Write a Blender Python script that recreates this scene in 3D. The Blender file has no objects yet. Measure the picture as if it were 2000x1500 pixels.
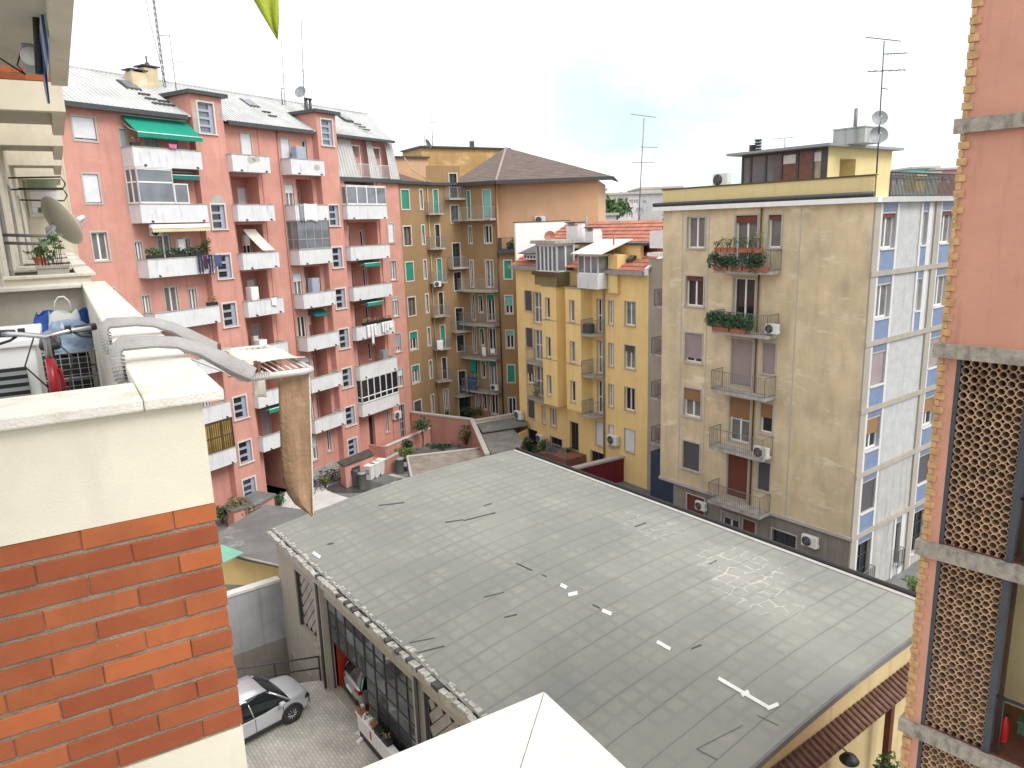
import bpy, bmesh, math, random
from mathutils import Vector, Matrix
R = math.radians
random.seed(7)
scene = bpy.context.scene
COL = scene.collection

# ------------------------------------------------------------------ camera
CAM_H, FPX, PITCH, ROLL = 17.5, 1433.6, R(12.391), R(1.834)
cd = bpy.data.cameras.new('camera'); cam = bpy.data.objects.new('camera', cd); COL.objects.link(cam)
cd.sensor_width = 36.0; cd.lens = 36.0 * FPX / 2000.0; cd.clip_start = 0.05; cd.clip_end = 3000
_cp, _sp = math.cos(PITCH), math.sin(PITCH)
FWD = Vector((0, _cp, -_sp)); _r0 = Vector((1, 0, 0)); _u0 = Vector((0, _sp, _cp))
RGT = math.cos(ROLL) * _r0 - math.sin(ROLL) * _u0
UPV = math.sin(ROLL) * _r0 + math.cos(ROLL) * _u0
cam.matrix_world = Matrix(((RGT.x, UPV.x, -FWD.x, 0), (RGT.y, UPV.y, -FWD.y, 0), (RGT.z, UPV.z, -FWD.z, CAM_H), (0, 0, 0, 1)))
scene.camera = cam
scene.render.resolution_x, scene.render.resolution_y = 1024, 768

# ------------------------------------------------------------------ sky and sun
SUN_AZ, SUN_EL = R(128), R(48)
w = bpy.data.worlds.new('World'); scene.world = w; w.use_nodes = True
nt = w.node_tree; nt.nodes.clear()
out = nt.nodes.new('ShaderNodeOutputWorld'); bg = nt.nodes.new('ShaderNodeBackground')
sky = nt.nodes.new('ShaderNodeTexSky'); sky.sky_type = 'NISHITA'; sky.sun_disc = False
sky.sun_elevation = SUN_EL; sky.sun_rotation = SUN_AZ
SKYLOC = (0.55, 0.2, 0.35)
tc = nt.nodes.new('ShaderNodeTexCoord'); mp = nt.nodes.new('ShaderNodeMapping')
mp.inputs['Scale'].default_value = (1.6, 1.0, 3.2); mp.inputs['Location'].default_value = SKYLOC
nz = nt.nodes.new('ShaderNodeTexNoise'); nz.inputs['Scale'].default_value = 2.3; nz.inputs['Detail'].default_value = 5
rp = nt.nodes.new('ShaderNodeValToRGB')
rp.color_ramp.elements[0].position = 0.36; rp.color_ramp.elements[0].color = (0.74, 0.74, 0.74, 1)
rp.color_ramp.elements[1].position = 0.55; rp.color_ramp.elements[1].color = (1, 1, 1, 1)
mx = nt.nodes.new('ShaderNodeMix'); mx.data_type = 'RGBA'
mx.inputs[7].default_value = (9.3, 9.45, 9.6, 1)       # bright overcast cloud
nt.links.new(tc.outputs['Generated'], mp.inputs['Vector']); nt.links.new(mp.outputs['Vector'], nz.inputs['Vector'])
nt.links.new(nz.outputs['Fac'], rp.inputs['Fac']); nt.links.new(rp.outputs['Color'], mx.inputs[0])
nt.links.new(sky.outputs['Color'], mx.inputs[6]); nt.links.new(mx.outputs[2], bg.inputs['Color'])
bg.inputs['Strength'].default_value = 0.1
# two thin places in the cloud where pale blue shows through
last = mx.outputs[2]
for x_, y_, c0_, c1_ in ((1300, 165, .975, 1.0), (1500, 215, .985, 1.0), (1790, 200, .978, 1.0), (1150, 215, .988, 1.002), (760, 40, .992, 1.003)):
    v_ = (FWD + (x_ - 1000) / FPX * RGT - (y_ - 750) / FPX * UPV).normalized()
    dp = nt.nodes.new('ShaderNodeVectorMath'); dp.operation = 'DOT_PRODUCT'; dp.inputs[1].default_value = v_; nt.links.new(tc.outputs['Generated'], dp.inputs[0])
    ad = nt.nodes.new('ShaderNodeMath'); ad.operation = 'MULTIPLY_ADD'; ad.inputs[1].default_value = .07; nt.links.new(nz.outputs['Fac'], ad.inputs[0]); nt.links.new(dp.outputs['Value'], ad.inputs[2])
    mr = nt.nodes.new('ShaderNodeMapRange'); mr.interpolation_type = 'SMOOTHSTEP'; mr.inputs[1].default_value = c0_ + .036; mr.inputs[2].default_value = c1_ + .040; mr.inputs[4].default_value = .5; nt.links.new(ad.outputs[0], mr.inputs[0])
    m_ = nt.nodes.new('ShaderNodeMix'); m_.data_type = 'RGBA'; m_.inputs[7].default_value = (3.7, 4.9, 5.3, 1); nt.links.new(mr.outputs[0], m_.inputs[0]); nt.links.new(last, m_.inputs[6]); last = m_.outputs[2]
nt.links.new(last, bg.inputs['Color'])
nt.links.new(bg.outputs['Background'], out.inputs['Surface'])
sd = bpy.data.lights.new('sun', 'SUN'); sd.energy = 1.5; sd.angle = R(28); sd.color = (1.0, 0.97, 0.92)
sun = bpy.data.objects.new('sun', sd); COL.objects.link(sun)
_sv = Vector((math.sin(SUN_AZ) * math.cos(SUN_EL), math.cos(SUN_AZ) * math.cos(SUN_EL), math.sin(SUN_EL)))
sun.rotation_euler = _sv.to_track_quat('Z', 'Y').to_euler()
scene.view_settings.view_transform = 'Standard'; scene.view_settings.look = 'None'
scene.view_settings.exposure = 0.76; scene.view_settings.gamma = 1.0

# ------------------------------------------------------------------ frames: u along a facade, d into it, z up
def ray(x, y):
    return FWD + (x - 1000) / FPX * RGT - (y - 750) / FPX * UPV
class Fr:
    def __init__(s, o, azdeg):
        a = R(azdeg); s.o = Vector((o[0], o[1], 0)); s.az = azdeg
        s.u = Vector((math.sin(a), math.cos(a), 0)); s.n = Vector((math.cos(a), -math.sin(a), 0))
        s.rot = math.pi / 2 - a
    def px(s, x, y, d=0.0):                 # where a sight line meets the plane at depth d
        r = ray(x, y); o = s.o - s.n * d; c = Vector((0, 0, CAM_H))
        t = s.n.dot(o - c) / s.n.dot(r); P = c + t * r
        return (P - o).dot(s.u), P.z
    def w(s, u, d, z):
        return s.o + s.u * u - s.n * d + Vector((0, 0, z))
    def pu(s, x, y, u):                     # meets the plane at fixed u -> (d, z)
        r = ray(x, y); o = s.o + s.u * u; c = Vector((0, 0, CAM_H))
        t = s.u.dot(o - c) / s.u.dot(r); P = c + t * r
        return -(P - o).dot(s.n), P.z
    def pz(s, x, y, z):                     # meets the level z -> (u, d)
        r = ray(x, y); t = (z - CAM_H) / r.z; P = Vector((0, 0, CAM_H)) + t * r - s.o
        return P.dot(s.u), -P.dot(s.n)
def gz(x, y, z):
    r = ray(x, y); t = (z - CAM_H) / r.z; return Vector((0, 0, CAM_H)) + t * r
def Z(ox, oy, s):
    return lambda X, Y: (ox + X / s, oy + Y / s)

# ------------------------------------------------------------------ mesh builder
class MB:
    def __init__(s): s.v = []; s.f = []; s.m = []; s.sm = []
    def face(s, pts, m=0, smooth=False):
        i = len(s.v); s.v += [tuple(p) for p in pts]; s.f.append(tuple(range(i, i + len(pts)))); s.m.append(m); s.sm.append(smooth); return s
    def mesh(s, verts, faces, m=0, smooth=False):
        i = len(s.v); s.v += [tuple(p) for p in verts]
        for f in faces: s.f.append(tuple(i + k for k in f)); s.m.append(m); s.sm.append(smooth)
        return s
    def box(s, a0, a1, b0, b1, c0, c1, m=0, rz=0.0, tilt=None):
        if a0 > a1: a0, a1 = a1, a0
        if b0 > b1: b0, b1 = b1, b0
        if c0 > c1: c0, c1 = c1, c0
        vs = [Vector((x, y, z)) for z in (c0, c1) for y in (b0, b1) for x in (a0, a1)]
        if rz or tilt:
            c = Vector(((a0 + a1) / 2, (b0 + b1) / 2, (c0 + c1) / 2))
            M = Matrix.Rotation(rz, 3, 'Z')
            if tilt: M = M @ Matrix.Rotation(tilt[1], 3, tilt[0])
            vs = [c + M @ (p - c) for p in vs]
        return s.mesh(vs, [(0, 2, 3, 1), (4, 5, 7, 6), (0, 1, 5, 4), (2, 6, 7, 3), (0, 4, 6, 2), (1, 3, 7, 5)], m)
    def cbox(s, a0, a1, b0, b1, c0, c1, r=0.02, m=0):         # box with chamfered edges
        bm = bmesh.new(); bmesh.ops.create_cube(bm, size=1)
        for v in bm.verts: v.co = Vector((a0 + (v.co.x + .5) * (a1 - a0), b0 + (v.co.y + .5) * (b1 - b0), c0 + (v.co.z + .5) * (c1 - c0)))
        bmesh.ops.bevel(bm, geom=list(bm.edges), offset=r, segments=2, affect='EDGES', profile=.5)
        return s.bm(bm, m)
    def bm(s, bm, m=0, smooth=False):
        bm.verts.index_update()
        s.mesh([v.co.copy() for v in bm.verts], [[v.index for v in f.verts] for f in bm.faces], m, smooth); bm.free(); return s
    def prism(s, pts, h, m=0):                               # pts: 3D polygon, extruded by vector h
        h = Vector(h); n = len(pts); P = [Vector(p) for p in pts]; Q = [p + h for p in P]
        return s.mesh(P + Q, [tuple(range(n))[::-1], tuple(range(n, 2 * n))] + [(i, (i + 1) % n, n + (i + 1) % n, n + i) for i in range(n)], m)
    def tube(s, pts, r, n=6, m=0, cap=True, smooth=True):
        P = [Vector(p) for p in pts]; k = len(P); rr = r if isinstance(r, (list, tuple)) else [r] * k
        base = len(s.v); prev = None
        for i in range(k):
            t = (P[min(i + 1, k - 1)] - P[max(i - 1, 0)])
            if t.length < 1e-9: t = Vector((0, 0, 1))
            t.normalize()
            a = prev - t * prev.dot(t) if prev is not None else t.orthogonal()
            if a.length < 1e-6: a = t.orthogonal()
            a.normalize(); prev = a; b = t.cross(a)
            for j in range(n):
                q = 2 * math.pi * j / n; s.v.append(tuple(P[i] + rr[i] * (math.cos(q) * a + math.sin(q) * b)))
        for i in range(k - 1):
            for j in range(n):
                s.f.append((base + i * n + j, base + i * n + (j + 1) % n, base + (i + 1) * n + (j + 1) % n, base + (i + 1) * n + j)); s.m.append(m); s.sm.append(smooth)
        if cap:
            s.f.append(tuple(base + j for j in range(n))[::-1]); s.f.append(tuple(base + (k - 1) * n + j for j in range(n))); s.m += [m, m]; s.sm += [False, False]
        return s
    def lathe(s, prof, c=(0, 0, 0), n=16, m=0, axis='Z', smooth=True, cap=True):
        c = Vector(c); base = len(s.v)
        for r, h in prof:
            for j in range(n):
                q = 2 * math.pi * j / n; x, y = r * math.cos(q), r * math.sin(q)
                s.v.append(tuple(c + (Vector((x, y, h)) if axis == 'Z' else Vector((h, x, y)) if axis == 'X' else Vector((x, h, y)))))
        for i in range(len(prof) - 1):
            for j in range(n):
                s.f.append((base + i * n + j, base + i * n + (j + 1) % n, base + (i + 1) * n + (j + 1) % n, base + (i + 1) * n + j)); s.m.append(m); s.sm.append(smooth)
        if cap:
            for i in (0, len(prof) - 1):
                if prof[i][0] > 1e-4: s.f.append(tuple(base + i * n + j for j in range(n))); s.m.append(m); s.sm.append(False)
        return s
    def grid(s, P, m=0, smooth=True):                        # P[i][j] points
        a, b = len(P), len(P[0])
        return s.mesh([p for row in P for p in row], [(i * b + j, i * b + j + 1, (i + 1) * b + j + 1, (i + 1) * b + j) for i in range(a - 1) for j in range(b - 1)], m, smooth)
    def leaves(s, c, rad, n, size, m=0, rnd=None, flat=0.0, shell=0.35):
        g = rnd or random; c = Vector(c)
        for _ in range(n):
            while True:
                p = Vector((g.uniform(-1, 1), g.uniform(-1, 1), g.uniform(-1, 1)))
                if shell * shell < p.length_squared <= 1: break
            q = c + Vector((p.x * rad[0], p.y * rad[1], p.z * rad[2]))
            a = Vector((g.gauss(0, 1), g.gauss(0, 1), g.gauss(0, 1) * (1 - flat))).normalized()
            b = a.cross(Vector((g.gauss(0, 1), g.gauss(0, 1), g.gauss(0, 1))))
            if b.length < 1e-4: continue
            b.normalize(); k = size * g.uniform(.6, 1.3)
            s.face([q - a * k, q + b * k * .45 + a * .1 * k, q + a * k, q - b * k * .45 + a * .1 * k], m)
        return s
    def build(s, name, mats, parent=None, loc=None, rz=0.0, recalc=False):
        me = bpy.data.meshes.new(name); me.from_pydata(s.v, [], s.f)
        if not isinstance(mats, (list, tuple)): mats = [mats]
        for q in mats: me.materials.append(q)
        me.polygons.foreach_set('material_index', s.m); me.polygons.foreach_set('use_smooth', s.sm)
        if recalc:
            bm = bmesh.new(); bm.from_mesh(me); bmesh.ops.remove_doubles(bm, verts=bm.verts, dist=1e-5); bmesh.ops.recalc_face_normals(bm, faces=bm.faces); bm.to_mesh(me); bm.free()
        me.update()
        o = bpy.data.objects.new(name, me); COL.objects.link(o)
        if parent: o.parent = parent
        if loc is not None: o.location = loc
        if rz: o.rotation_euler = (0, 0, rz)
        return o
def tag(o, label, cat, group=None, kind=None):
    if label: o['label'] = label
    if cat: o['category'] = cat
    if group: o['group'] = group
    if kind: o['kind'] = kind
    return o
def thing(name, label, cat, loc=(0, 0, 0), rz=0.0, group=None, fr=None):
    o = bpy.data.objects.new(name, None); COL.objects.link(o); o.empty_display_size = .3
    if fr: o.location = fr.o; o.rotation_euler = (0, 0, fr.rot)
    else: o.location = loc; o.rotation_euler = (0, 0, rz)
    return tag(o, label, cat, group)
def copy_tree(o, parent=None):
    c = o.copy(); COL.objects.link(c)
    if parent: c.parent = parent
    for ch in [q for q in bpy.data.objects if q.parent == o]: copy_tree(ch, c)
    return c
def structure(o): o['kind'] = 'structure'; return o

# ------------------------------------------------------------------ materials
def _mat(name):
    m = bpy.data.materials.new(name); m.use_nodes = True; n = m.node_tree; b = n.nodes['Principled BSDF']; return m, n, b
def rgb(c): return (c[0], c[1], c[2], 1)
def flat(name, c, rough=.6, metal=0.0, spec=.5, var=0.0, scale=4.0, emit=None):
    m, n, b = _mat(name); b.inputs['Roughness'].default_value = rough; b.inputs['Metallic'].default_value = metal
    b.inputs['Specular IOR Level'].default_value = spec; b.inputs['Base Color'].default_value = rgb(c)
    if var:
        t = n.nodes.new('ShaderNodeTexCoord'); z = n.nodes.new('ShaderNodeTexNoise'); z.inputs['Scale'].default_value = scale; z.inputs['Detail'].default_value = 4
        h = n.nodes.new('ShaderNodeMapRange'); h.inputs[1].default_value = .3; h.inputs[2].default_value = .7; h.inputs[3].default_value = 1 - var; h.inputs[4].default_value = 1 + var * .6
        q = n.nodes.new('ShaderNodeMix'); q.data_type = 'RGBA'; q.blend_type = 'MULTIPLY'; q.inputs[0].default_value = 1; q.inputs[6].default_value = rgb(c)
        n.links.new(t.outputs['Object'], z.inputs['Vector']); n.links.new(z.outputs['Fac'], h.inputs[0])
        n.links.new(h.outputs[0], q.inputs[7]); n.links.new(q.outputs[2], b.inputs['Base Color'])
    return m
def plaster(name, c, dirt=None, var=.16, scale=.7, streak=.35, rough=.92, bump=.25, bscale=30.0, thr=.52, light=None, lthr=.6, sx=2.2, sz=.16):
    m, n, b = _mat(name); L = n.links.new; b.inputs['Roughness'].default_value = rough; b.inputs['Specular IOR Level'].default_value = .25
    t = n.nodes.new('ShaderNodeTexCoord')
    z = n.nodes.new('ShaderNodeTexNoise'); z.inputs['Scale'].default_value = scale; z.inputs['Detail'].default_value = 7; z.inputs['Roughness'].default_value = .62
    L(t.outputs['Object'], z.inputs['Vector'])
    h = n.nodes.new('ShaderNodeMapRange'); h.inputs[1].default_value = .3; h.inputs[2].default_value = .7; h.inputs[3].default_value = 1 - var; h.inputs[4].default_value = 1 + var * .5
    L(z.outputs['Fac'], h.inputs[0])
    q = n.nodes.new('ShaderNodeMix'); q.data_type = 'RGBA'; q.blend_type = 'MULTIPLY'; q.inputs[0].default_value = 1; q.inputs[6].default_value = rgb(c); L(h.outputs[0], q.inputs[7])
    mp = n.nodes.new('ShaderNodeMapping'); mp.inputs['Scale'].default_value = (sx, sx, sz); L(t.outputs['Object'], mp.inputs['Vector'])
    s = n.nodes.new('ShaderNodeTexNoise'); s.inputs['Scale'].default_value = 1.6; s.inputs['Detail'].default_value = 6; L(mp.outputs['Vector'], s.inputs['Vector'])
    k = n.nodes.new('ShaderNodeMapRange'); k.inputs[1].default_value = thr; k.inputs[2].default_value = thr + .2; k.inputs[3].default_value = 0; k.inputs[4].default_value = streak; L(s.outputs['Fac'], k.inputs[0])
    x = n.nodes.new('ShaderNodeMix'); x.data_type = 'RGBA'; L(k.outputs[0], x.inputs[0]); L(q.outputs[2], x.inputs[6]); x.inputs[7].default_value = rgb(dirt or [v * .5 for v in c])
    last = x
    if light:
        mp2 = n.nodes.new('ShaderNodeMapping'); mp2.inputs['Scale'].default_value = (.5, .5, 1.3); L(t.outputs['Object'], mp2.inputs['Vector'])
        z2 = n.nodes.new('ShaderNodeTexNoise'); z2.inputs['Scale'].default_value = 1.1; z2.inputs['Detail'].default_value = 8; z2.inputs['Roughness'].default_value = .7; L(mp2.outputs['Vector'], z2.inputs['Vector'])
        k2 = n.nodes.new('ShaderNodeMapRange'); k2.inputs[1].default_value = lthr; k2.inputs[2].default_value = lthr + .12; L(z2.outputs['Fac'], k2.inputs[0])
        x2 = n.nodes.new('ShaderNodeMix'); x2.data_type = 'RGBA'; L(k2.outputs[0], x2.inputs[0]); L(x.outputs[2], x2.inputs[6]); x2.inputs[7].default_value = rgb(light); last = x2
    L(last.outputs[2], b.inputs['Base Color'])
    if bump:
        z3 = n.nodes.new('ShaderNodeTexNoise'); z3.inputs['Scale'].default_value = bscale; z3.inputs['Detail'].default_value = 4; L(t.outputs['Object'], z3.inputs['Vector'])
        bp = n.nodes.new('ShaderNodeBump'); bp.inputs['Strength'].default_value = bump; bp.inputs['Distance'].default_value = .02; L(z3.outputs['Fac'], bp.inputs['Height']); L(bp.outputs['Normal'], b.inputs['Normal'])
    return m
def striped(name, c1, c2, scale, axis='X', rough=.8, bump=0.0, width=.5, detail=0.0, var=.1):
    m, n, b = _mat(name); L = n.links.new; b.inputs['Roughness'].default_value = rough
    t = n.nodes.new('ShaderNodeTexCoord'); wv = n.nodes.new('ShaderNodeTexWave'); wv.bands_direction = axis; wv.inputs['Scale'].default_value = scale; wv.inputs['Distortion'].default_value = detail; wv.inputs['Detail'].default_value = 2
    L(t.outputs['Object'], wv.inputs['Vector'])
    k = n.nodes.new('ShaderNodeMapRange'); k.inputs[1].default_value = width - .15; k.inputs[2].default_value = width + .15; L(wv.outputs['Fac'], k.inputs[0])
    x = n.nodes.new('ShaderNodeMix'); x.data_type = 'RGBA'; L(k.outputs[0], x.inputs[0]); x.inputs[6].default_value = rgb(c1); x.inputs[7].default_value = rgb(c2)
    z = n.nodes.new('ShaderNodeTexNoise'); z.inputs['Scale'].default_value = 1.3; z.inputs['Detail'].default_value = 6; L(t.outputs['Object'], z.inputs['Vector'])
    h = n.nodes.new('ShaderNodeMapRange'); h.inputs[1].default_value = .3; h.inputs[2].default_value = .7; h.inputs[3].default_value = 1 - var; h.inputs[4].default_value = 1 + var * .5; L(z.outputs['Fac'], h.inputs[0])
    q = n.nodes.new('ShaderNodeMix'); q.data_type = 'RGBA'; q.blend_type = 'MULTIPLY'; q.inputs[0].default_value = 1; L(x.outputs[2], q.inputs[6]); L(h.outputs[0], q.inputs[7]); L(q.outputs[2], b.inputs['Base Color'])
    if bump:
        bp = n.nodes.new('ShaderNodeBump'); bp.inputs['Strength'].default_value = bump; bp.inputs['Distance'].default_value = .03; L(wv.outputs['Fac'], bp.inputs['Height']); L(bp.outputs['Normal'], b.inputs['Normal'])
    return m
def foliage(name, c1, c2, scale=1.5):
    m, n, b = _mat(name); L = n.links.new; b.inputs['Roughness'].default_value = .55
    g = n.nodes.new('ShaderNodeNewGeometry'); z = n.nodes.new('ShaderNodeTexNoise'); z.inputs['Scale'].default_value = scale * 4; L(g.outputs['Position'], z.inputs['Vector'])
    k = n.nodes.new('ShaderNodeMapRange'); k.inputs[1].default_value = .35; k.inputs[2].default_value = .65; L(z.outputs['Fac'], k.inputs[0])
    x = n.nodes.new('ShaderNodeMix'); x.data_type = 'RGBA'; L(k.outputs[0], x.inputs[0]); x.inputs[6].default_value = rgb(c1); x.inputs[7].default_value = rgb(c2); L(x.outputs[2], b.inputs['Base Color'])
    b.inputs['Subsurface Weight'].default_value = 0
    return m
M = {}
M['pink'] = plaster('pink_plaster', (.60, .30, .243), dirt=(.42, .22, .185), var=.15, streak=.6, light=(.70, .37, .29), lthr=.62)
M['pink_shade'] = plaster('pink_plaster_shade', (.48, .235, .19), dirt=(.37, .18, .15), var=.12)  # darker copy of the pink: loggia shade put into the colour; pipes, terrace share it
M['pwhite'] = plaster('white_parapet', (.665, .675, .69), dirt=(.33, .315, .29), var=.09, scale=1.5, streak=.5, thr=.57, sx=3.5, sz=.5)
M['trim'] = plaster('stone_trim', (.47, .445, .415), var=.12, scale=3, streak=.3)
M['trimw'] = plaster('white_trim', (.62, .60, .575), var=.10, scale=3, streak=.25)
M['bluegrey'] = flat('blue_grey_metal', (.33, .38, .47), .5, var=.12)
M['glass'] = flat('dark_glass', (.022, .025, .03), .06, spec=.7)
M['glassl'] = flat('pale_glass', (.16, .18, .20), .06, spec=.8, var=.35, scale=.8)
M['curtain'] = striped('curtain_behind_glass', (.06, .06, .06), (.30, .30, .29), 5.5, 'X', .25, var=.25, detail=.6)
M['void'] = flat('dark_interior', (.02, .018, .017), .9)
M['white'] = flat('white_paint', (.80, .80, .78), .45, var=.06)
M['shut_grey'] = striped('grey_roller_shutter', (.33, .33, .36), (.42, .42, .45), 9, 'Z', .6, .4)
M['shut_white'] = striped('pale_roller_shutter', (.66, .67, .70), (.76, .77, .79), 9, 'Z', .6, .3)
M['shut_green'] = striped('green_roller_shutter', (.012, .24, .155), (.02, .30, .20), 9, 'Z', .6, .3)
M['shut_mint'] = striped('mint_roller_shutter', (.16, .45, .40), (.20, .52, .46), 9, 'Z', .6, .3)
M['shut_dark'] = striped('dark_roller_shutter', (.065, .062, .07), (.10, .095, .105), 9, 'Z', .6, .3)
M['shut_mauve'] = striped('mauve_roller_shutter', (.30, .235, .235), (.35, .28, .28), 9, 'Z', .6, .3)
M['shut_wood'] = striped('wooden_roller_shutter', (.25, .13, .055), (.32, .17, .08), 9, 'Z', .6, .3)
M['shut_red'] = striped('red_brown_roller_shutter', (.13, .035, .02), (.18, .05, .03), 9, 'Z', .6, .3)
M['metalroof'] = striped('corrugated_metal', (.40, .40, .39), (.55, .55, .54), 2.0, 'X', .5, .8, var=.22)
M['gutter'] = flat('dark_gutter_metal', (.05, .053, .057), .45, var=.15)
M['rail'] = flat('grey_rail_paint', (.17, .17, .17), .5)
M['railg'] = flat('galvanised_rail', (.30, .31, .32), .45, var=.1)
M['concrete'] = plaster('weathered_concrete', (.42, .40, .36), dirt=(.12, .11, .10), var=.22, scale=2.5, streak=.55, thr=.5, bump=.4)
M['ochre'] = plaster('ochre_plaster', (.325, .212, .108), dirt=(.235, .15, .078), var=.10, streak=.45)
M['ochre_light'] = plaster('orange_plaster', (.60, .385, .235), dirt=(.48, .30, .18), var=.08, streak=.3)
M['yellow'] = plaster('yellow_plaster', (.84, .62, .275), dirt=(.60, .44, .21), var=.08, streak=.4)
M['yellow2'] = plaster('yellow_parapet', (.68, .56, .29), dirt=(.5, .36, .14), var=.06, streak=.2)
M['pale'] = plaster('stained_beige_plaster', (.66, .54, .355), dirt=(.38, .315, .22), var=.24, scale=.5, streak=.5, thr=.5, light=(.77, .66, .48), lthr=.55, bump=.35, sx=.9, sz=.28)
M['greyplaster'] = plaster('grey_base_plaster', (.27, .245, .215), dirt=(.12, .11, .10), var=.18, streak=.5)
M['whiterough'] = plaster('white_roughcast', (.475, .475, .47), dirt=(.25, .245, .235), var=.16, scale=2, streak=.3, bump=1.0, bscale=12)
M['greyrough'] = plaster('grey_roughcast', (.44, .43, .41), dirt=(.18, .17, .16), var=.14, scale=2, streak=.5, bump=1.0, bscale=12)
M['bluepanel'] = flat('blue_panel', (.17, .23, .36), .5, var=.14, scale=2)
M['bluedark'] = flat('slate_blue_panel', (.16, .20, .29), .5, var=.14, scale=2)
M['pier'] = plaster('grey_render_pier', (.38, .345, .29), var=.10, streak=.3)
M['green'] = plaster('green_awning_cloth', (.015, .27, .185), dirt=(.01, .18, .12), var=.10, streak=.3, bump=0)
M['greend'] = flat('dark_green_cloth', (.012, .16, .14), .8, var=.1)
M['bark'] = flat('bark', (.10, .07, .045), .9, var=.3, scale=8)
M['leaf'] = foliage('green_leaves', (.035, .085, .025), (.085, .155, .05))
M['leafd'] = foliage('dark_leaves', (.018, .055, .022), (.04, .10, .04))
M['leafl'] = foliage('light_leaves', (.09, .15, .03), (.17, .24, .06))
M['leafdry'] = foliage('dry_leaves', (.16, .14, .06), (.26, .21, .10))
M['terra'] = flat('terracotta_pot', (.36, .12, .065), .8, var=.15)
M['black'] = flat('black_plastic', (.02, .02, .022), .5)
M['rubber'] = flat('black_rubber', (.025, .025, .025), .85)
M['steel'] = flat('bright_steel', (.55, .56, .57), .3, .8)
M['dishgrey'] = flat('pale_grey_dish', (.26, .275, .285), .5, var=.06)
M['acwhite'] = flat('off_white_casing', (.70, .70, .67), .5, var=.06)
M['acgrille'] = striped('fan_grille_grey', (.10, .10, .10), (.34, .34, .34), 14, 'Z', .5)
M['antenna'] = flat('antenna_grey', (.09, .09, .09), .5, .3)
M['antlight'] = flat('antenna_pale', (.20, .20, .20), .5, .2)
# ------------------------------------------------------------------ ground, courts and yard
GA = Fr((-7.8, 25.94), 143.5)            # the garage: u runs towards the viewer along its glazed front, d across the roof
def gaw(u, d, z): return GA.w(u, d, z)
M['asphalt'] = plaster('worn_asphalt', (.19, .19, .185), dirt=(.10, .10, .10), var=.25, scale=.6, streak=.35, sx=.6, sz=.6, light=(.36, .36, .35), lthr=.60, bump=.3)
M['palecon'] = plaster('pale_concrete_paving', (.60, .59, .56), dirt=(.38, .37, .35), var=.14, scale=.8, streak=.4, sx=.8, sz=.8)
def paver():
    m, n, b = _mat('block_paving'); L = n.links.new; t = n.nodes.new('ShaderNodeTexCoord'); k = n.nodes.new('ShaderNodeTexBrick'); k.inputs['Scale'].default_value = 1
    k.inputs['Brick Width'].default_value = .24; k.inputs['Row Height'].default_value = .12; k.inputs['Mortar Size'].default_value = .010; k.inputs['Color1'].default_value = (.43, .41, .37, 1); k.inputs['Color2'].default_value = (.51, .49, .44, 1); k.inputs['Mortar'].default_value = (.29, .275, .245, 1)
    L(t.outputs['Object'], k.inputs['Vector']); z = n.nodes.new('ShaderNodeTexNoise'); z.inputs['Scale'].default_value = .9; z.inputs['Detail'].default_value = 6; L(t.outputs['Object'], z.inputs['Vector'])
    h = n.nodes.new('ShaderNodeMapRange'); h.inputs[1].default_value = .3; h.inputs[2].default_value = .7; h.inputs[3].default_value = .74; h.inputs[4].default_value = 1.1; L(z.outputs['Fac'], h.inputs[0])
    q = n.nodes.new('ShaderNodeMix'); q.data_type = 'RGBA'; q.blend_type = 'MULTIPLY'; q.inputs[0].default_value = 1; L(k.outputs['Color'], q.inputs[6]); L(h.outputs[0], q.inputs[7]); L(q.outputs[2], b.inputs['Base Color']); b.inputs['Roughness'].default_value = .9; return m
M['paver'] = paver()
structure(MB().face([(-900, -900, -3), (900, -900, -3), (900, 900, -3), (-900, 900, -3)]).build('ground', M['asphalt']))
UG = -4.28
t = MB(); t.box(-60, UG - .02, -40, 60, -2.9, -.9); t.box(UG - .02, 40, .3, 60, -2.9, -.9); structure(t.build('courtyard', M['asphalt'], loc=GA.o, rz=GA.rot))
t = MB(); t.prism([(-.12, 0, -2.9), (40, 0, -2.9), (40, -24, -2.9), (-11, -24, -2.9), (-1.55, -3.1, -2.9)], (0, 0, 2.9)); structure(t.build('yard', M['paver'], loc=GA.o, rz=GA.rot, recalc=True))
t = MB()
def patch(pts, z, name, mat):
    k = MB(); k.face([gz(*p, z) for p in pts]); return structure(k.build(name, M[mat]))
g6 = Z(600, 780, 5.5555)
patch([(545, 1012), (556, 962), (640, 948), g6(260, 1010), g6(480, 1080), g6(800, 960), g6(960, 880), g6(1000, 960), (705, 985), (640, 1020), (600, 1040)], -.894, 'pavement_patch', 'palecon')
patch([g6(880, 820), g6(930, 810), g6(1110, 850), g6(1110, 880)], -.894, 'pavement_patch', 'palecon')
k = MB(); c = gz(*g6(520, 950), -.888); k.face([c + Vector((2.1 * math.cos(q * .3) , 1.25 * math.sin(q * .3), 0)) for q in range(21)]); M['wet'] = flat('wet_asphalt', (.07, .07, .068), .35, var=.2, scale=1); structure(k.build('wet_patch', M['wet']))
k = MB(); k.box(.66, 4.6, -.02, .35, .001, .03); k.box(-.1, .66, -.02, .0, 0, .03); structure(k.build('door_threshold', M['pier'], loc=GA.o, rz=GA.rot))
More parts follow.
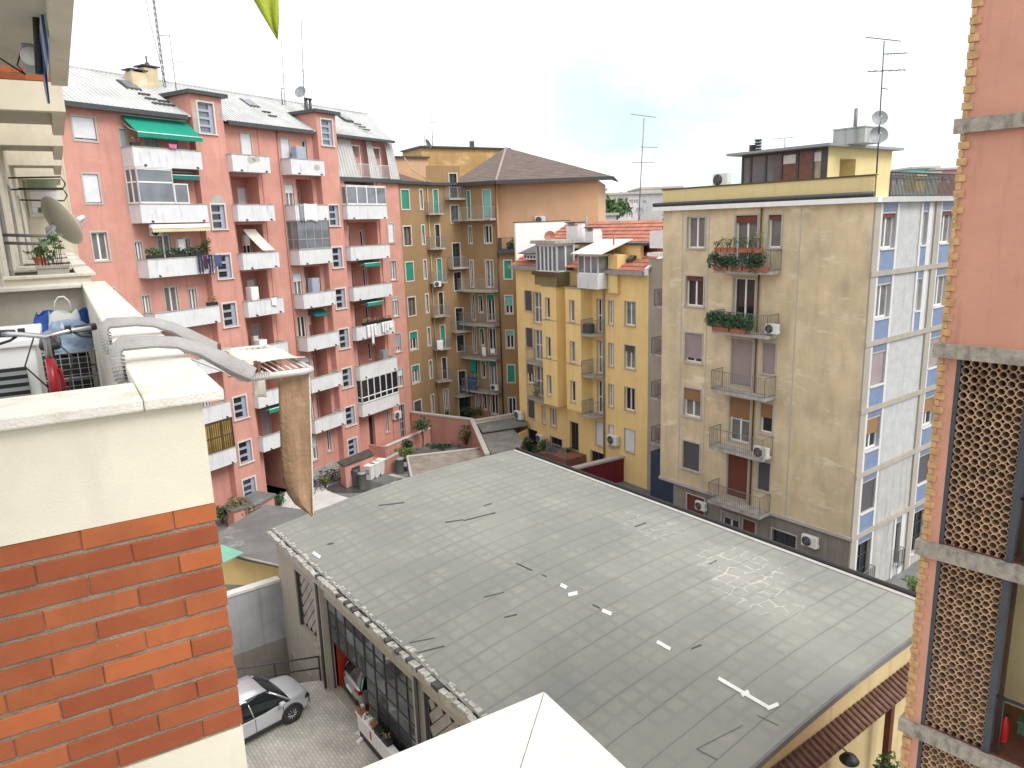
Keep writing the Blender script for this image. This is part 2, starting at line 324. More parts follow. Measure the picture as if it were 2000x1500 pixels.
# ------------------------------------------------------------------ builders shared by the houses
def wall(mb, u0, u1, z0, z1, holes, d=0.0, m=0, top=None):
    us = sorted({u0, u1, *[h[0] for h in holes], *[h[1] for h in holes]}); zs = sorted({z0, z1, *[h[2] for h in holes], *[h[3] for h in holes]})
    us = [q for q in us if u0 - 1e-6 <= q <= u1 + 1e-6]; zs = [q for q in zs if z0 - 1e-6 <= q <= z1 + 1e-6]
    for c0, c1 in zip(zs, zs[1:]):
        run = None
        for a0, a1 in zip(us, us[1:]):
            am, cm = (a0 + a1) / 2, (c0 + c1) / 2
            hit = any(h[0] < am < h[1] and h[2] < cm < h[3] for h in holes)
            if not hit: run = (run[0], a1) if run else (a0, a1)
            if (hit or a1 == us[-1]) and run:
                mb.face([(run[0], d, c0), (run[1], d, c0), (run[1], d, c1), (run[0], d, c1)], m); run = None
    for h in holes:
        a0, a1, c0, c1, dp = h[:5]; e = d + dp
        mb.face([(a0, d, c0), (a0, e, c0), (a0, e, c1), (a0, d, c1)], m); mb.face([(a1, d, c1), (a1, e, c1), (a1, e, c0), (a1, d, c0)], m)
        mb.face([(a0, d, c1), (a0, e, c1), (a1, e, c1), (a1, d, c1)], m); mb.face([(a0, d, c0), (a1, d, c0), (a1, e, c0), (a0, e, c0)], m)
def window(parent, a0, a1, c0, c1, d=0.0, depth=.18, trim=.09, tm='trim', fm='white', pane='glass', shut=None, frac=0.0, leaves=2, sill=True, bars=0, fw=.055, proud=.035, name='window'):
    mb = MB(); p = d - proud
    if trim:
        mb.box(a0 - trim, a0, p, d + .02, c0 - (trim if not sill else 0), c1 + trim, 1); mb.box(a1, a1 + trim, p, d + .02, c0 - (trim if not sill else 0), c1 + trim, 1)
        mb.box(a0, a1, p, d + .02, c1, c1 + trim, 1)
        if not sill: mb.box(a0, a1, p, d + .02, c0 - trim, c0, 1)
    e = d + depth; f0, f1 = e - .06, e - .01
    mb.box(a0, a0 + fw, f0, f1, c0, c1); mb.box(a1 - fw, a1, f0, f1, c0, c1); mb.box(a0 + fw, a1 - fw, f0, f1, c0, c0 + fw * 1.3); mb.box(a0 + fw, a1 - fw, f0, f1, c1 - fw, c1)
    for k in range(1, leaves):
        u = a0 + (a1 - a0) * k / leaves; mb.box(u - fw * .8, u + fw * .8, f0 - .012, f1, c0 + fw, c1 - fw)
    for k in range(1, bars + 1):
        z = c0 + (c1 - c0) * k / (bars + 1); mb.box(a0 + fw, a1 - fw, f0 + .006, f1 - .004, z - fw * .55, z + fw * .55)
    o = mb.build(name, [M[fm], M[tm]], parent)
    MB().face([(a0, e - .012, c0), (a1, e - .012, c0), (a1, e - .012, c1), (a0, e - .012, c1)]).build('pane', M[pane], o)
    if shut and frac > 0:
        MB().box(a0 + .01, a1 - .01, d + depth * .25, d + depth * .25 + .03, c1 - (c1 - c0) * frac, c1 - .005).build('shutter', M[shut], o)
    if sill: MB().box(a0 - trim - .03, a1 + trim + .03, d - .09, d + depth - .06, c0 - .07, c0 - .002).build('sill', M[tm], o)
    return o
def solid_balcony(parent, a0, a1, zb, dep=1.0, h=1.03, t=.09, drains=2, slab=.14, mat='pwhite', d=0.0, flare=0.0):
    mb = MB(); f = d - dep
    mb.box(a0 + t, a1 - t, f + t, d, zb, zb + slab)
    mb.box(a0, a1, f, f + t, zb, zb + h); mb.box(a0, a0 + t, f + t, d, zb, zb + h); mb.box(a1 - t, a1, f + t, d, zb, zb + h)
    mb.box(a0 + t + .01, a0 + t + .16, f - .012, f - .001, zb + .05, zb + h - .01)      # pale corner strip
    o = mb.build('balcony', [M[mat]], parent)
    c = MB(); e = .035
    c.box(a0 - e, a1 + e, f - e, f + t + .02, zb + h + .001, zb + h + .045); c.box(a0 - e, a0 + t + .02, f + t + .02, d - .001, zb + h + .001, zb + h + .045); c.box(a1 - t - .02, a1 + e, f + t + .02, d - .001, zb + h + .001, zb + h + .045)
    c.build('coping', M['concrete'], o)
    for u in (a0 + .62, a1 - .38)[:drains]:
        MB().tube([(u, f + .02, zb + .10), (u, f - .09, zb + .09), (u + .02, f - .12, zb + .03)], .045, 8).build('drain_spout', M['black'], o)
    return o
def rail_bars(mb, p, q, z0, z1, gap=.11, r=.008, top=.018, m=0, mid=None):
    p, q = Vector(p), Vector(q); L = (q - p).length; n = max(1, round(L / gap))
    mb.tube([(p.x, p.y, z1), (q.x, q.y, z1)], top, 6, m); mb.tube([(p.x, p.y, z0 + .06), (q.x, q.y, z0 + .06)], top * .7, 5, m)
    if mid: mb.tube([(p.x, p.y, mid), (q.x, q.y, mid)], top * .6, 5, m)
    for i in range(n + 1):
        c = p.lerp(q, i / n); mb.tube([(c.x, c.y, z0), (c.x, c.y, z1)], r if i not in (0, n) else r * 1.8, 4, m, cap=False)
def rail_balcony(parent, pts, zb, slab=.14, h=1.05, gap=.11, slabmat='concrete', railmat='railg', r=.009, d=0.0, panel=None, over=.04):
    """pts: plan polyline of the outer edge from wall to wall (u, d)."""
    mb = MB(); mb.prism([(u, e, zb) for u, e in pts], (0, 0, slab)); o = mb.build('balcony', M[slabmat], parent, recalc=True)
    c = Vector((sum(p[0] for p in pts) / len(pts), sum(p[1] for p in pts) / len(pts), 0))
    g = MB()
    for a, b in zip(pts, pts[1:]):
        A = Vector((a[0], a[1], 0)); B = Vector((b[0], b[1], 0)); A += (c - A).normalized() * over; B += (c - B).normalized() * over
        rail_bars(g, A, B, zb + slab, zb + slab + h, gap, r)
    g.build('railing', M[railmat], o)
    return o
def glazed(parent, a0, a1, z0, z1, d0, d1, n=4, fm='white', mid=None, pane='glassl', fw=.05, sides=True, name='glazed_veranda', roof=True):
    """front at d0 (outer), reaching back to d1."""
    mb = MB()
    def fr(p, q, k):
        for i in range(k + 1):
            u = [p[j] + (q[j] - p[j]) * i / k for j in (0, 1)]; mb.box(u[0] - fw / 2, u[0] + fw / 2, u[1] - fw / 2, u[1] + fw / 2, z0, z1)
        lo = (min(p[0], q[0]), min(p[1], q[1])); hi = (max(p[0], q[0]), max(p[1], q[1]))
        for z in [z0 + fw / 2, z1 - fw / 2] + ([mid] if mid else []):
            mb.box(lo[0] - fw * .35, hi[0] + fw * .35, lo[1] - fw * .35, hi[1] + fw * .35, z - fw / 2, z + fw / 2)
    fr((a0, d0), (a1, d0), n)
    if sides: fr((a0, d0), (a0, d1), 2); fr((a1, d0), (a1, d1), 2)
    if roof: mb.box(a0 - .06, a1 + .06, d0 - .06, d1, z1 + .002, z1 + .05)
    o = mb.build(name, [M[fm]], parent)
    g = MB()
    for i in range(n):
        u0, u1 = a0 + (a1 - a0) * i / n, a0 + (a1 - a0) * (i + 1) / n; g.face([(u0, d0, z0), (u1, d0, z0), (u1, d0, z1), (u0, d0, z1)])
    if sides:
        for u in (a0, a1): g.face([(u, d0, z0), (u, d1, z0), (u, d1, z1), (u, d0, z1)])
    g.build('pane', M[pane], o)
    return o
def awning(parent, a0, a1, zt, dt, zb, db, val=.2, mat='green', scallop=.18, valmat=None):
    mb = MB(); n = 14; k = 5
    G = [[(a0 + (a1 - a0) * j / n, dt + (db - dt) * i / k, zt + (zb - zt) * i / k - .03 * math.sin(math.pi * i / k)) for j in range(n + 1)] for i in range(k + 1)]
    mb.grid(G); 
    m = max(4, int((a1 - a0) / scallop)); 
    for j in range(m * 4):
        q0, q1 = j / (m * 4), (j + 1) / (m * 4); s = lambda q: zb - val * (.72 + .28 * abs(math.sin(math.pi * q * m)))
        u0, u1 = a0 + (a1 - a0) * q0, a0 + (a1 - a0) * q1
        mb.face([(u0, db, zb), (u1, db, zb), (u1, db, s(q1)), (u0, db, s(q0))], 1)
    o = mb.build('awning', [M[mat], M[valmat or mat]], parent)
    b = MB(); b.tube([(a0, db, zb), (a1, db, zb)], .03, 6); b.tube([(a0, dt, zt), (a1, dt, zt)], .05, 6)
    for u in (a0 + .05, a1 - .05): b.tube([(u, dt, zt - .35), (u, (dt + db) / 2 + .1, (zt + zb) / 2 - .25), (u, db, zb)], .018, 5)
    b.build('awning_arm', M['white'], o)
    return o
def air_conditioner(label, P, rz, s=1.0, group='outdoor air conditioning units', bracket=True, w=.80, h=.56, dpt=.30):
    """P: world point at the middle of the back bottom edge; faces local -y."""
    t = thing('air_conditioner', label, 'air conditioner', P, rz, group); w, h, q = w * s, h * s, dpt * s
    mb = MB(); mb.cbox(-w / 2, w / 2, -q, -.03, .02, .02 + h, .02 * s); mb.box(w / 2 + .001, w / 2 + .05 * s, -q * .7, -q * .25, .06, .25 * h + .06); mb.build('casing', M['acwhite'], t)
    cx, cz, r = -w * .14, .02 + h / 2, h * .43
    g = MB(); g.lathe([(0.001, -q - .004), (r, -q - .004), (r, -q - .016), (0.001, -q - .02)], (cx, 0, cz), 24, axis='Y'); g.build('fan_opening', M['black'], t)
    g = MB()
    for k in range(1, 5): g.tube([(cx + r * k / 4.2 * math.cos(a), -q - .026, cz + r * k / 4.2 * math.sin(a)) for a in [2 * math.pi * i / 20 for i in range(21)]], .006 * s, 4, cap=False)
    for a in range(6): g.tube([(cx, -q - .026, cz), (cx + r * math.cos(a * 1.047), -q - .026, cz + r * math.sin(a * 1.047))], .006 * s, 4)
    g.build('fan_grille', M['dishgrey'], t)
    b = MB()
    if bracket:
        for u in (-w * .32, w * .32): b.box(u - .02, u + .02, -q, 0, -.02, .015); b.tube([(u, -.01, -.25), (u, -q * .85, -.015)], .012, 5)
    else:
        for u in (-w * .32, w * .32): b.box(u - .04, u + .04, -q, -.02, -.02, .018)
    b.build('bracket', M['railg'], t)
    return t
def antenna(label, P, h, booms, group='television aerials on the roofs', r=.03, mat='antenna', lean=(0, 0), az=0.0, stay=None):
    """booms: (height, length, direction degrees, number of rods, rod length)."""
    t = thing('roof_antenna', label, 'antenna', P, 0, group)
    mb = MB(); mb.tube([(0, 0, -.6), (lean[0] * .5, lean[1] * .5, h * .5), (lean[0], lean[1], h)], [r, r * .85, r * .6], 6); mb.build('mast', M[mat], t)
    for z, L, dg, n, rl in booms:
        a = R(dg); dx, dy = math.cos(a), math.sin(a); f = z / h; cx, cy = lean[0] * f, lean[1] * f
        b = MB(); b.tube([(cx - dx * L * .5, cy - dy * L * .5, z), (cx + dx * L * .5, cy + dy * L * .5, z)], r * .42, 5)
        for i in range(n):
            q = -.48 + .96 * i / max(1, n - 1); k = rl * (1 - .35 * i / max(1, n))
            b.tube([(cx + dx * L * q + dy * k / 2, cy + dy * L * q - dx * k / 2, z + .01), (cx + dx * L * q - dy * k / 2, cy + dy * L * q + dx * k / 2, z + .01)], r * .22, 4)
        b.build('aerial', M[mat], t)
    return t
def dish(label, P, dia, az, el=22, mat='dishgrey', mount=None, group='satellite dishes', back=False, arm=True):
    """P: centre of the dish; az: compass heading (0 = +Y, clockwise) it looks to."""
    t = thing('satellite_dish', label, 'satellite dish', P, 0, group)
    a, e = R(az), R(el); f = Vector((math.sin(a) * math.cos(e), math.cos(a) * math.cos(e), math.sin(e))); q = f.to_track_quat('Z', 'Y').to_matrix().to_4x4()
    r = dia / 2; mb = MB(); mb.lathe([(0.001, -.16 * r)] + [(r * k / 8, -.16 * r + .3 * r * (k / 8) ** 2) for k in range(1, 9)] + [(r * 1.02, .145 * r), (r * 1.0, .12 * r)] + [(r * k / 8, -.19 * r + .3 * r * (k / 8) ** 2) for k in range(7, 0, -1)] + [(.001, -.2 * r)], n=28, cap=False)
    mb.v = [tuple(q @ Vector(p)) for p in mb.v]; mb.build('reflector', M[mat], t)
    if arm:
        x = q.to_3x3() @ Vector((0, -1, 0)) if abs(f.z) < .99 else Vector((0, 0, -1))
        dn = Vector((0, 0, -1)) - f * (-f.z); dn.normalize()
        tip = f * r * 1.05 + dn * r * .25; g = MB(); g.tube([dn * r * .95 + f * .03, tip], .018 * dia / .8, 6); g.build('feed_arm', M['railg'], t)
        l = MB(); l.tube([tip - f * .02 + Vector((0, 0, .0)), tip - f * .13], [.028, .04], 8); l.build('receiver', M['white'], t)
    g = MB(); g.tube([-f * .2 * r, -f * .5 * r, -f * .5 * r + Vector((0, 0, -.5 * r))], .03 * dia / .8, 6)
    if mount: g.tube([tuple(-f * .5 * r)] + [tuple(Vector(m_)) for m_ in mount], .03 * dia / .8, 8)
    g.box(-.05, .05, -.05, .05, -.001, .0) if False else None
    g.build('mount', M['railg'], t)
    return t
def potted_plant(label, P, h=.5, r=.25, n=60, leaf='leaf', pot=(.16, .22), potmat='terra', cat='plant', group=None, lsize=.07, trough=None, rz=0, name='potted_plant'):
    t = thing(name, label, cat, P, rz, group); mb = MB(); g = random.Random(hash(label) % 9999 if False else len(label) * 7 + int(abs(P[0]) * 31))
    if trough:
        a, b, c = trough; mb.box(-a / 2, a / 2, -b / 2, b / 2, 0, c); mb.box(-a / 2 - .015, a / 2 + .015, -b / 2 - .015, b / 2 + .015, c, c + .03); zt = c + .02
    else:
        mb.lathe([(pot[0] * .7, 0), (pot[0], pot[1]), (pot[0] * 1.1, pot[1]), (pot[0] * 1.1, pot[1] + .03), (pot[0] * .9, pot[1] + .03), (0.001, pot[1] + .01)], n=14); zt = pot[1]
    mb.build('pot', M[potmat], t)
    f = MB(); rr = (trough[0] / 2, trough[1] / 2 + r * .4) if trough else (r, r)
    for i in range(7 if not trough else 12):
        q = (g.uniform(-rr[0], rr[0]), g.uniform(-rr[1], rr[1]) , zt + h * g.uniform(.25, .95)); f.tube([(q[0] * .3 if not trough else q[0] * .95, q[1] * .3, zt), q], .006, 4, 1)
        f.leaves(q, (r * .6, r * .6, h * .22), max(4, n // (7 if not trough else 12)), lsize, 0, g, shell=0)
    f.build('foliage', [M[leaf], M['bark']], t)
    return t
# ------------------------------------------------------------------ the long pink apartment block
PK = Fr((-17.7609, 48.0721), 30.852)
pink = thing('apartment_block', 'salmon pink apartment block with white balconies and a grey corrugated metal roof', 'building', fr=PK)
GZ = -0.9
zrow = lambda r: 21.165 - 3.05 * (r - 1)
UL = -24.0; LG_ = 1.25
cols = {0: (-6.55, -2.2), 1: (0.0, 2.98), 2: (4.81, 7.93), 3: (9.93, 14.48)}
holes = []; recs = []; wins = []
def rwall(*a):
    m_ = MB(); wall(m_, *a); recs.append(m_)
def W(a0, a1, c0, c1, d=0.0, dep=.18, **k): wins.append((a0, a1, c0, c1, d, dep, k))
def hole(a0, a1, c0, c1, dep): holes.append((a0, a1, c0, c1, dep))
shuts = {1: 'shut_white', 2: 'shut_grey', 3: None, 4: None}
# --- left plain bay: one window per storey
for r in range(1, 9):
    zf = zrow(r)
    if r == 1: a0, a1, c0, c1 = -9.05, -7.85, 22.45, 23.62
    else: a0, a1, c0, c1 = -8.95, -8.1, zf + 1.12, zf + 2.62
    hole(a0, a1, c0, c1, .2); W(a0, a1, c0, c1, 0, .2, tm='trim', shut='shut_white' if r < 3 else None, frac=.9 if r == 1 else .97, pane='curtain', sill=False)
    for u in (-12.2, -15.3, -18.6): hole(u, u + .9, zf + 1.12, zf + 2.5, .2); W(u, u + .9, zf + 1.12, zf + 2.5, 0, .2, tm='trim', pane='curtain', sill=False)
# --- column 0: doors and windows on the wall plane behind long balconies
for r in range(1, 8):
    f = zrow(r) + .14
    for a0, a1, dz, top, sh, fr_, pn in ((-6.55, -6.12, .55, 1.9, 'shut_white', .3 * (r == 1), 'curtain'), (-5.1, -4.25, 0, 2.25, None, 0, 'curtain'), (-3.5, -2.98, .55, 2.0, None, 0, 'curtain')):
        if r == 1: sh, fr_ = 'shut_grey', .8
        hole(a0, a1, f + dz, f + top, .16); W(a0, a1, f + dz, f + top, 0, .16, tm='trim', pane=pn, shut=sh, frac=fr_, sill=False, trim=.06)
# --- column 1: a wide recess behind each balcony, door at its right
for r in range(1, 9):
    f = zrow(r) + .14
    if r == 1:
        hole(1.66, 2.5, f, f + 2.35, .18); W(1.66, 2.5, f, f + 2.35, 0, .18, tm='trim', shut='shut_white', frac=.98, sill=False, trim=.07); continue
    if r == 8: continue
    hole(.55, 2.72, f, f + 2.72, LG_)
    inner = []; a0, a1 = 2.0, 2.66; c1 = f + 2.05
    inner.append((a0, a1, f, c1, .15)); rwall(.55, 2.72, f, f + 2.72, inner, LG_)
    kw = {2: dict(shut='shut_white', frac=.99), 3: dict(pane='glass'), 4: dict(shut='shut_white', frac=.2, pane='curtain'), 5: dict(shut='shut_grey', frac=.99), 6: dict(pane='glass'), 7: dict(shut='shut_grey', frac=.99)}[r]
    W(a0, a1, f, c1, LG_, .15, tm='trim', sill=False, trim=.06, **kw)
# --- column 2: door flush at left, a recess with a narrow window at right
for r in range(1, 9):
    f = zrow(r) + .14
    if r == 8:
        hole(5.05, 5.75, .55, 2.4, .18); W(5.05, 5.75, .55, 2.4, 0, .18, shut='shut_white', frac=.45, pane='curtain', bars=1); hole(6.85, 7.2, .8, 2.45, .18); W(6.85, 7.2, .8, 2.45, 0, .18, pane='glass', leaves=1); continue
    hole(4.98, 5.76, f, f + 2.3, .16)
    W(4.98, 5.76, f, f + 2.3, 0, .16, tm='trim', sill=False, trim=.06, pane='curtain' if r != 5 else 'glass', shut='shut_white', frac=[0, .99, .25, .2, .25, 0, .15, .0][r])
    if r == 1:
        hole(6.92, 7.36, f + .05, f + 2.3, .16); W(6.92, 7.36, f + .05, f + 2.3, 0, .16, tm='trim', sill=False, trim=.06, pane='glass', leaves=1)
    else:
        hole(6.05, 7.6, f, f + 2.7, LG_); rwall(6.05, 7.6, f, f + 2.7, [(7.0, 7.42, f + .35, f + 2.05, .14)], LG_)
        W(7.0, 7.42, f + .35, f + 2.05, LG_, .14, tm='trim', sill=False, trim=.06, pane='glass', leaves=1)
# --- column 3
for r in range(2, 8):
    f = zrow(r) + .14
    hole(10.9, 14.3, f, f + 2.7, LG_)
    rwall(10.9, 14.3, f, f + 2.7, [(11.75, 12.4, f, f + 2.1, .14), (13.6, 14.0, f + .6, f + 2.05, .14)], LG_)
    W(11.75, 12.4, f, f + 2.1, LG_, .14, tm='trim', sill=False, trim=.06, pane='curtain'); W(13.6, 14.0, f + .6, f + 2.05, LG_, .14, tm='trim', sill=False, trim=.06, pane='glass', leaves=1)
    if r > 2:
        g = zrow(r) + 1.13; sh = {3: ('shut_white', .98), 4: (None, 0), 5: ('shut_white', .15), 6: ('shut_grey', .75), 7: ('shut_white', .4)}[r]
        hole(15.62, 16.33, g, g + 1.55, .18); W(15.62, 16.33, g, g + 1.55, 0, .18, shut=sh[0], frac=sh[1], pane='curtain')
hole(11.6, 12.3, GZ + .55, 2.42, .3); hole(13.68, 14.02, .5, 2.45, .18); W(13.68, 14.02, .5, 2.45, 0, .18, leaves=1)
hole(15.5, 16.2, -.62, 2.42, .18); W(15.5, 16.2, -.62, 2.42, 0, .18, fm='bluegrey', bars=3, sill=False, name='door')
hole(.75, 2.75, GZ, 2.75, 3.0)
mb = MB(); wall(mb, UL, 17.3, GZ, 24.15, [h for h in holes], 0.0)
# clear the wall under the mansard at the right end
mb2 = MB(); wall(mb2, UL, 10.0, GZ, 24.15, [h for h in holes if h[1] <= 10.0]); wall(mb2, 10.0, 17.3, GZ, 21.0, [h for h in holes if h[0] >= 10.0])
mb2.face([(17.3, 0, GZ), (17.3, 9, GZ), (17.3, 9, 21.0), (17.3, 0, 21.0)]); mb2.face([(17.3, .6, 21.0), (18.2, 9, 21.0), (18.2, 9, 24.1), (17.3, .6, 24.1)])
mb2.face([(UL, 9, GZ), (17.3, 9, GZ), (17.3, 9, 24.15), (UL, 9, 24.15)]); mb2.face([(UL, 0, GZ), (UL, 9, GZ), (UL, 9, 24.15), (UL, 0, 24.15)])
mb2.box(10.0, 17.3, .85, .9, 21.0, 24.3)
# passage interior and dark doorway backs
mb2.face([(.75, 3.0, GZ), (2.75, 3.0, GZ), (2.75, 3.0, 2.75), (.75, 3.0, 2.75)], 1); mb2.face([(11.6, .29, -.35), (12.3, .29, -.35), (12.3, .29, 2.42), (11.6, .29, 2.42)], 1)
mb2.box(14.55, 15.2, -.10, -.001, GZ, 21.0); mb2.box(3.05, 3.3, -.06, -.001, GZ, 24.1)     # flat pilasters
mb2.box(UL, -2.16, -.05, -.001, GZ, -.25, 2); mb2.box(3.4, 7.9, -.05, -.001, GZ, -.15, 2)     # grey plinth
mb2.build('wall', [M['pink'], M['void'], M['concrete']], pink)
for r_ in recs: r_.build('loggia_wall', M['pink_shade'], pink)
for a0, a1, c0, c1, d, dep, k in wins: window(pink, a0, a1, c0, c1, d, dep, **k)
# --- stair towers with blue grey slatted windows
for k, (a0, a1, wu) in enumerate(((-2.16, .02, -1.62), (7.97, 9.88, 8.45))):
    t = MB(); hs = [(a0 + .42, a0 + 1.5, 23.35, 25.1, .2)]
    for q in range(7):
        z = 17.7 - 3.05 * q + (0 if q < 6 else .55); hs.append((wu, wu + .98, z, z + (1.45 if q < 6 else 1.35), .2))
    wall(t, a0, a1, GZ, 25.5, hs, -.55); t.face([(a0, -.55, GZ), (a0, .2, GZ), (a0, .2, 25.5), (a0, -.55, 25.5)]); t.face([(a1, -.55, GZ), (a1, .2, GZ), (a1, .2, 25.5), (a1, -.55, 25.5)])
    t.face([(a0, .2, 23.5), (a0, 3.2, 23.5), (a0, 3.2, 25.5), (a0, .2, 25.5)]); t.face([(a1, .2, 23.5), (a1, 3.2, 23.5), (a1, 3.2, 25.5), (a1, .2, 25.5)])
    if k == 0:
        t.face([(a0 + .08, -.553, 22.9), (a0 + .40, -.553, 22.6), (a0 + .36, -.553, 24.3), (a0 + .1, -.553, 25.2)], 1); t.face([(a1 - .4, -.553, 24.2), (a1 - .05, -.553, 24.5), (a1 - .06, -.553, 25.0), (a1 - .3, -.553, 24.9)], 1)
        t.face([(a0 + .6, -.553, 19.25), (a0 + 1.6, -.553, 19.25), (a0 + 1.5, -.553, 19.65), (a0 + 1.0, -.553, 19.75), (a0 + .65, -.553, 19.55)], 1)
    o = t.build('stair_tower', [M['pink'], M['concrete']], pink)
    MB().box(a0 - .3, a1 + .3, -.85, 3.3, 25.5, 25.72).build('tower_roof', M['gutter'], o)
    for a_0, a_1, c0, c1, dep in hs:
        f = MB(); f.box(a_0 - .10, a_0, -.60, -.53, c0 - .02, c1 + .1, 1); f.box(a_1, a_1 + .10, -.60, -.53, c0 - .02, c1 + .1, 1); f.box(a_0, a_1, -.60, -.53, c1, c1 + .1, 1); f.box(a_0 - .16, a_1 + .16, -.66, -.53, c0 - .09, c0 - .021, 1)
        f.box(a_0, a_0 + .07, -.46, -.38, c0, c1); f.box(a_1 - .25, a_1, -.46, -.38, c0, c1)
        n = 3 if c1 - c0 < 1.6 else 4
        for i in range(n + 1): z = c0 + (c1 - c0) * i / n; f.box(a_0 + .07, a_1 - .25, -.46, -.38, max(c0, z - .07), min(c1, z + .07))
        w_ = f.build('stair_window', [M['bluegrey'], M['trimw']], pink)
        MB().face([(a_0, -.37, c0), (a_1, -.37, c0), (a_1, -.37, c1), (a_0, -.37, c1)]).build('pane', M['glass'] if n == 3 else M['glassl'], w_)
    d_ = MB(); d_.tube([(a1 + .07, -.12, 25.2), (a1 + .07, -.12, GZ)], .05, 7); d_.tube([(a1 + .2, -.08, 24.2), (a1 + .2, -.08, 18.5)], .025, 6); d_.build('drain_pipe', M['pink_shade'] if k else M['gutter'], pink)
# --- balconies
bal = {}
for c, (a0, a1) in cols.items():
    for r in range(2 if c == 3 else 1, 8):
        bal[c, r] = solid_balcony(pink, a0, a1, zrow(r), 1.0)
for c in (0, 1, 2, 3):
    a0, a1 = cols[c]
    p = MB(); p.tube([(a1 + .18 if c == 0 else a0 - .12, -.07, 24 if c < 3 else 20.9), (a1 + .18 if c == 0 else a0 - .12, -.07, .2)], .045, 7); p.build('drain_pipe', M['pink_shade'], pink)
# peeling patch on two parapets
for u, z in ((1.5, 21.9), (7.2, 21.75), (1.9, 22.0)):
    g = random.Random(int(z * 100)); a = MB(); a.face([(u + .42 * g.uniform(.5, 1) * math.cos(q * .7), -1.0035, z + .27 * g.uniform(.5, 1) * math.sin(q * .7)) for q in range(9)]); a.build('bare_render_patch', M['trim'], bal[1 if u < 4 else 2, 1])
# --- enclosed verandas
z2 = zrow(2) + 1.08
glazed(pink, -6.5, -4.35, z2, zrow(1) - .07, -.98, 0, 1, 'white', z2 + 1.15, 'glassl', .08); glazed(pink, -4.28, -3.4, z2, zrow(2) + 2.2, -.98, 0, 1, 'white', None, 'glassl', .06, sides=False, roof=False)
glazed(pink, 4.86, 7.88, zrow(3) + 1.08, zrow(2) - .06, -.97, 0, 4, 'railg', zrow(3) + 1.75, 'glassl', .06)
glazed(pink, 10.0, 14.4, zrow(2) + 1.08, zrow(2) + 2.45, -.97, 0, 4, 'white', None, 'glassl', .09)
glazed(pink, 10.0, 14.42, zrow(7) + 1.08, zrow(6) - .06, -.97, 0, 6, 'white', zrow(7) + 1.55, 'glass', .08)
M['woodframe'] = flat('brown_window_frame', (.10, .06, .03), .6, var=.2); M['ycurtain'] = striped('yellow_curtain_glass', (.10, .06, .02), (.33, .23, .07), 2, 'X', .2, var=.4)
glazed(pink, -6.4, -2.25, zrow(7) + 1.08, zrow(6) - .06, -.97, 0, 5, 'woodframe', zrow(7) + 2.0, 'ycurtain', .08)
# --- awnings
awning(pink, -6.35, -2.25, 23.98, 0, 22.95, -1.35, .28, 'green')
awning(pink, -4.2, -2.3, zrow(1) - .15, -.05, zrow(1) - .35, -.75, .28, 'greend')
M['ycream'] = striped('cream_striped_cloth', (.72, .66, .48), (.60, .44, .20), 12, 'X', .8)
MB().box(-6.1, -2.25, -1.12, -.9, zrow(2) - .28, zrow(2) - .08).build('awning_box', M['white'], pink)
awning(pink, -6.1, -2.28, zrow(2) - .2, -.9, zrow(2) - .3, -1.16, .24, 'ycream')
M['stripecloth'] = striped('faded_striped_cloth', (.74, .70, .63), (.62, .55, .45), 6, 'X', .85)
a = MB(); a.grid([[(1.0 + 1.0 * j / 6 + .55 * i / 6, -.1 - 1.05 * (i / 6) ** 1.2, zrow(3) + 2.55 - 1.38 * i / 6) for j in range(7)] for i in range(7)]); a.build('awning', M['stripecloth'], pink)
awning(pink, 11.5, 13.4, zrow(3) - .1, -.1, zrow(3) - .3, -.9, .3, 'green'); awning(pink, 11.5, 13.4, zrow(4) - .1, -.1, zrow(4) - .3, -.9, .3, 'green')
awning(pink, .9, 2.6, zrow(6) - .1, -.1, zrow(6) - .3, -.9, .3, 'green')
MB().box(6.2, 7.6, -.7, .1, zrow(4) - .55, zrow(4) - .5, tilt=('X', .5)).build('awning', M['greend'], pink)
# --- roofs
def corrug(name, quad, n, parent, mat, h=.03):
    """quad: bottom-left, bottom-right, top-right, top-left; ribs run from bottom to top."""
    bl, br, tr, tl = [Vector(p) for p in quad]; nn = (br - bl).cross(tl - bl).normalized(); mb = MB(); A = []; B = []
    for i in range(n):
        for q, k in ((0, 0), (.62, 0), (.70, 1), (.92, 1)):
            f = (i + q) / n; A.append(bl.lerp(br, f) + nn * h * k); B.append(tl.lerp(tr, f) + nn * h * k)
    A.append(br); B.append(tr)
    mb.grid([A, B], smooth=False); return mb.build(name, M[mat], parent)
M['zinc'] = plaster('zinc_sheet', (.50, .50, .49), dirt=(.34, .33, .31), var=.16, streak=.35, rough=.55, bump=0)
RID = 26.9
roof = corrug('roof', ((UL, -.45, 24.2), (10.0, -.45, 24.2), (10.0, 4, RID), (UL, 4, RID)), 118, pink, 'zinc', .045)
corrug('roof', ((10.0, -.0, 24.28), (16.9, -.0, 24.28), (18.7, 4, RID), (10.0, 4, RID)), 26, pink, 'zinc', .045)
b = MB(); b.face([(UL, 4, RID), (18.7, 4, RID), (17.9, 9.4, 24.2), (UL, 9.4, 24.2)]); b.face([(16.9, 0, 24.28), (17.9, 9.4, 24.2), (18.7, 4, RID)]); b.build('rear_roof_slope', M['zinc'], pink)
MB().tube([(UL, 4, RID + .03), (18.7, 4, RID + .03)], .08, 6).build('ridge_cap', M['zinc'], pink)
g = MB()
for a0, a1 in ((UL, -2.5), (.36, 7.6)): g.box(a0, a1, -.62, -.42, 24.0, 24.26)
g.box(10.2, 17.0, -.2, 0, 24.1, 24.3); g.box(9.9, 17.4, -.35, -.1, 20.95, 21.25); g.build('gutter', M['gutter'], pink)
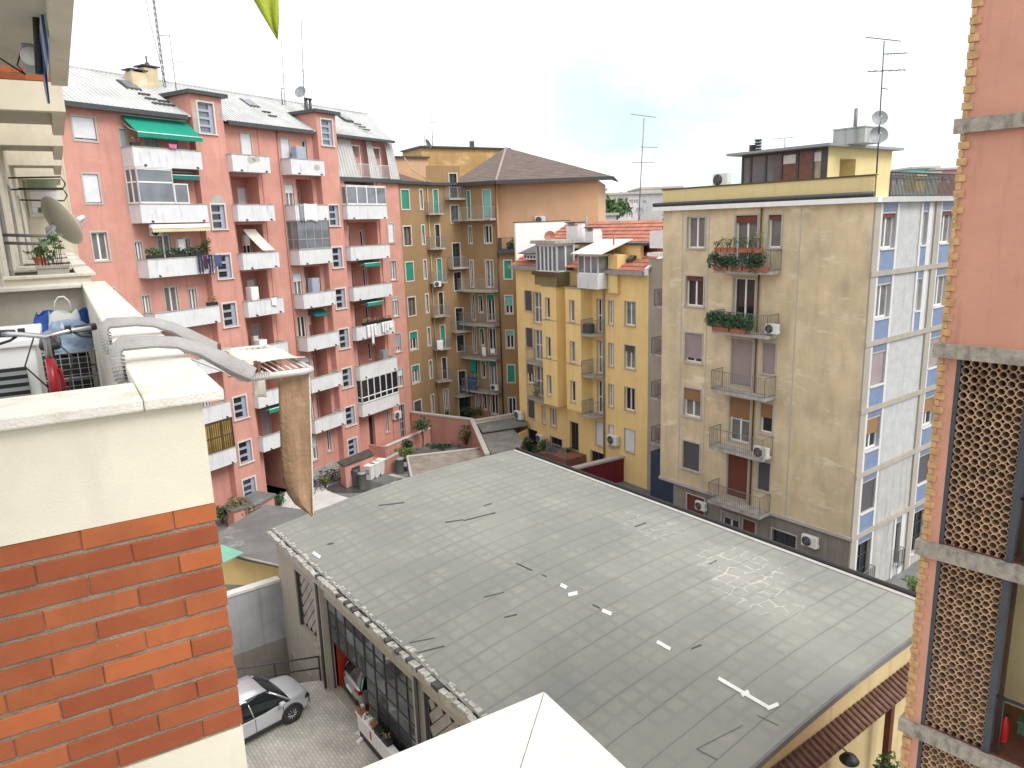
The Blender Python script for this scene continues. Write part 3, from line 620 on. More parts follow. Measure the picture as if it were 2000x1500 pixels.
for a0, a1, b0, b1 in ((9.98, 12.6, 10.0, 12.3), (13.8, 15.0, 14.2, 14.75), (16.2, 17.35, 16.5, 17.3)):
    corrug('mansard_slope', ((a0, -.15, 21.25), (a1, -.15, 21.25), (b1, .45, 24.15), (b0, .45, 24.15)), max(4, int((a1 - a0) * 3.4)), pink, 'zinc', .05)
for a0, a1 in ((12.7, 13.75), (15.05, 16.15)):
    window(pink, a0, a1, 21.4, 23.7, .82, .12, tm='white', sill=False, pane='curtain', shut='shut_white', frac=.35)
    d_ = MB(); rail_bars(d_, (a0 - .1, -.05, 0), (a1 + .1, -.05, 0), 21.3, 22.3, .12, .012); d_.build('balconet_rail', M['white'], pink)
for u, dd in ((-4.3, 2.6), (4.5, 2.6), (13.8, 2.5)):
    z = 24.2 + (dd + .45) / 4.45 * 2.7; n = (Vector((0, 4.45, 2.7))).normalized(); k = MB()
    P = lambda e, f, h: (u + e, dd + n.y * f - n.z * 0 , z + n.z * f + h)
    for e0, e1, f0, f1, h, m in ((0, .95, -.55, .55, .10, 0), (.1, .85, -.45, .45, .125, 1)):
        k.prism([P(e0, f0, 0), P(e1, f0, 0), P(e1, f1, 0), P(e0, f1, 0)], (0, 0, h), m)
    k.build('skylight', [M['gutter'], M['glassl']], roof, recalc=True)
g = MB()
for u, q in ((-4.0, (1.6, 1.1, .6)), (5.0, (1.5, 1.0)), (-1.0 - 2.2, (1.0, .6)), (14.3, (1.6, 1.2, .8))):
    for i, dd in enumerate(q): z = 24.2 + (dd + .45) / 4.45 * 2.7; MB().box(u + i * .05, u + .75 + i * .05, dd - .06, dd + .03, z + .04, z + .13).build('snow_guard', M['gutter'], roof)

k = MB(); k.box(-3.5, -2.55, 2.7, 3.4, 25.4, 26.95); k.box(-2.5, -1.6, 2.9, 3.7, 25.4, 27.35); k.box(-3.65, -2.45, 2.6, 3.5, 27.05, 27.11, 1); k.box(-2.62, -1.48, 2.8, 3.8, 27.42, 27.5, 1)
for x, y in ((-3.4, 2.8), (-2.65, 2.8), (-3.4, 3.3), (-2.65, 3.3)): k.box(x - .06, x + .06, y - .06, y + .06, 26.94, 27.06)
k.lathe([(.2, 27.5), (.12, 27.7), (.05, 27.75), (.05, 28.1)], (-2.0, 3.3, 0), 8, 1); k.build('chimney', [M['pale'], M['gutter']], roof)
for u in (10.9, 11.3): MB().tube([(u, 3.2, 25.8), (u, 3.2, 27.1)], .11, 8).tube([(u, 3.2, 27.12), (u, 3.2, 27.22)], .17, 8).build('chimney_pipe', M['gutter'], roof)
MB().tube([(1.0, 1.0, 24.6), (1.0, 1.0, 25.8)], .05, 6).tube([(.85, 1.0, 25.8), (1.15, 1.0, 25.8)], .05, 6).build('vent_pipe', M['zinc'], roof)
# entrance terrace with a low wall and railing at the right end
t = MB(); t.box(11.0, 17.2, -2.2, -.12, GZ, -.35, 0); t.box(9.95, 11.0, -1.6, -.56, GZ, -.6, 0); t.build('entrance_terrace', M['pink_shade'], pink)
t = MB(); t.box(10.9, 16.6, -2.36, -2.22, GZ, .35, 0); t.box(10.84, 16.7, -2.42, -2.16, .352, .44, 1); t.box(10.76, 10.9, -2.3, -.6, GZ, .35, 0); t.build('terrace_wall', [M['pink'], M['trimw']], pink)
# ------------------------------------------------------------------ the ochre block in the corner of the court
def rel(o, fp, ff):
    p = ff.o - fp.o; o.location = (p.dot(fp.u), -p.dot(fp.n), 0); o.rotation_euler = (0, 0, ff.rot - fp.rot); return o
def azof(a, b): return math.degrees(math.atan2((b - a).x, (b - a).y))
b1 = Z(740, 240, 4.6867); b2 = Z(740, 520, 4.6867)
BL = Fr(PK.w(17.31, .3, 0), 30.852)
_p1, _p2 = PK.w(21.6, .3, 0), PK.w(24.5, -1.3, 0)
BC = Fr(_p1, azof(_p1, _p2)); LC = (_p2 - _p1).length
BR = Fr(_p2, 120.852)
_p3 = PK.w(24.5, -5.05, 0); BG = Fr(_p3, 101.0); LG = BG.px(1168, 400, 1.2)[0]
brown = thing('apartment_block', 'ochre apartment block with green shutters and iron balconies in the inner corner', 'building', fr=BL)
def bw(fr, lst, d=0.0, sh=None, **k):
    o = None
    return o
def rects(fr, f, items, d=0.0):
    out = []
    for it in items:
        (x0, y0, x1, y1) = it[:4]; p = fr.px(*f(x0, y0), d); q = fr.px(*f(x1, y1), d); out.append((min(p[0], q[0]), max(p[0], q[0]), min(p[1], q[1]), max(p[1], q[1])) + tuple(it[4:]))
    return out
def facade(thing_, fbase, fr, u0, u1, z0, z1, ws, mat, dep=.2, d=0.0, **kw):
    mb = MB(); wall(mb, u0, u1, z0, z1, [(a, b, c, e, dep) for a, b, c, e, *_ in ws], d)
    rel(mb.build('wall', M[mat], thing_), fbase, fr)
    for a, b, c, e, *r in ws:
        k = dict(kw); k.update(r[0] if r else {}); rel(window(thing_, a, b, c, e, d, dep, **k), fbase, fr)
G_, GM, DK = dict(shut='shut_green', frac=.97), dict(shut='shut_mint', frac=.45), dict(pane='glass')
ca, cb = BL.px(*b1(197, 615)), BL.px(*b1(276, 790)); na, nb_ = BL.px(*b1(371, 620)), BL.px(*b1(404, 790))
ws = []
for i in range(7):
    z = 18.92 - 3.02 * i if i < 6 else .6
    k = [G_, dict(pane='curtain', fm='woodframe'), G_, dict(pane='curtain', fm='woodframe'), dict(shut='shut_green', frac=.38), dict(shut='shut_green', frac=.25, pane='glassl'), dict(shut='shut_dark', frac=.97)][i]
    ws.append((ca[0] + .05, cb[0] + .05, z, z + 1.55, k))
    ws.append((na[0], nb_[0], z, z + 1.6, [DK, dict(shut='shut_green', frac=.3), DK, DK, dict(shut='shut_green', frac=.25), dict(shut='shut_green', frac=.2), dict(pane='glassl')][i] | dict(leaves=1)))
facade(brown, BL, BL, -.0, 4.3, GZ, 21.0, ws, 'ochre', tm='trimw', sill=False, trim=.1)
# chamfered corner: narrow windows at left, stair windows and doors at right
ws = []
q0 = BC.px(*b1(497, 635)); q1 = BC.px(*b1(543, 770))
for i in range(7):
    z = 18.55 - 3.02 * i; ws.append((q0[0], q1[0], z if i < 6 else GZ + .1, z + 2.0, [G_, dict(fm='woodframe'), G_, dict(fm='woodframe'), G_, dict(fm='woodframe'), dict(pane='glass')][i]))
s0 = BC.px(*b1(655, 755))[0]; s1 = BC.px(*b1(722, 755))[0]
st = []
for f, y0, y1 in ((b1, 465, 690), (b1, 757, 912), (b1, 1103, 1320), (b1, 1368, 1535), (b2, 388, 590), (b2, 637, 783), (b2, 968, 1180)):
    z1 = BC.px(*f(690, y0))[1]; z0 = BC.px(*f(690, y1))[1]; st.append((s0, s1, z0, z1, dict(fm='gutter', bars=4)))
st.append((s0 - .1, s1 + .5, GZ + .1, 1.7, dict(fm='gutter', bars=2)))
facade(brown, BL, BC, 0, LC, GZ, 22.6, ws + st, 'ochre', tm='trimw', sill=False, trim=.08)
for i in (0, 2, 4, 6):
    z0 = st[i][2]; rel(rail_balcony(brown, [(s0 - .55, 0), (s0 - .45, -.75), (s1 + .45, -.75), (s1 + .55, 0)], z0 - .16, .14, .95, .10), BL, BC)
for i in range(6):
    z = 18.55 - 3.02 * i; rel(rail_balcony(brown, [(-.35, -.02), (-.25, -.7), (q1[0] + .2, -.75), (q1[0] + .25, -.01)], z - .16, .14, .98, .10), BL, BC)
# right wing
wl = BR.px(*b1(806, 615)); wl2 = BR.px(*b1(838, 760)); wr = BR.px(*b1(947, 600)); wr2 = BR.px(*b1(1015, 760))
ws = []
zb = [17.81, None, 11.5, 8.42, 5.28, 2.15]
for i in range(7):
    z = 18.0 - 3.08 * i
    ll = [G_, DK, dict(pane='glassl'), DK, DK, DK, DK][i]; rr = [dict(shut='shut_mint', frac=.97), DK, dict(pane='curtain'), dict(shut='shut_green', frac=.2), DK, dict(pane='curtain', shut='shut_green', frac=.2), DK][i]
    lo = z if i in (0, 2, 3, 4, 5) else z + .85
    if i == 6: lo = z + .4
    ws.append((wl[0], wl2[0], lo, z + 2.4, ll | dict(leaves=1))); ws.append((wr[0] + .05, wr2[0] + .1, lo, z + 2.4, rr))
    if i > 2: m_ = (wl2[0] + wr[0]) / 2; ws.append((m_ - .18, m_ + .22, z + .75, z + 2.3, dict(leaves=1, shut='shut_green', frac=.2)))
facade(brown, BL, BR, 0, 3.75, GZ, 20.95, ws, 'ochre', tm='trimw', sill=False, trim=.08)
for i, z in enumerate(zb):
    if z is None: continue
    rel(rail_balcony(brown, [(-.55 if i == 0 else -.1, -.02), (-.75 if i == 0 else -.3, -.8), (1.6, -1.15), (3.7, -1.05), (3.72, -.01)], z - .05, .16, 1.02, .10), BL, BR)
# gable wall and the lower part with a terrace
ws = rects(BG, b1, [(1146, 1266, 1216, 1428, G_)])
a0, a1 = ws[0][0], ws[0][1]; ws = []
for z, k in ((12.6, G_), (9.46, dict(shut='shut_mint', frac=.55)), (6.3, dict(shut='shut_mint', frac=.3)), (3.1, G_), (.0, DK)): ws.append((a0, a1, z, z + 1.6, k))
facade(brown, BL, BG, 0, LG, GZ, 15.2, ws, 'ochre', tm='trimw', sill=False, trim=.1)
t = MB(); wall(t, 0, LG, 15.2, 20.95, [], 1.2); t.face([(0, 1.2, 15.2), (0, 0, 15.2), (0, 0, 20.95), (0, 1.2, 20.95)]); t.face([(LG, 1.2, 10), (LG, 12, 10), (LG, 12, 20.9), (LG, 1.2, 20.9)]); rel(t.build('gable_wall', M['ochre_light'], brown), BL, BG)
t = MB(); t.box(-.05, 4.6, -.35, 1.15, 14.86, 15.2); rel(t.build('terrace_slab', M['gutter'], brown), BL, BG)
t = MB(); rail_bars(t, (.1, -.25, 0), (4.4, -.25, 0), 15.2, 16.2, .11, .012); rail_bars(t, (.1, -.25, 0), (.1, 1.1, 0), 15.2, 16.2, .11, .012); rel(t.build('terrace_railing', M['gutter'], brown), BL, BG)
# roofs
M['browntile'] = striped('brown_roof_tiles', (.085, .058, .047), (.17, .118, .096), 1.9, 'Z', .8, .5, var=.25)
ap = gz(988, 288, 25.2)
def lo(fr, P): q = P - fr.o; return Vector((q.dot(fr.u), -q.dot(fr.n), P.z))
E0, E1, E2, E3 = BR.w(-.7, -.45, 21.1), BG.w(.1, -.4, 21.1), BG.w(LG + 1.4, .75, 21.1), BG.w(LG + 1.4, 12, 21.1)
t = MB(); t.face([lo(BL, p) for p in (E0, E1, ap)]); t.face([lo(BL, p) for p in (E1, E2, ap)]); t.face([lo(BL, p) for p in (E2, E3, ap)]); t.face([lo(BL, p) for p in (E0, ap, BR.w(-.7, 9, 21.1))])
t.build('roof', M['browntile'], brown)
t = MB()
t.tube([lo(BL, E1), lo(BL, ap)], .13, 6); t.build('ridge_tiles', plaster('pale_ridge_tile', (.36, .29, .25)), brown)
t = MB()
for p, q in ((E0, E1), (E1, E2)):
    P, Q = lo(BL, p), lo(BL, q); t.prism([P + Vector((0, 0, -.28)), Q + Vector((0, 0, -.28)), Q + Vector((0, 0, .02)), P + Vector((0, 0, .02))], (Q - P).cross(Vector((0, 0, 1))).normalized() * .16)
t.prism([lo(BL, p) for p in (E0, E1, E2, BG.w(LG, 2.2, 21.1), BG.w(.4, 1.3, 21.1), BR.w(0, .4, 21.1))], (0, 0, -.1))
t.box(-.1, 4.55, -.35, -.1, 20.95, 21.2); t.build('gutter', M['gutter'], brown)
t = MB(); P0, P1 = Vector((0, -.2, 21.15)), Vector((4.5, -.2, 21.15)); t.face([P0, P1, Vector((4.6, 1.2, 21.5)), Vector((0, 4.5, 23.3))]); t.build('roof', M['browntile'], brown)
c = rel(MB().box(-.1, LC + .2, -.35, -.02, 20.92, 21.15).build('gutter', M['gutter'], brown), BL, BC)
# roof storey blocks behind
DB = 10.0
def bp(fr, x, y, d): return fr.px(x, y, d)
u0, z1 = bp(BC, 823, 288, DB); u1, _ = bp(BC, 990, 284, DB); t = MB(); wall(t, u0, u1, 19, z1, [], DB); t.face([(u0, DB, 19), (u0, 15, 19), (u0, 15, z1), (u0, DB, z1)]); t.face([(u1, DB, 19), (u1, 15, 19), (u1, 15, z1), (u1, DB, z1)])
t.box(u0 + 1.6, u1 - 3.9, DB - .03, DB - .001, z1 - 2.9, z1 - .55)
o = rel(t.build('roof_storey', plaster('patched_ochre_plaster', (.47, .30, .125), dirt=(.33, .21, .10), var=.16, streak=.5, light=(.62, .44, .22), lthr=.54), brown), BL, BC)
MB().box(u0 - .25, u1 + .3, DB - .3, 15, z1, z1 + .16).build('flat_roof', M['gutter'], o)
MB().box(u0 + 6.2, u0 + 6.6, DB + 1, DB + 1.4, z1 + .16, z1 + .9).build('chimney_pipe', M['gutter'], o)
u2, z2 = bp(BC, 770, 308, 3.0); u3, _ = bp(BC, 824, 308, 3.0); t = MB(); wall(t, u2 - 2, u3 + .6, 20, z2, [], 3.0)
o = rel(t.build('roof_storey', M['ochre_light'], brown), BL, BC); MB().box(u2 - 2.1, u3 + .7, 2.75, 6, z2, z2 + .14).build('flat_roof', M['gutter'], o)
# down pipes
t = MB(); t.tube([(4.25, -.09, 21.0), (4.25, -.09, GZ)], .05, 7); t.tube([(4.25, -.09, 21), (4.45, -.3, 21.2), (4.2, 1.5, 22.4), (3.9, 2.0, 23.4)], .05, 7); t.build('drain_pipe', plaster('beige_pipe', (.55, .42, .25), bump=0), brown)
rel(MB().tube([(-.02, -.1, 20.9), (-.02, -.1, GZ)], .06, 7).build('drain_pipe', M['woodframe'], brown), BL, BG)
# ------------------------------------------------------------------ the yellow house with the red tiled roof
y1 = Z(980, 400, 4.6875); y2 = Z(980, 620, 4.6875)
_d = ray(1220, 650); _d = _d / _d.y * 50
YH = Fr(_d, 145.0)                    # u runs to the right in the picture, towards the viewer
yel = thing('town_house', 'yellow house with bay projections, roof verandas and a red tiled roof', 'building', fr=YH)
def YR(f, x0, y0, x1, y1_, d=0.0): return rects(YH, f, [(x0, y0, x1, y1_)], d)[0]
ZE = 13.85
uR = YH.px(*y1(1345, 700))[0]; uL = YH.px(*y1(130, 700))[0]
BAY = 1.1                             # how far the middle part stands forward
bl0 = YH.px(*y1(365, 900), -BAY)[0]; bl1 = YH.px(*y1(497, 900), -BAY)[0]
br0 = YH.px(*y1(582, 900), -BAY)[0]; br1 = YH.px(*y1(722, 900), -BAY)[0]
ws = []
lev = [10.42, 7.42, 4.45, 1.45]       # sills, from the top
rc_ = YR(y1, 1128, 892, 1222, 1060); r0, r1 = rc_[0], rc_[1]; nr = YR(y1, 978, 880, 1022, 1040); n0, n1 = nr[0], nr[1]
for i, z in enumerate(lev):
    k = [dict(pane='glassl'), dict(shut='shut_dark', frac=.28, pane='glassl'), dict(pane='void'), dict(shut='shut_white', frac=.98)][i]
    ws.append((r0, r1, z, z + 1.62, k)); ws.append((n0, n1, z - .1, z + 1.55, dict(pane='glassl') if i < 3 else k))
lw = YR(y1, 210, 800, 278, 955); l0, l1 = lw[0], lw[1]
for i, z in enumerate(lev):
    z += .1; ws.append((l0, l1, z, z + 1.6, [dict(shut='shut_dark', frac=.98), dict(shut='shut_dark', frac=.98), dict(shut='shut_dark', frac=.5), dict(shut='shut_dark', frac=.98)][i]))
gd = YR(y1, 290, 835, 362, 1095)
for z in (lev[0] - .75, lev[1] - .75, lev[2] - .75): ws.append((gd[0], gd[1] + .1, z, z + 2.4, dict(fm='white', bars=1, pane='glassl')))
for x0, x1 in ((368, 402), (445, 500)):
    q = YR(y2, x0, 810, x1, 950); ws.append((q[0], q[1], lev[3], lev[3] + 1.45, dict(pane='glassl')))
dm = YR(y1, 872, 860, 935, 1130)
for i, z in enumerate(lev[:3]): ws.append((dm[0], dm[1], z - .78, z + 1.6, dict(pane=['glass', 'glassl', 'glass'][i], bars=1)))
q = YR(y2, 862, 945, 930, 1120); ws.append((q[0], q[1], lev[3] - .3, lev[3] + 1.5, dict(shut='shut_white', frac=.98)))
dr = YR(y2, 618, 990, 705, 1230); ws.append((dr[0] + .1, dr[1], .1, 2.35, dict(fm='woodframe', pane='glass', sill=False)))
for x0, x1 in ((235, 330), (445, 555), (815, 935)):
    q = YR(y2, x0, 1075, x1, 1250); ws.append((q[0], q[1], GZ + .2, GZ + 1.5, dict(fm='gutter', pane='glass')))
mb = MB(); wall(mb, uL, uR, GZ - .5, ZE, [(a, b, c, e, .2) for a, b, c, e, *_ in ws])
mb.face([(uR, 0, GZ), (uR, 9, GZ), (uR, 9, ZE), (uR, 0, ZE)]); mb.face([(uL, 0, GZ), (uL, 9, GZ), (uL, 9, ZE), (uL, 0, ZE)])
mb.build('wall', M['yellow'], yel)
for a, b, c, e, k in ws: window(yel, a, b, c, e, 0, .2, trim=.05, tm='trim', **k)
ZT = YH.px(*y1(430, 750), -BAY)[1]; ZB = YH.px(*y2(440, 800), -BAY)[1]
for nm, a0, a1, zb_ in (('bay', bl0, bl1, ZB), ('bay', br0, br1, YH.px(*y2(650, 850), -BAY)[1])):
    hs = []
    for i, z in enumerate(lev[:3]):
        m_ = (a0 + a1) / 2 + (-.12 if a0 == bl0 else -.1); hs.append((m_ - .25, m_ + .25, z - .05, z + 1.5, .18))
    mb = MB(); wall(mb, a0, a1, zb_, ZT, hs, -BAY); mb.face([(a0, -BAY, zb_), (a0, 0, zb_), (a0, 0, ZT), (a0, -BAY, ZT)]); mb.face([(a1, -BAY, zb_), (a1, 0, zb_), (a1, 0, ZT), (a1, -BAY, ZT)])
    mb.face([(a0, -BAY, zb_), (a1, -BAY, zb_), (a1, 0, zb_), (a0, 0, zb_)]); mb.box(a0 - .05, a1 + .05, -BAY - .05, 0, ZT, ZT + .1, 1)
    for z in lev[:2]: mb.box(a0 - .01, a1 + .01, -BAY - .02, -BAY - .001, z - .22, z - .16, 1)
    mb.build('bay', [M['yellow'], M['pier']], yel)
    for i, (a, b, c, e, dp) in enumerate(hs): window(yel, a, b, c, e, -BAY, .18, trim=.04, leaves=1, pane=['glass', 'glass', 'curtain'][i] if a0 == bl0 else ['glassl', 'glassl', 'glass'][i])
# balconies of the right-hand bay and the left corner
e1 = YH.px(*y1(945, 1150))[0]
for i, z in enumerate(lev[:3]):
    rail_balcony(yel, [(br1 + .01, 0), (br1 + .01, -BAY - .05), (br1 + .9, -BAY + .05), (e1, -.35), (e1, 0)], z - .98, .16, 1.0, .11, slabmat='pier')
    if i: rail_balcony(yel, [(gd[0] - .1, 0), (gd[0] - .05, -.9), (bl0 - .02, -.9), (bl0 - .02, 0)], z - .95 , .16, 1.0, .11, slabmat='pier')
# red tiled roof
M['redtile'] = striped('red_roof_tiles', (.36, .105, .055), (.62, .235, .14), 1.05, 'Y', .75, .6, var=.22)
def tiled(name, q, rows, cols_, parent, mat='redtile', h=.06, wave=.05):
    bl, br, tr, tl = [Vector(p) for p in q]; nn = (br - bl).cross(tl - bl).normalized(); mb = MB(); G = []
    if nn.z < 0: nn = -nn
    for i in range(rows):
        for f, k in ((0, 1.0), (.98, 0.0)):
            v = (i + f) / rows; a, b = bl.lerp(tl, v), br.lerp(tr, v)
            G.append([a.lerp(b, j / (cols_ * 2)) + nn * (h * k + wave * (j % 2)) for j in range(cols_ * 2 + 1)])
    mb.grid(G, smooth=False); return mb.build(name, M[mat], parent)
M['redclay'] = flat('red_clay_tile', (.42, .165, .11), .8, var=.3, scale=1.5)
rz0, rz1, rd = ZE + .25, 17.35, 6.0
uu0 = YH.px(*y1(975, 590))[0]
roof_y = tiled('roof', ((uL - .3, -.35, rz0), (uR - .05, -.35, rz0), (uR - .05, rd, rz1), (uL - .3, rd, rz1)), 13, 44, yel, 'redclay')
t = MB(); t.face([(uL - .3, rd, rz1), (uR, rd, rz1), (uR, 11, rz0), (uL - .3, 11, rz0)]); t.build('rear_roof_slope', M['redclay'], yel)
t = MB(); t.prism([(uR - .04, -.35, rz0 + .1), (uR + .22, -.35, rz0 + .1), (uR + .22, rd, rz1 + .15), (uR - .04, rd, rz1 + .15)], (0, 0, .14)); t.build('party_wall', M['white'], yel, recalc=True)
p0 = YH.px(*y1(135, 190), 5)
pd0 = YH.pu(1008, 470, uL - .3)[0]
t = MB(); t.prism([(uL - .35, pd0, ZE - .2), (uL - .35, 6.0, ZE - .2), (uL - .35, 6.0, rz1 + .12), (uL - .35, pd0, rz1 + .12)], (-.18, 0, 0)); t.box(uL - .6, uL - .3, pd0 - .05, 6.1, rz1 + .13, rz1 + .2, 1); t.build('party_wall', [M['white'], M['gutter']], yel, recalc=True)
t = MB()
e0 = YH.px(*y1(915, 610))[0]
t.box(e0, uR - .05, -.55, -.36, ZE + .02, ZE + .28); t.box(uL - .3, bl0, -.55, -.36, ZE + .02, ZE + .28); t.build('gutter', M['railg'], yel)
t = MB(); t.tube([(e0 + .35, -.42, ZE + .1), (e0 + .3, -.12, ZE - .3), (e0 + .3, -.12, .3)], .06, 7); t.build('drain_pipe', M['pier'], yel)
# roof verandas standing on the bays
zs = ZT + .1
v0 = YH.px(*y1(325, 600), -BAY)[0]; v1 = YH.px(*y1(505, 600), -BAY)[0]
t = MB(); t.box(v0 - .2, v1 + .12, -BAY - .12, .9, zs, zs + .95); t.box(v0 - .3, v1 + .15, -BAY - .3, -BAY - .12, zs + .75, zs + 1.02, 1); t.build('veranda_parapet', [striped('olive_boards', (.16, .13, .05), (.24, .21, .09), 4, 'X'), M['woodframe']], yel)
glazed(yel, v0, v1, zs + .98, zs + 3.0, -BAY, .5, 5, 'white', None, 'glassl', .12, name='glazed_veranda')
MB().box(v0 - .35, v1 + .3, -BAY - .35, .55, zs + 3.06, zs + 3.3).build('veranda_roof', M['concrete'], yel)
w0 = YH.px(*y1(700, 640), -BAY)[0]; w1 = YH.px(*y1(885, 640), -BAY)[0]
t = MB(); t.box(w0, w1, -BAY - .1, .8, zs, zs + 1.0); t.build('veranda_parapet', M['pwhite'], yel)
glazed(yel, w0 + .05, w1 - .05, zs + 1.0, zs + 2.3, -BAY, .9, 3, 'white', None, 'glassl', .09)
M['beige_sheet'] = striped('beige_corrugated_sheet', (.60, .57, .50), (.70, .67, .60), 5, 'X', .7)
t = MB(); t.prism([(w0 - .25, -BAY - .45, zs + 2.36), (w1 + .75, -BAY - .45, zs + 2.36), (w1 + .75, 1.4, zs + 3.25), (w0 - .25, 1.4, zs + 3.25)], (0, 0, .06)); t.build('veranda_roof', M['beige_sheet'], yel, recalc=True)
t = MB(); rail_bars(t, (v1 + .15, -BAY - .02, 0), (w0, -BAY - .02, 0), zs, zs + 1.05, .1, .012); t.build('terrace_railing', M['woodframe'], yel)
t = MB(); t.box(v1 + .1, w1 + 1.9, 1.0, 1.3, zs, zs + 2.9); t.box(w1 + .1, w1 + 1.0, -.3, 1.0, zs - .3, zs + 2.3); t.build('dormer_wall', M['yellow'], yel)
t = MB(); t.box(v1 - .3, w1 + 2.6, .7, 2.6, zs + 2.92, zs + 3.06); t.build('dormer_roof', M['gutter'], yel)
window(yel, v1 + .25, v1 + .85, zs + .05, zs + 2.1, 1.0, .001 + .05, trim=0, fm='woodframe', pane='void', sill=False, name='door')
for x0, x1, yt, yb in ((592, 695, 195, 330), (765, 835, 245, 335)):
    a = YH.px(*y1(x0, yb), 1.6); b = YH.px(*y1(x1, yt), 1.6); k = MB(); k.box(a[0], b[0], 1.6, 2.5, zs + 2.6, b[1]); k.box(a[0] - .08, b[0] + .08, 1.5, 2.6, b[1] + .25, b[1] + .32, 1)
    for u in (a[0] + .05, b[0] - .05): k.box(u - .05, u + .05, 1.65, 2.4, b[1], b[1] + .25)
    k.build('chimney', [M['white'], M['gutter']], roof_y)
a = YH.px(*y1(775, 230), 2); MB().tube([(a[0], 2.0, 16), (a[0], 2.0, YH.px(*y1(775, 95), 2)[1])], .09, 8).build('flue_pipe', M['dishgrey'], roof_y)
a = YH.px(*y1(1025, 520), .2); b = YH.px(*y1(1025, 280), .2); MB().tube([(a[0], .2, a[1]), (b[0], .2, b[1])], .06, 8).build('flue_pipe', M['redclay'], roof_y)
sl = (rz1 - rz0) / (rd + .35)
def onroof(f, x, y):
    for i in range(60):
        d = -.3 + i * .1; u, z = YH.px(*f(x, y), d)
        if z <= rz0 + (d + .35) * sl + .02: pass
        else: return u, d
    return u, d
k = MB(); u, d = YH.px(*y1(1105, 530), .6)[0], .6
u2 = YH.px(*y1(1195, 530), .6)[0]; zz = lambda dd: rz0 + (dd + .35) * sl + .1
k.prism([(u, .5, zz(.5)), (u2, .5, zz(.5)), (u2, 2.0, zz(2.0)), (u, 2.0, zz(2.0))], (0, 0, .16)); k.prism([(u + .1, .6, zz(.6) + .165), (u2 - .1, .6, zz(.6) + .165), (u2 - .1, 1.9, zz(1.9) + .165), (u + .1, 1.9, zz(1.9) + .165)], (0, 0, .02), 1); k.build('skylight', [M['gutter'], M['glassl']], roof_y, recalc=True)
# small low dormer at the left end
a = YH.px(*y1(205, 500), -.1); b = YH.px(*y1(315, 465), -.1); k = MB(); k.box(a[0], b[0], -.12, 1.4, a[1], b[1] + .1); k.prism([(a[0] - .3, -.45, b[1] + .12), (b[0] + .1, -.45, b[1] + .12), (b[0] + .1, 2.0, b[1] + .9), (a[0] - .3, 2.0, b[1] + .9)], (0, 0, .06), 1)
for i in range(4): u = a[0] + (b[0] - a[0]) * (i + .2) / 4; k.box(u, u + (b[0] - a[0]) * .15, -.135, -.121, a[1] + .1, b[1] - .02, 2)
k.build('dormer', [M['white'], M['gutter'], M['glass']], roof_y)
# entrance steps
P = YH.px(*y2(660, 1230)); t = MB(); t.box(dr[0] - .5, dr[1] + .9, -2.0, -.001, GZ - .3, .08); t.box(dr[0] - 1.6, dr[0] - .5, -1.8, -.1, GZ - .3, -.2); t.build('entrance_steps', flat('red_stone', (.24, .10, .07), .7, var=.2), yel)
t = MB(); rail_bars(t, (dr[0] - .4, -1.95, 0), (dr[1] + .8, -1.95, 0), .08, 1.0, .12, .014); t.build('step_railing', M['railg'], yel)
# ------------------------------------------------------------------ the beige block at the right
CO = Vector((15.5523, 31.8355, 0))
_a = R(-37.25); LEN = 11.57
PL = Fr(CO + LEN * Vector((math.sin(_a), math.cos(_a), 0)), 142.75)      # u: 0 at the far left edge, LEN at the corner
PR = Fr(CO, 52.75)
pale = thing('apartment_block', 'stained beige apartment block with a white rendered side wall and blue panels', 'building', fr=PL)
S = 3.07
ws = []
for i in range(5):
    zt = 17.49 - S * i
    k1 = [dict(pane='curtain'), dict(shut='shut_red', frac=.16, pane='glass'), dict(shut='shut_mauve', frac=.85), dict(shut='shut_wood', frac=.42, pane='curtain'), dict(shut='shut_dark', frac=.99)][i]
    ws.append((LEN - 9.9, LEN - 8.75, zt - 1.6, zt, k1))
    k2 = [dict(shut='shut_red', frac=.15, pane='curtain'), dict(pane='glass'), dict(shut='shut_mauve', frac=.99), dict(shut='shut_wood', frac=.45, pane='curtain', bars=1), dict(shut='shut_red', frac=.99)][i]
    ws.append((LEN - 6.88, LEN - 5.63, zt - 2.38, zt, k2 | dict(sill=False)))
    if i != 1:
        k3 = [dict(pane='curtain', shut='shut_red', frac=.14), None, dict(shut='shut_mauve', frac=.99), dict(shut='shut_wood', frac=.48), dict(shut='shut_dark', frac=.99)][i]
        ws.append((LEN - 5.03, LEN - 4.33, zt - 1.55, zt - .02, k3 | dict(leaves=1)))
mb = MB(); wall(mb, 0, LEN, 2.66, 17.9, [(a, b, c, e, .22) for a, b, c, e, _ in ws])
mb.face([(0, 0, 2.66), (0, 10, 2.66), (0, 10, 18), (0, 0, 18)]); mb.build('wall', M['pale'], pale)
mb = MB(); z0 = -1.6
gw = [(LEN - 9.6, LEN - 8.4, .35, 2.1, dict(shut='shut_red', frac=.99)), (LEN - 7.2, LEN - 6.1, .2, 1.75, dict(shut='shut_grey', frac=.2, pane='glass')), (LEN - 5.85, LEN - 5.1, -.6, 1.75, dict(shut='shut_red', frac=.99, sill=False)), (LEN - 4.1, LEN - 2.75, .1, 1.75, dict(fm='gutter', bars=2, pane='glass'))]
wall(mb, .95, LEN, z0, 2.50, [(a, b, c, e, .2) for a, b, c, e, _ in gw], .08); mb.face([(.95, .08, z0), (.95, 9, z0), (.95, 9, 2.5), (.95, .08, 2.5)]); mb.build('base_wall', M['greyplaster'], pale)
for a, b, c, e, k in ws: window(pale, a, b, c, e, 0, .22, trim=.08, tm='trim', **k)
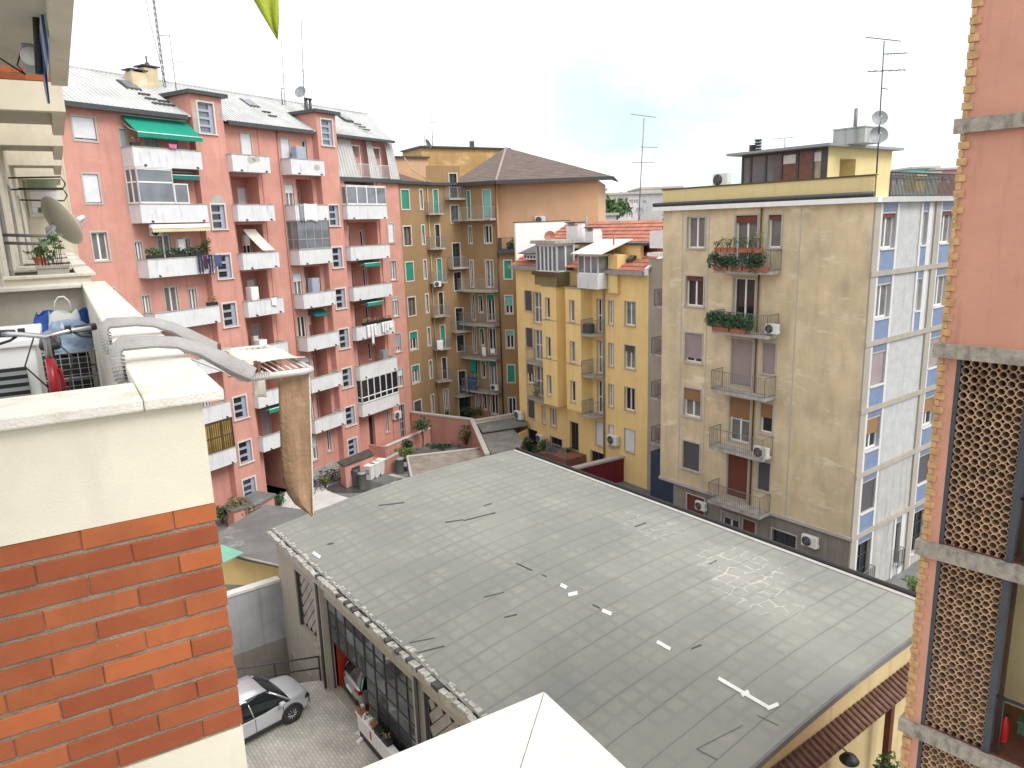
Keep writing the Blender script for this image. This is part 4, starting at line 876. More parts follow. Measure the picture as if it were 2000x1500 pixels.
for a, b, c, e, k in gw: window(pale, a, b, c, e, .08, .2, trim=.07, tm='trim', **k)
MB().box(-.04, LEN + .03, -.08, .07, 2.50, 2.659).build('string_course', M['trim'], pale)
MB().box(0, .95, .3, 9, 2.3, 2.5).build('porch_ceiling', M['greyplaster'], pale)
# flat strips on the facade
t = MB()
for u in (LEN - 10.2, LEN - 8.5, LEN - 3.35): t.box(u - .03, u + .03, -.015, -.001, 2.7, 17.85)
t.build('render_joint', M['trim'], pale)
# balconies
bz = [14.72, 11.66, 8.58, 5.5, 2.46]
for i, z in enumerate(bz):
    o = rail_balcony(pale, [(LEN - 7.45, 0), (LEN - 7.45, -.92), (LEN - 4.22, -.92), (LEN - 4.22, 0)], z, .15, 1.0, .115, railmat='rail', r=.009)
MB().tube([(LEN - 5.38, -.1, 17.8), (LEN - 5.38, -.1, 2.7)], .045, 7).build('drain_pipe', M['woodframe'], pale)
# right facade: piers, blue panels, roughcast fields
class PieceList(list):
    def box(s, *a): s.append(MB().box(*a)); return s
RB = [14.83 - S * k for k in range(5)]
LR = 13.5; M['stripw'] = plaster('white_window_strip', (.60, .595, .58), var=.08, scale=3, streak=.2)
top = 17.75
fr_ = MB(); pb, pd, wf = PieceList(), PieceList(), PieceList()
def band(z, h=.22): fr_.box(-.03, LR, -.12, -.001, z - h / 2, z + h / 2)
piers = [(0, .48), (5.75, 6.25), (11.5, 12.0)]
for a, b in piers: fr_.box(a, b, -.08, -.001, -1.6, 17.85)
for z in RB: band(z)
hol = []
for k in range(6):
    zt = top - S * k if k else top; zf = RB[k] + .11 if k < 5 else -1.6
    tz = zt - (.0 if k == 0 else -.0)
    topb = 17.80 if k == 0 else RB[k - 1] - .11
    for a, b in ((.72, 2.0), (6.45, 7.75), (12.2, 13.3)):
        zl = zf + .95 if k < 5 else zf + 1.35
        zh = topb - .42
        sh = [('shut_red', .12), (None, 0), ('shut_mauve', .95), ('shut_wood', .5), ('shut_dark', .98), (None, 0)][k]
        hol.append((a, b, zl, zh, dict(shut=sh[0], frac=sh[1], pane='curtain' if k < 2 else 'glass', bars=0 if k < 5 else 2, fm='white' if k < 5 else 'gutter')))
        if k < 5: pb.box(a, b, -.03, -.001, zf, zl - .09)
        pd.box(a, b, -.03, -.001, zh + .09, topb)
        for q in (a - .2, b + .005): wf.box(q, q + .19, -.05, -.001, zf, topb)
    if k < 2 or k == 5:
        zl = zf + .95 if k < 5 else zf + 1.35
        hol.append((4.5, 5.05, zl, topb - .42, dict(leaves=1, pane='curtain' if k < 2 else 'glass', fm='white' if k < 5 else 'gutter', bars=0 if k < 5 else 2)))
        if k < 5: pb.box(4.5, 5.05, -.03, -.001, zf, zl - .09)
        pd.box(4.5, 5.05, -.03, -.001, topb - .33, topb)
        wf.box(5.06, 5.45, -.05, -.001, zf, topb); wf.box(4.3, 4.49, -.05, -.001, zf, topb)
for k in range(6):
    z1_ = 17.85 if k == 0 else RB[k - 1]; z0_ = RB[k] if k < 5 else -1.6
    t = MB(); wall(t, 0, LR, z0_, z1_, [(a, b, c, e, .2) for a, b, c, e, _ in hol if z0_ < c < z1_]); rel(t.build('side_wall', M['whiterough' if k < 4 else 'greyrough'], pale), PL, PR)
rel(fr_.build('concrete_frame', M['pier'], pale), PL, PR); 
for lst_, nm_, mt_ in ((pb, 'blue_panel', 'bluepanel'), (pd, 'slate_panel', 'bluedark'), (wf, 'window_strip', 'stripw')):
    for q_ in lst_: rel(q_.build(nm_, M[mt_], pale), PL, PR)
for a, b, c, e, k in hol: rel(window(pale, a, b, c, e, 0, .2, trim=0, sill=True, tm='trimw', **k), PL, PR)
for a, b in ((.72, 2.0), (4.5, 5.05)):
    t = MB(); rail_bars(t, (a - .05, -.3, 0), (b + .05, -.3, 0), -.25, .65, .1, .012); rail_bars(t, (b + .05, -.3, 0), (b + .05, 0, 0), -.25, .65, .1, .012); rail_bars(t, (a - .05, -.3, 0), (a - .05, 0, 0), -.25, .65, .1, .012); rel(t.build('window_guard', M['rail'], pale), PL, PR)
# cornice, parapet and penthouse
t = MB(); t.box(-.55, LEN + .32, -.32, 10, 17.86, 18.08); o = t.build('cornice', M['white'], pale)
t = MB(); t.box(-.0, LR, -.32, -.0, 17.862, 18.078); rel(t.build('cornice', M['white'], pale), PL, PR)
MB().tube([(-.5, -.22, 18.2), (LEN + .1, -.22, 18.2)], .11, 8).build('gutter', M['gutter'], pale)
mb = MB(); mb.box(-.02, LEN - .05, -.05, .15, 18.09, 18.95); mb.box(-.02, .18, .151, 9, 18.09, 18.95); mb.build('roof_parapet', M['yellow2'], pale)
MB().box(-.06, LEN + .0, -.1, .2, 18.951, 19.02).build('parapet_coping', M['woodframe'], pale)
t = MB(); wall(t, .02, 1.1, 18.09, 18.98, [], -.02); rel(t.build('roof_parapet', M['yellow2'], pale), PL, PR)
t = MB(); rail_bars(t, (1.15, -.05, 0), (LR, -.05, 0), 18.09, 19.1, .13, .02, .035, mid=18.85); rel(t.build('roof_railing', M['gutter'], pale), PL, PR)
t = MB(); t.box(3.6, 4.5, .0, .5, 18.3, 18.98); t.box(3.55, 4.55, -.05, .55, 18.981, 19.05); rel(t.build('yellow_pillar', M['yellow2'], pale), PL, PR)
MB().face([(0, .2, 18.09), (LEN, .2, 18.09), (LEN, 14, 18.09), (0, 14, 18.09)]).build('roof_deck', M['concrete'], pale)
d0 = 2.5; u0, z0p = PL.px(1452, 300, d0); ug = PL.px(1618, 300, d0)[0]
zt = PL.px(1614, 287, d0)[1]; d1p = PL.pu(1742, 305, ug)[0]; da, db_ = PL.pu(1641, 310, ug)[0], PL.pu(1672, 310, ug)[0]
t = MB()
for q0, q1, zl, zh in ((d0, da, 18.1, zt), (db_, d1p, 18.1, zt), (da, db_, zt - .5, zt)): t.face([(ug, q0, zl), (ug, q1, zl), (ug, q1, zh), (ug, q0, zh)])
t.face([(ug - 1.2, da, 18.1), (ug - 1.2, db_, 18.1), (ug - 1.2, db_, zt), (ug - 1.2, da, zt)])
for q in (da, db_): t.face([(ug - 1.2, q, 18.1), (ug, q, 18.1), (ug, q, zt), (ug - 1.2, q, zt)])
t.box(ug - 1.2, ug, da, db_, zt - .505, zt - .5); t.build('penthouse_wall', M['yellow2'], pale)
g = MB(); us_ = [u0] + [PL.px(x, 310, d0)[0] for x in (1468, 1497, 1528, 1559, 1590, 1607)]
for u in us_: g.box(u - .05, u + .05, d0 - .05, d0 + .05, 18.1, zt)
g.box(u0, ug - .3, d0 - .04, d0 + .04, zt - .12, zt - .005); g.box(u0, us_[3], d0 - .04, d0 + .04, 18.1, 18.65); g.box(us_[-1], ug - .001, d0 - .06, d0 + .1, 18.1, zt - .01)
o = g.build('penthouse_glazing', M['gutter'], pale); t = MB()
for i, (a, b) in enumerate(zip(us_, us_[1:])): t.face([(a, d0, 18.1), (b, d0, 18.1), (b, d0, zt), (a, d0, zt)], (0, 0, 0, 1, 1, 2)[i])
t.face([(u0, d0, 18.1), (u0, d1p, 18.1), (u0, d1p, zt), (u0, d0, zt)], 0); t.build('pane', [flat('penthouse_glass', (.13, .14, .145), .08, spec=.8, var=.4, scale=.9), flat('rust_blind_glass', (.16, .065, .045), .3, var=.3), flat('beige_blind', (.34, .28, .20), .5, var=.15)], o)
for i in (3, 5): m_ = (us_[i] + us_[i + 1]) / 2; w_ = (us_[i + 1] - us_[i]) * .38; MB().box(m_ - w_, m_ + w_, d0 - .06, d0 - .01, zt - .62, zt - .2).build('vent_window', M['trimw'], o)
t = MB(); t.box(u0 - .55, ug + .45, d0 - .7, d1p + .35, zt, zt + .12); t.build('penthouse_roof', M['dishgrey'], pale)
a, z = PL.px(1628, 255, d0 + 1); b, _ = PL.px(1690, 252, d0 + 1); o = MB().box(a, b, d0 + 1, d0 + 2.6, zt + .12, z).box(a - .04, b + .04, d0 + .95, d0 + 2.65, z + .001, z + .05).build('roof_box', plaster('streaked_grey_cement', (.48, .50, .49), dirt=(.2, .2, .19), streak=.6, thr=.46, bump=0), pale)
a = PL.px(1670, 250, d0 + 2)[0]; zz = PL.px(1670, 212, d0 + 2)[1]; MB().tube([(a, d0 + 2, z), (a, d0 + 2, zz)], .09, 8).build('flue_pipe', M['antlight'], pale)
k = MB()
for x, yt in ((1470, 288), (1481, 277)):
    a, z = PL.px(x, yt, d0 + 1.5); zb_ = PL.px(x, 300, d0 + 1.5)[1]
    for i in range(6): q = zb_ - .2 + (z - zb_ + .2) * i / 5; k.lathe([(.16, q), (.16, q + .07), (.20, q + .075), (.20, q + .12)], (a, d0 + 1.5, 0), 10)
k.build('chimney_cowl', M['gutter'], pale)
# recessed rear wing left of the block, seen in the gap
uR_ = uR + .26
rw = thing('rear_wing', 'narrow weathered grey wing with small iron balconies between yellow house and beige block', 'building', fr=YH)
t = MB(); wall(t, uR_ - .3, uR_ + 8, -1.6, YH.px(1270, 505, .02)[1], [], .02); t.build('wall', M['pier'], rw)
za = YH.px(1270, 500, .0)[1]; t = MB(); t.box(uR_ - .24, uR_ + 8, -.2, .6, za, za + .22, 1); t.box(uR_ - .2, uR_ + 8, 0, .3, za + .5, za + 1.6, 0); t.build('terrace_parapet', [M['white'], M['white']], rw)
for x, y in ((1275, 597), (1270, 690), (1270, 775), (1270, 862)):
    a, z = YH.px(x, y, -1.1)
    o = MB().box(a, a + 4, -1.1, .019, z - .14, z).build('balcony', M['concrete'], rw); g = MB(); rail_bars(g, (a + .06, -1.04, 0), (a + 4, -1.04, 0), z, z + 1.02, .12, .014); rail_bars(g, (a + .06, -1.04, 0), (a + .06, 0, 0), z, z + 1.02, .12, .014); g.build('railing', M['rail'], o)
t = MB(); a, z = YH.px(1273, 872, -1.1); t.box(a, a + 3, -1.2, .015, -1.6, z - .3); t.build('lean_to', flat('dark_blue_sheet', (.03, .05, .09), .6, var=.2), rw)
# ------------------------------------------------------------------ the garage with the big felt roof
UA, UB, WG = -4.26, 17.05, 13.0
def roofz(d): f = d / WG; return 4.92 + .72 * f + .34 * math.sin(math.pi * min(1, max(0, f)))
gar = thing('garage', 'low garage hall with a wide grey felt roof and glazed front', 'building', fr=GA)
def feltmat():
    m, n, b = _mat('grey_roofing_felt'); L = n.links.new; b.inputs['Roughness'].default_value = .9; b.inputs['Specular IOR Level'].default_value = .2
    t = n.nodes.new('ShaderNodeTexCoord'); mp = n.nodes.new('ShaderNodeMapping'); mp.inputs['Rotation'].default_value = (0, 0, R(90)); L(t.outputs['Object'], mp.inputs['Vector'])
    nz = n.nodes.new('ShaderNodeTexNoise'); nz.inputs['Scale'].default_value = .35; nz.inputs['Detail'].default_value = 3; L(t.outputs['Object'], nz.inputs['Vector'])
    wob = n.nodes.new('ShaderNodeMix'); wob.data_type = 'VECTOR'; wob.inputs[0].default_value = .10; L(mp.outputs['Vector'], wob.inputs[4]); L(nz.outputs['Color'], wob.inputs[5])
    def brick(w, h, ms, off=.5, sm=.1):
        k = n.nodes.new('ShaderNodeTexBrick'); k.inputs['Scale'].default_value = 1; k.inputs['Brick Width'].default_value = w; k.inputs['Row Height'].default_value = h; k.inputs['Mortar Size'].default_value = ms; k.inputs['Mortar Smooth'].default_value = sm; k.offset = off
        k.inputs['Color1'].default_value = (0, 0, 0, 1); k.inputs['Color2'].default_value = (1, 1, 1, 1); L(wob.outputs[1], k.inputs['Vector']); return k
    seam = brick(60.0, .93, .014, .37, .6); grid = brick(.50, .465, .13, 0.0, 1.0)
    base = n.nodes.new('ShaderNodeMix'); base.data_type = 'RGBA'; base.inputs[6].default_value = (.228, .235, .214, 1); base.inputs[7].default_value = (.278, .28, .246, 1); 
    big = n.nodes.new('ShaderNodeTexNoise'); big.inputs['Scale'].default_value = .22; big.inputs['Detail'].default_value = 6; L(t.outputs['Object'], big.inputs['Vector'])
    bk = n.nodes.new('ShaderNodeMapRange'); bk.inputs[1].default_value = .38; bk.inputs[2].default_value = .62; L(big.outputs['Fac'], bk.inputs[0]); L(bk.outputs[0], base.inputs[0])
    g1 = n.nodes.new('ShaderNodeMath'); g1.operation = 'MULTIPLY'; L(grid.outputs['Fac'], g1.inputs[0])
    gm = n.nodes.new('ShaderNodeTexNoise'); gm.inputs['Scale'].default_value = .5; gm.inputs['Detail'].default_value = 5; L(t.outputs['Object'], gm.inputs['Vector'])
    gk = n.nodes.new('ShaderNodeMapRange'); gk.inputs[1].default_value = .36; gk.inputs[2].default_value = .62; gk.inputs[3].default_value = .07; gk.inputs[4].default_value = .42; L(gm.outputs['Fac'], gk.inputs[0]); L(gk.outputs[0], g1.inputs[1])
    m1 = n.nodes.new('ShaderNodeMix'); m1.data_type = 'RGBA'; L(g1.outputs[0], m1.inputs[0]); L(base.outputs[2], m1.inputs[6]); m1.inputs[7].default_value = (.19, .192, .178, 1)
    # pale yellowish fields between the joints
    pf = n.nodes.new('ShaderNodeTexNoise'); pf.inputs['Scale'].default_value = .9; pf.inputs['Detail'].default_value = 4; L(t.outputs['Object'], pf.inputs['Vector'])
    pk = n.nodes.new('ShaderNodeMapRange'); pk.inputs[1].default_value = .52; pk.inputs[2].default_value = .75; pk.inputs[4].default_value = .45; L(pf.outputs['Fac'], pk.inputs[0])
    iv = n.nodes.new('ShaderNodeMath'); iv.operation = 'SUBTRACT'; iv.inputs[0].default_value = 1; L(grid.outputs['Fac'], iv.inputs[1]); p2 = n.nodes.new('ShaderNodeMath'); p2.operation = 'MULTIPLY'; L(iv.outputs[0], p2.inputs[0]); L(pk.outputs[0], p2.inputs[1])
    m2 = n.nodes.new('ShaderNodeMix'); m2.data_type = 'RGBA'; L(p2.outputs[0], m2.inputs[0]); L(m1.outputs[2], m2.inputs[6]); m2.inputs[7].default_value = (.36, .345, .275, 1)
    m3 = n.nodes.new('ShaderNodeMix'); m3.data_type = 'RGBA'; s_ = n.nodes.new('ShaderNodeMath'); s_.operation = 'MULTIPLY'; s_.inputs[1].default_value = .6; L(seam.outputs['Fac'], s_.inputs[0]); L(s_.outputs[0], m3.inputs[0]); L(m2.outputs[2], m3.inputs[6]); m3.inputs[7].default_value = (.13, .13, .12, 1)
    # dried-puddle rings near the right edge
    sx = n.nodes.new('ShaderNodeSeparateXYZ'); L(t.outputs['Object'], sx.inputs[0])
    fnz = n.nodes.new('ShaderNodeTexNoise'); fnz.inputs['Scale'].default_value = 2.6; fnz.inputs['Detail'].default_value = 5; L(t.outputs['Object'], fnz.inputs['Vector'])
    vo = n.nodes.new('ShaderNodeTexVoronoi'); vo.feature = 'DISTANCE_TO_EDGE'; vo.inputs['Scale'].default_value = 2.3; vo.inputs['Randomness'].default_value = .5; L(wob.outputs[1], vo.inputs['Vector'])
    ed = n.nodes.new('ShaderNodeMapRange'); ed.inputs[1].default_value = .02; ed.inputs[2].default_value = .085; ed.inputs[3].default_value = 1; ed.inputs[4].default_value = 0; L(vo.outputs['Distance'], ed.inputs[0])
    er_ = n.nodes.new('ShaderNodeMath'); er_.operation = 'MAXIMUM'; er_.inputs[1].default_value = .2
    en_ = n.nodes.new('ShaderNodeMapRange'); en_.inputs[1].default_value = .40; en_.inputs[2].default_value = .58; L(fnz.outputs['Fac'], en_.inputs[0]); em_ = n.nodes.new('ShaderNodeMath'); em_.operation = 'MULTIPLY'; L(ed.outputs[0], em_.inputs[0]); L(en_.outputs[0], em_.inputs[1]); L(em_.outputs[0], er_.inputs[0])
    prev = m3
    for (u, d, ru, rd, k) in PUDDLES:
        ds = n.nodes.new('ShaderNodeVectorMath'); ds.operation = 'SUBTRACT'; L(t.outputs['Object'], ds.inputs[0]); ds.inputs[1].default_value = (u, d, 0)
        sc = n.nodes.new('ShaderNodeVectorMath'); sc.operation = 'MULTIPLY'; L(ds.outputs[0], sc.inputs[0]); sc.inputs[1].default_value = (1 / ru, 1 / rd, 0)
        ln = n.nodes.new('ShaderNodeVectorMath'); ln.operation = 'LENGTH'; L(sc.outputs[0], ln.inputs[0])
        ad = n.nodes.new('ShaderNodeMath'); ad.operation = 'ADD'; L(ln.outputs['Value'], ad.inputs[0]); wn = n.nodes.new('ShaderNodeMath'); wn.operation = 'MULTIPLY_ADD'; L(pf.outputs['Fac'], wn.inputs[0]); wn.inputs[1].default_value = 1.3; wn.inputs[2].default_value = -.72; L(wn.outputs[0], ad.inputs[1])
        fa = n.nodes.new('ShaderNodeMapRange'); fa.inputs[1].default_value = .65; fa.inputs[2].default_value = 1.05; fa.inputs[3].default_value = k; fa.inputs[4].default_value = 0; L(ad.outputs[0], fa.inputs[0])
        pr = n.nodes.new('ShaderNodeMath'); pr.operation = 'MULTIPLY'; L(er_.outputs[0], pr.inputs[0]); L(fa.outputs[0], pr.inputs[1])
        mm = n.nodes.new('ShaderNodeMix'); mm.data_type = 'RGBA'; L(pr.outputs[0], mm.inputs[0]); L(prev.outputs[2], mm.inputs[6]); mm.inputs[7].default_value = (.50, .48, .43, 1); prev = mm
    L(prev.outputs[2], b.inputs['Base Color'])
    fn = n.nodes.new('ShaderNodeTexNoise'); fn.inputs['Scale'].default_value = 14; fn.inputs['Detail'].default_value = 3; L(t.outputs['Object'], fn.inputs['Vector'])
    bp = n.nodes.new('ShaderNodeBump'); bp.inputs['Strength'].default_value = .25; bp.inputs['Distance'].default_value = .02; L(fn.outputs['Fac'], bp.inputs['Height'])
    b2_ = n.nodes.new('ShaderNodeBump'); b2_.invert = True; b2_.inputs['Strength'].default_value = .45; b2_.inputs['Distance'].default_value = .03; L(seam.outputs['Fac'], b2_.inputs['Height']); L(bp.outputs['Normal'], b2_.inputs['Normal']); L(b2_.outputs['Normal'], b.inputs['Normal'])
    return m
def rp_(x, y):
    z = 5.3
    for _ in range(8): u, d = GA.pz(x, y, z); z = roofz(d)
    return u, d
_q = rp_(1450, 1115), rp_(1270, 1030), rp_(1480, 1165)
PUDDLES = [(_q[0][0], _q[0][1], 1.9, 1.3, 1.0), (_q[1][0], _q[1][1], 2.0, 1.1, .6), (_q[2][0], _q[2][1], 1.7, 1.2, .75)]
felt = feltmat()
rr = random.Random(3); mb = MB(); N, K = 46, 60
mb.grid([[(UA - .2 + (UB - UA + .3) * i / N, -.1 + (WG + .1) * j / K, roofz(-.1 + (WG + .1) * j / K) + .10 + .012 * math.sin(i * 1.7 + j * .9) * rr.random()) for j in range(K + 1)] for i in range(N + 1)])
mb.face([(UA - .2, -.1, roofz(0)), (UA - .2, WG, roofz(WG) - .1), (UA - .2, WG, roofz(WG) + .1), (UA - .2, WG / 2, roofz(WG / 2) + .1), (UA - .2, -.1, roofz(0) + .1)])
roof_g = mb.build('roof', felt, gar)
def decal(pts, mat, h=.118):
    k = MB(); P = []
    for x, y in pts: u, d = rp_(x, y); P.append((u, d, roofz(d) + h))
    k.face(P); return k.build('roof_mark', M[mat], roof_g)
M['markwhite'] = flat('white_road_paint', (.74, .74, .71), .7, var=.08); M['tar'] = flat('fresh_tar', (.06, .06, .06), .5)
def stroke(x0, y0, x1, y1, w, mat): 
    L_ = math.hypot(x1 - x0, y1 - y0); nx, ny = -(y1 - y0) / L_ * w / 2, (x1 - x0) / L_ * w / 2; decal([(x0 + nx, y0 + ny), (x1 + nx, y1 + ny), (x1 - nx, y1 - ny), (x0 - nx, y0 - ny)], mat)
for s_ in ((1403, 1332, 1503, 1391, 7), (1448, 1366, 1462, 1358, 8), (1498, 1392, 1520, 1383, 8), (1283, 1260, 1309, 1275, 7), (1176, 1198, 1194, 1206, 7), (1095, 1148, 1107, 1154, 7), (1110, 1168, 1128, 1164, 7), (612, 1084, 626, 1094, 6)): stroke(*s_, 'markwhite')
for s_ in ((740, 992, 790, 986, 2.5), (870, 1025, 905, 1020, 2.5), (905, 1022, 968, 1006, 3), (945, 993, 960, 988, 2.5), (1008, 1105, 1040, 1120, 3), (1058, 1128, 1068, 1132, 2.5), (1350, 1274, 1370, 1266, 4), (1158, 1187, 1172, 1194, 3), (800, 1262, 850, 1252, 2), (815, 1282, 868, 1268, 3), (945, 1172, 985, 1163, 2), (985, 1212, 1010, 1206, 3), (640, 1068, 652, 1066, 3), (606, 1006, 611, 1012, 3), (1240, 1034, 1262, 1026, 2.5), (1385, 1108, 1400, 1100, 2), (1478, 1405, 1520, 1425, 1.6), (1360, 1471, 1400, 1492, 2), (1360, 1471, 1450, 1425, 1.5)): stroke(*s_[:4], s_[4] * .72, 'tar')
# walls
hs = [(-2.3, -.35, 1.42, 3.95, .25), (.75, 7.65, .02, 3.98, .22), (8.1, 10.6, 1.5, 4.0, .25), (11.2, 16.4, .02, 3.98, .22)]
mb = MB(); wall(mb, UA, UB, -3.0, 4.75, hs, 0.0); mb.face([(UA, 0, -3), (UA, WG, -3), (UA, WG, 4.9), (UA, 0, 4.75)]); mb.face([(UA, WG - .05, -1), (UB, WG - .05, -1), (UB, WG - .05, 5.3), (UA, WG - .05, 5.3)]); mb.build('wall', M['pier'], gar)
MB().box(UA - .08, UB, -.3, .3, 4.66, 4.86).build('fascia', M['concrete'], gar)
mb = MB(); u = UA - .1; g = random.Random(11)
while u < UB - .1:
    L_ = g.uniform(.12, .36); dark = (u > -1.2 and g.random() < .30); k = 1 if dark else 0
    if dark: L_ = min(L_, .2)
    else: mb.box(u, u + L_ * g.uniform(.5, .9), -.06 + g.uniform(-.03, .03), .03 + g.uniform(-.04, .10), 5.0, 5.035 + g.uniform(0, .04), 0, rz=g.uniform(-.15, .15))
    mb.box(u, u + L_ * .94, -.30 + g.uniform(-.04, .04), -.12 + g.uniform(-.04, .06), 4.87, 4.95 + g.uniform(0, .05) + (.04 if dark else 0), k, rz=g.uniform(-.1, .1), tilt=('Y', g.uniform(-.08, .08))); u += L_
mb.build('eave_edge', [plaster('flaking_white_edge', (.47, .455, .42), dirt=(.14, .135, .125), var=.3, scale=5, streak=.75, thr=.47, sx=4, sz=4), plaster('dark_edge_stone', (.085, .083, .08), var=.3, scale=6)], gar)
# right edge: dark pipe and flashing
mb = MB(); mb.tube([(UA - .1, WG + .10, roofz(WG) + .17), (UB, WG + .10, roofz(WG) + .17)], .09, 8); mb.box(UA - .1, UB, WG + .01, WG + .25, roofz(WG) - .25, roofz(WG) + .09); mb.build('edge_pipe', M['rubber'], gar)
MB().box(UA - .1, UB, WG - .16, WG + .005, roofz(WG) + .09, roofz(WG) + .14).build('flashing', M['trim'], gar)
# lattice panels
M['lattice'] = flat('grey_asbestos_panel', (.33, .30, .28), .8, var=.22, scale=2)
for a0, a1, c0, c1, _ in (hs[0], hs[2]):
    mb = MB(); mb.box(a0, a1, .20, .24, c0, c1, 1); s = .46
    n1, n2 = int((a1 - a0) / s), int((c1 - c0) / s)
    for i in range(n1 * 2):
        for j in range(n2 * 2):
            if (i + j) % 2: continue
            cx, cz = a0 + .25 + i * s / 2 * .98, c0 + .25 + j * s / 2; 
            if cx > a1 - .2 or cz > c1 - .2 : continue
            q = s * .46; mb.prism([(cx - q, .17, cz), (cx, .15, cz - q), (cx + q, .17, cz), (cx, .19, cz + q)], (0, .012, 0))
    mb.box(a0, a0 + .06, .05, .15, c0, c1, 2); mb.box(a1 - .06, a1, .05, .15, c0, c1, 2); mb.box(a0 - .1, a1 + .1, -.06, .0, c0 - .12, c0 - .001, 3); mb.build('lattice_panel', [M['lattice'], M['void'], M['gutter'], M['pier']], gar)
# glazing with the open door
for a0, a1, c0, c1, _ in (hs[1], hs[3]):
    f = MB(); n = 9 if a1 < 8 else 7; gl = MB(); dl, dr_ = (a0 + .02, 3.85) if a1 < 8 else (0, -1); top = 2.15
    for i in range(n + 1):
        u = a0 + (a1 - a0) * i / n; z0 = top if dl < u < dr_ else c0; f.box(u - .025, u + .025, .10, .16, z0, c1)
    for z in (c0 + .03, 1.05, 1.6, 2.15, 2.8, 3.4, c1 - .03):
        a_ = dr_ if z < top and dl < dr_ else a0; f.box(max(a0, a_), a1, .115, .155, z - .022, z + .022)
    o = f.build('glazing', M['gutter'], gar)
    for i in range(n):
        for j, (z0, z1) in enumerate(((c0, 1.05), (1.05, 1.6), (1.6, 2.15), (2.15, 2.8), (2.8, 3.4), (3.4, c1))):
            u0_, u1_ = a0 + (a1 - a0) * i / n, a0 + (a1 - a0) * (i + 1) / n
            if dl < (u0_ + u1_) / 2 < dr_ and z1 <= top: continue
            gl.face([(u0_, .135, z0), (u1_, .135, z0), (u1_, .135, z1), (u0_, .135, z1)], 1 if (i * 7 + j * 3) % 11 in (0, 4) else 0)
    gl.build('pane', [flat('garage_glass', (.07, .075, .08), .08, var=.4, scale=1.2), M['glassl']], o)
MB().box(.5, .74, -.08, .22, .0, 4.6).build('pillar', M['pier'], gar); MB().box(7.66, 7.9, -.08, .22, 0, 4.6).build('pillar', M['pier'], gar)
mb = MB(); mb.tube([(.62, -.2, 4.7), (.62, -.2, .1)], .06, 8); mb.tube([(8.0, -.14, 4.7), (8.0, -.14, .1)], .06, 8); mb.build('drain_pipe', M['gutter'], gar)
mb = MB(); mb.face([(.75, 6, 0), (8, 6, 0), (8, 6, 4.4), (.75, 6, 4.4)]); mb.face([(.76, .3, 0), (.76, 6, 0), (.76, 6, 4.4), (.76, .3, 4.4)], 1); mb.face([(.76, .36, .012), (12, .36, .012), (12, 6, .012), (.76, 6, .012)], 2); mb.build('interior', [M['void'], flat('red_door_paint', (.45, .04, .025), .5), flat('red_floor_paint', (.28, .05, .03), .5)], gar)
window(gar, -3.75, -1.5, -2.2, -.6, 0, .12, trim=.06, tm='pier', fm='gutter', pane='glass', leaves=5, sill=False, name='low_window')
# front gable end with a tiled canopy
mb = MB(); mb.face([(UB, -.05, -1), (UB, WG, -1), (UB, WG, roofz(WG)), (UB, WG * .75, roofz(WG * .75)), (UB, WG / 2, roofz(WG / 2)), (UB, WG * .25, roofz(WG * .25)), (UB, -.05, roofz(0))]); mb.build('end_wall', plaster('cream_end_wall', (.60, .47, .25), dirt=(.40, .30, .17), streak=.45), gar)
mb = MB(); 
for j in range(20): d0_, d1_ = -.1 + (WG + .2) * j / 20, -.1 + (WG + .2) * (j + 1) / 20; mb.prism([(UB + .08, d0_, roofz(d0_) - .05), (UB + .08, d1_, roofz(d1_) - .05), (UB + .08, d1_, roofz(d1_) + .115), (UB + .08, d0_, roofz(d0_) + .115)], (.07, 0, 0))
mb.build('drip_edge', M['asphalt'], gar)
mb = MB(); g = random.Random(5)
for j in range(62):
    d = WG * j / 62; mb.prism([(UB + .01, d, 4.86), (UB + .01, d + .17, 4.86), (UB + .52, d + .17, 4.62 + g.uniform(-.01, .01)), (UB + .52, d, 4.62)], (0, 0, .04)); mb.tube([(UB + .02, d + .10, 4.91), (UB + .54, d + .10 + g.uniform(-.01, .01), 4.67)], .058, 6)
mb.build('tiled_canopy', flat('brown_clay_tile', (.16, .085, .06), .8, var=.35, scale=6), gar)
mb = MB()
for d in (5.0, 9.03, 12.4): mb.box(UB + .34, UB + .50, d - .09, d + .09, 0, 4.58)
mb.box(UB + .35, UB + .49, 0, WG, 4.585, 4.62); mb.build('canopy_post', flat('red_brown_timber', (.13, .035, .02), .7, var=.2), gar)
d_, z_ = GA.pu(1655, 1480, UB + .45); lamp = thing('wall_lamp', 'black bowl shaped lamp with a pale rim under the brown tiled canopy', 'lamp', GA.w(UB, d_, z_), GA.rot)
MB().lathe([(.02, .12), (.16, .08), (.24, -.03), (.235, -.05)], (.5, 0, 0), 18).build('shade', M['black'], lamp); MB().lathe([(.001, -.04), (.2, -.045), (.215, -.08), (.001, -.12)], (.5, 0, 0), 18).build('bowl', M['acwhite'], lamp); MB().tube([(0, 0, -.1), (.25, 0, .22), (.5, 0, .12)], .02, 6).build('bracket', M['black'], lamp)
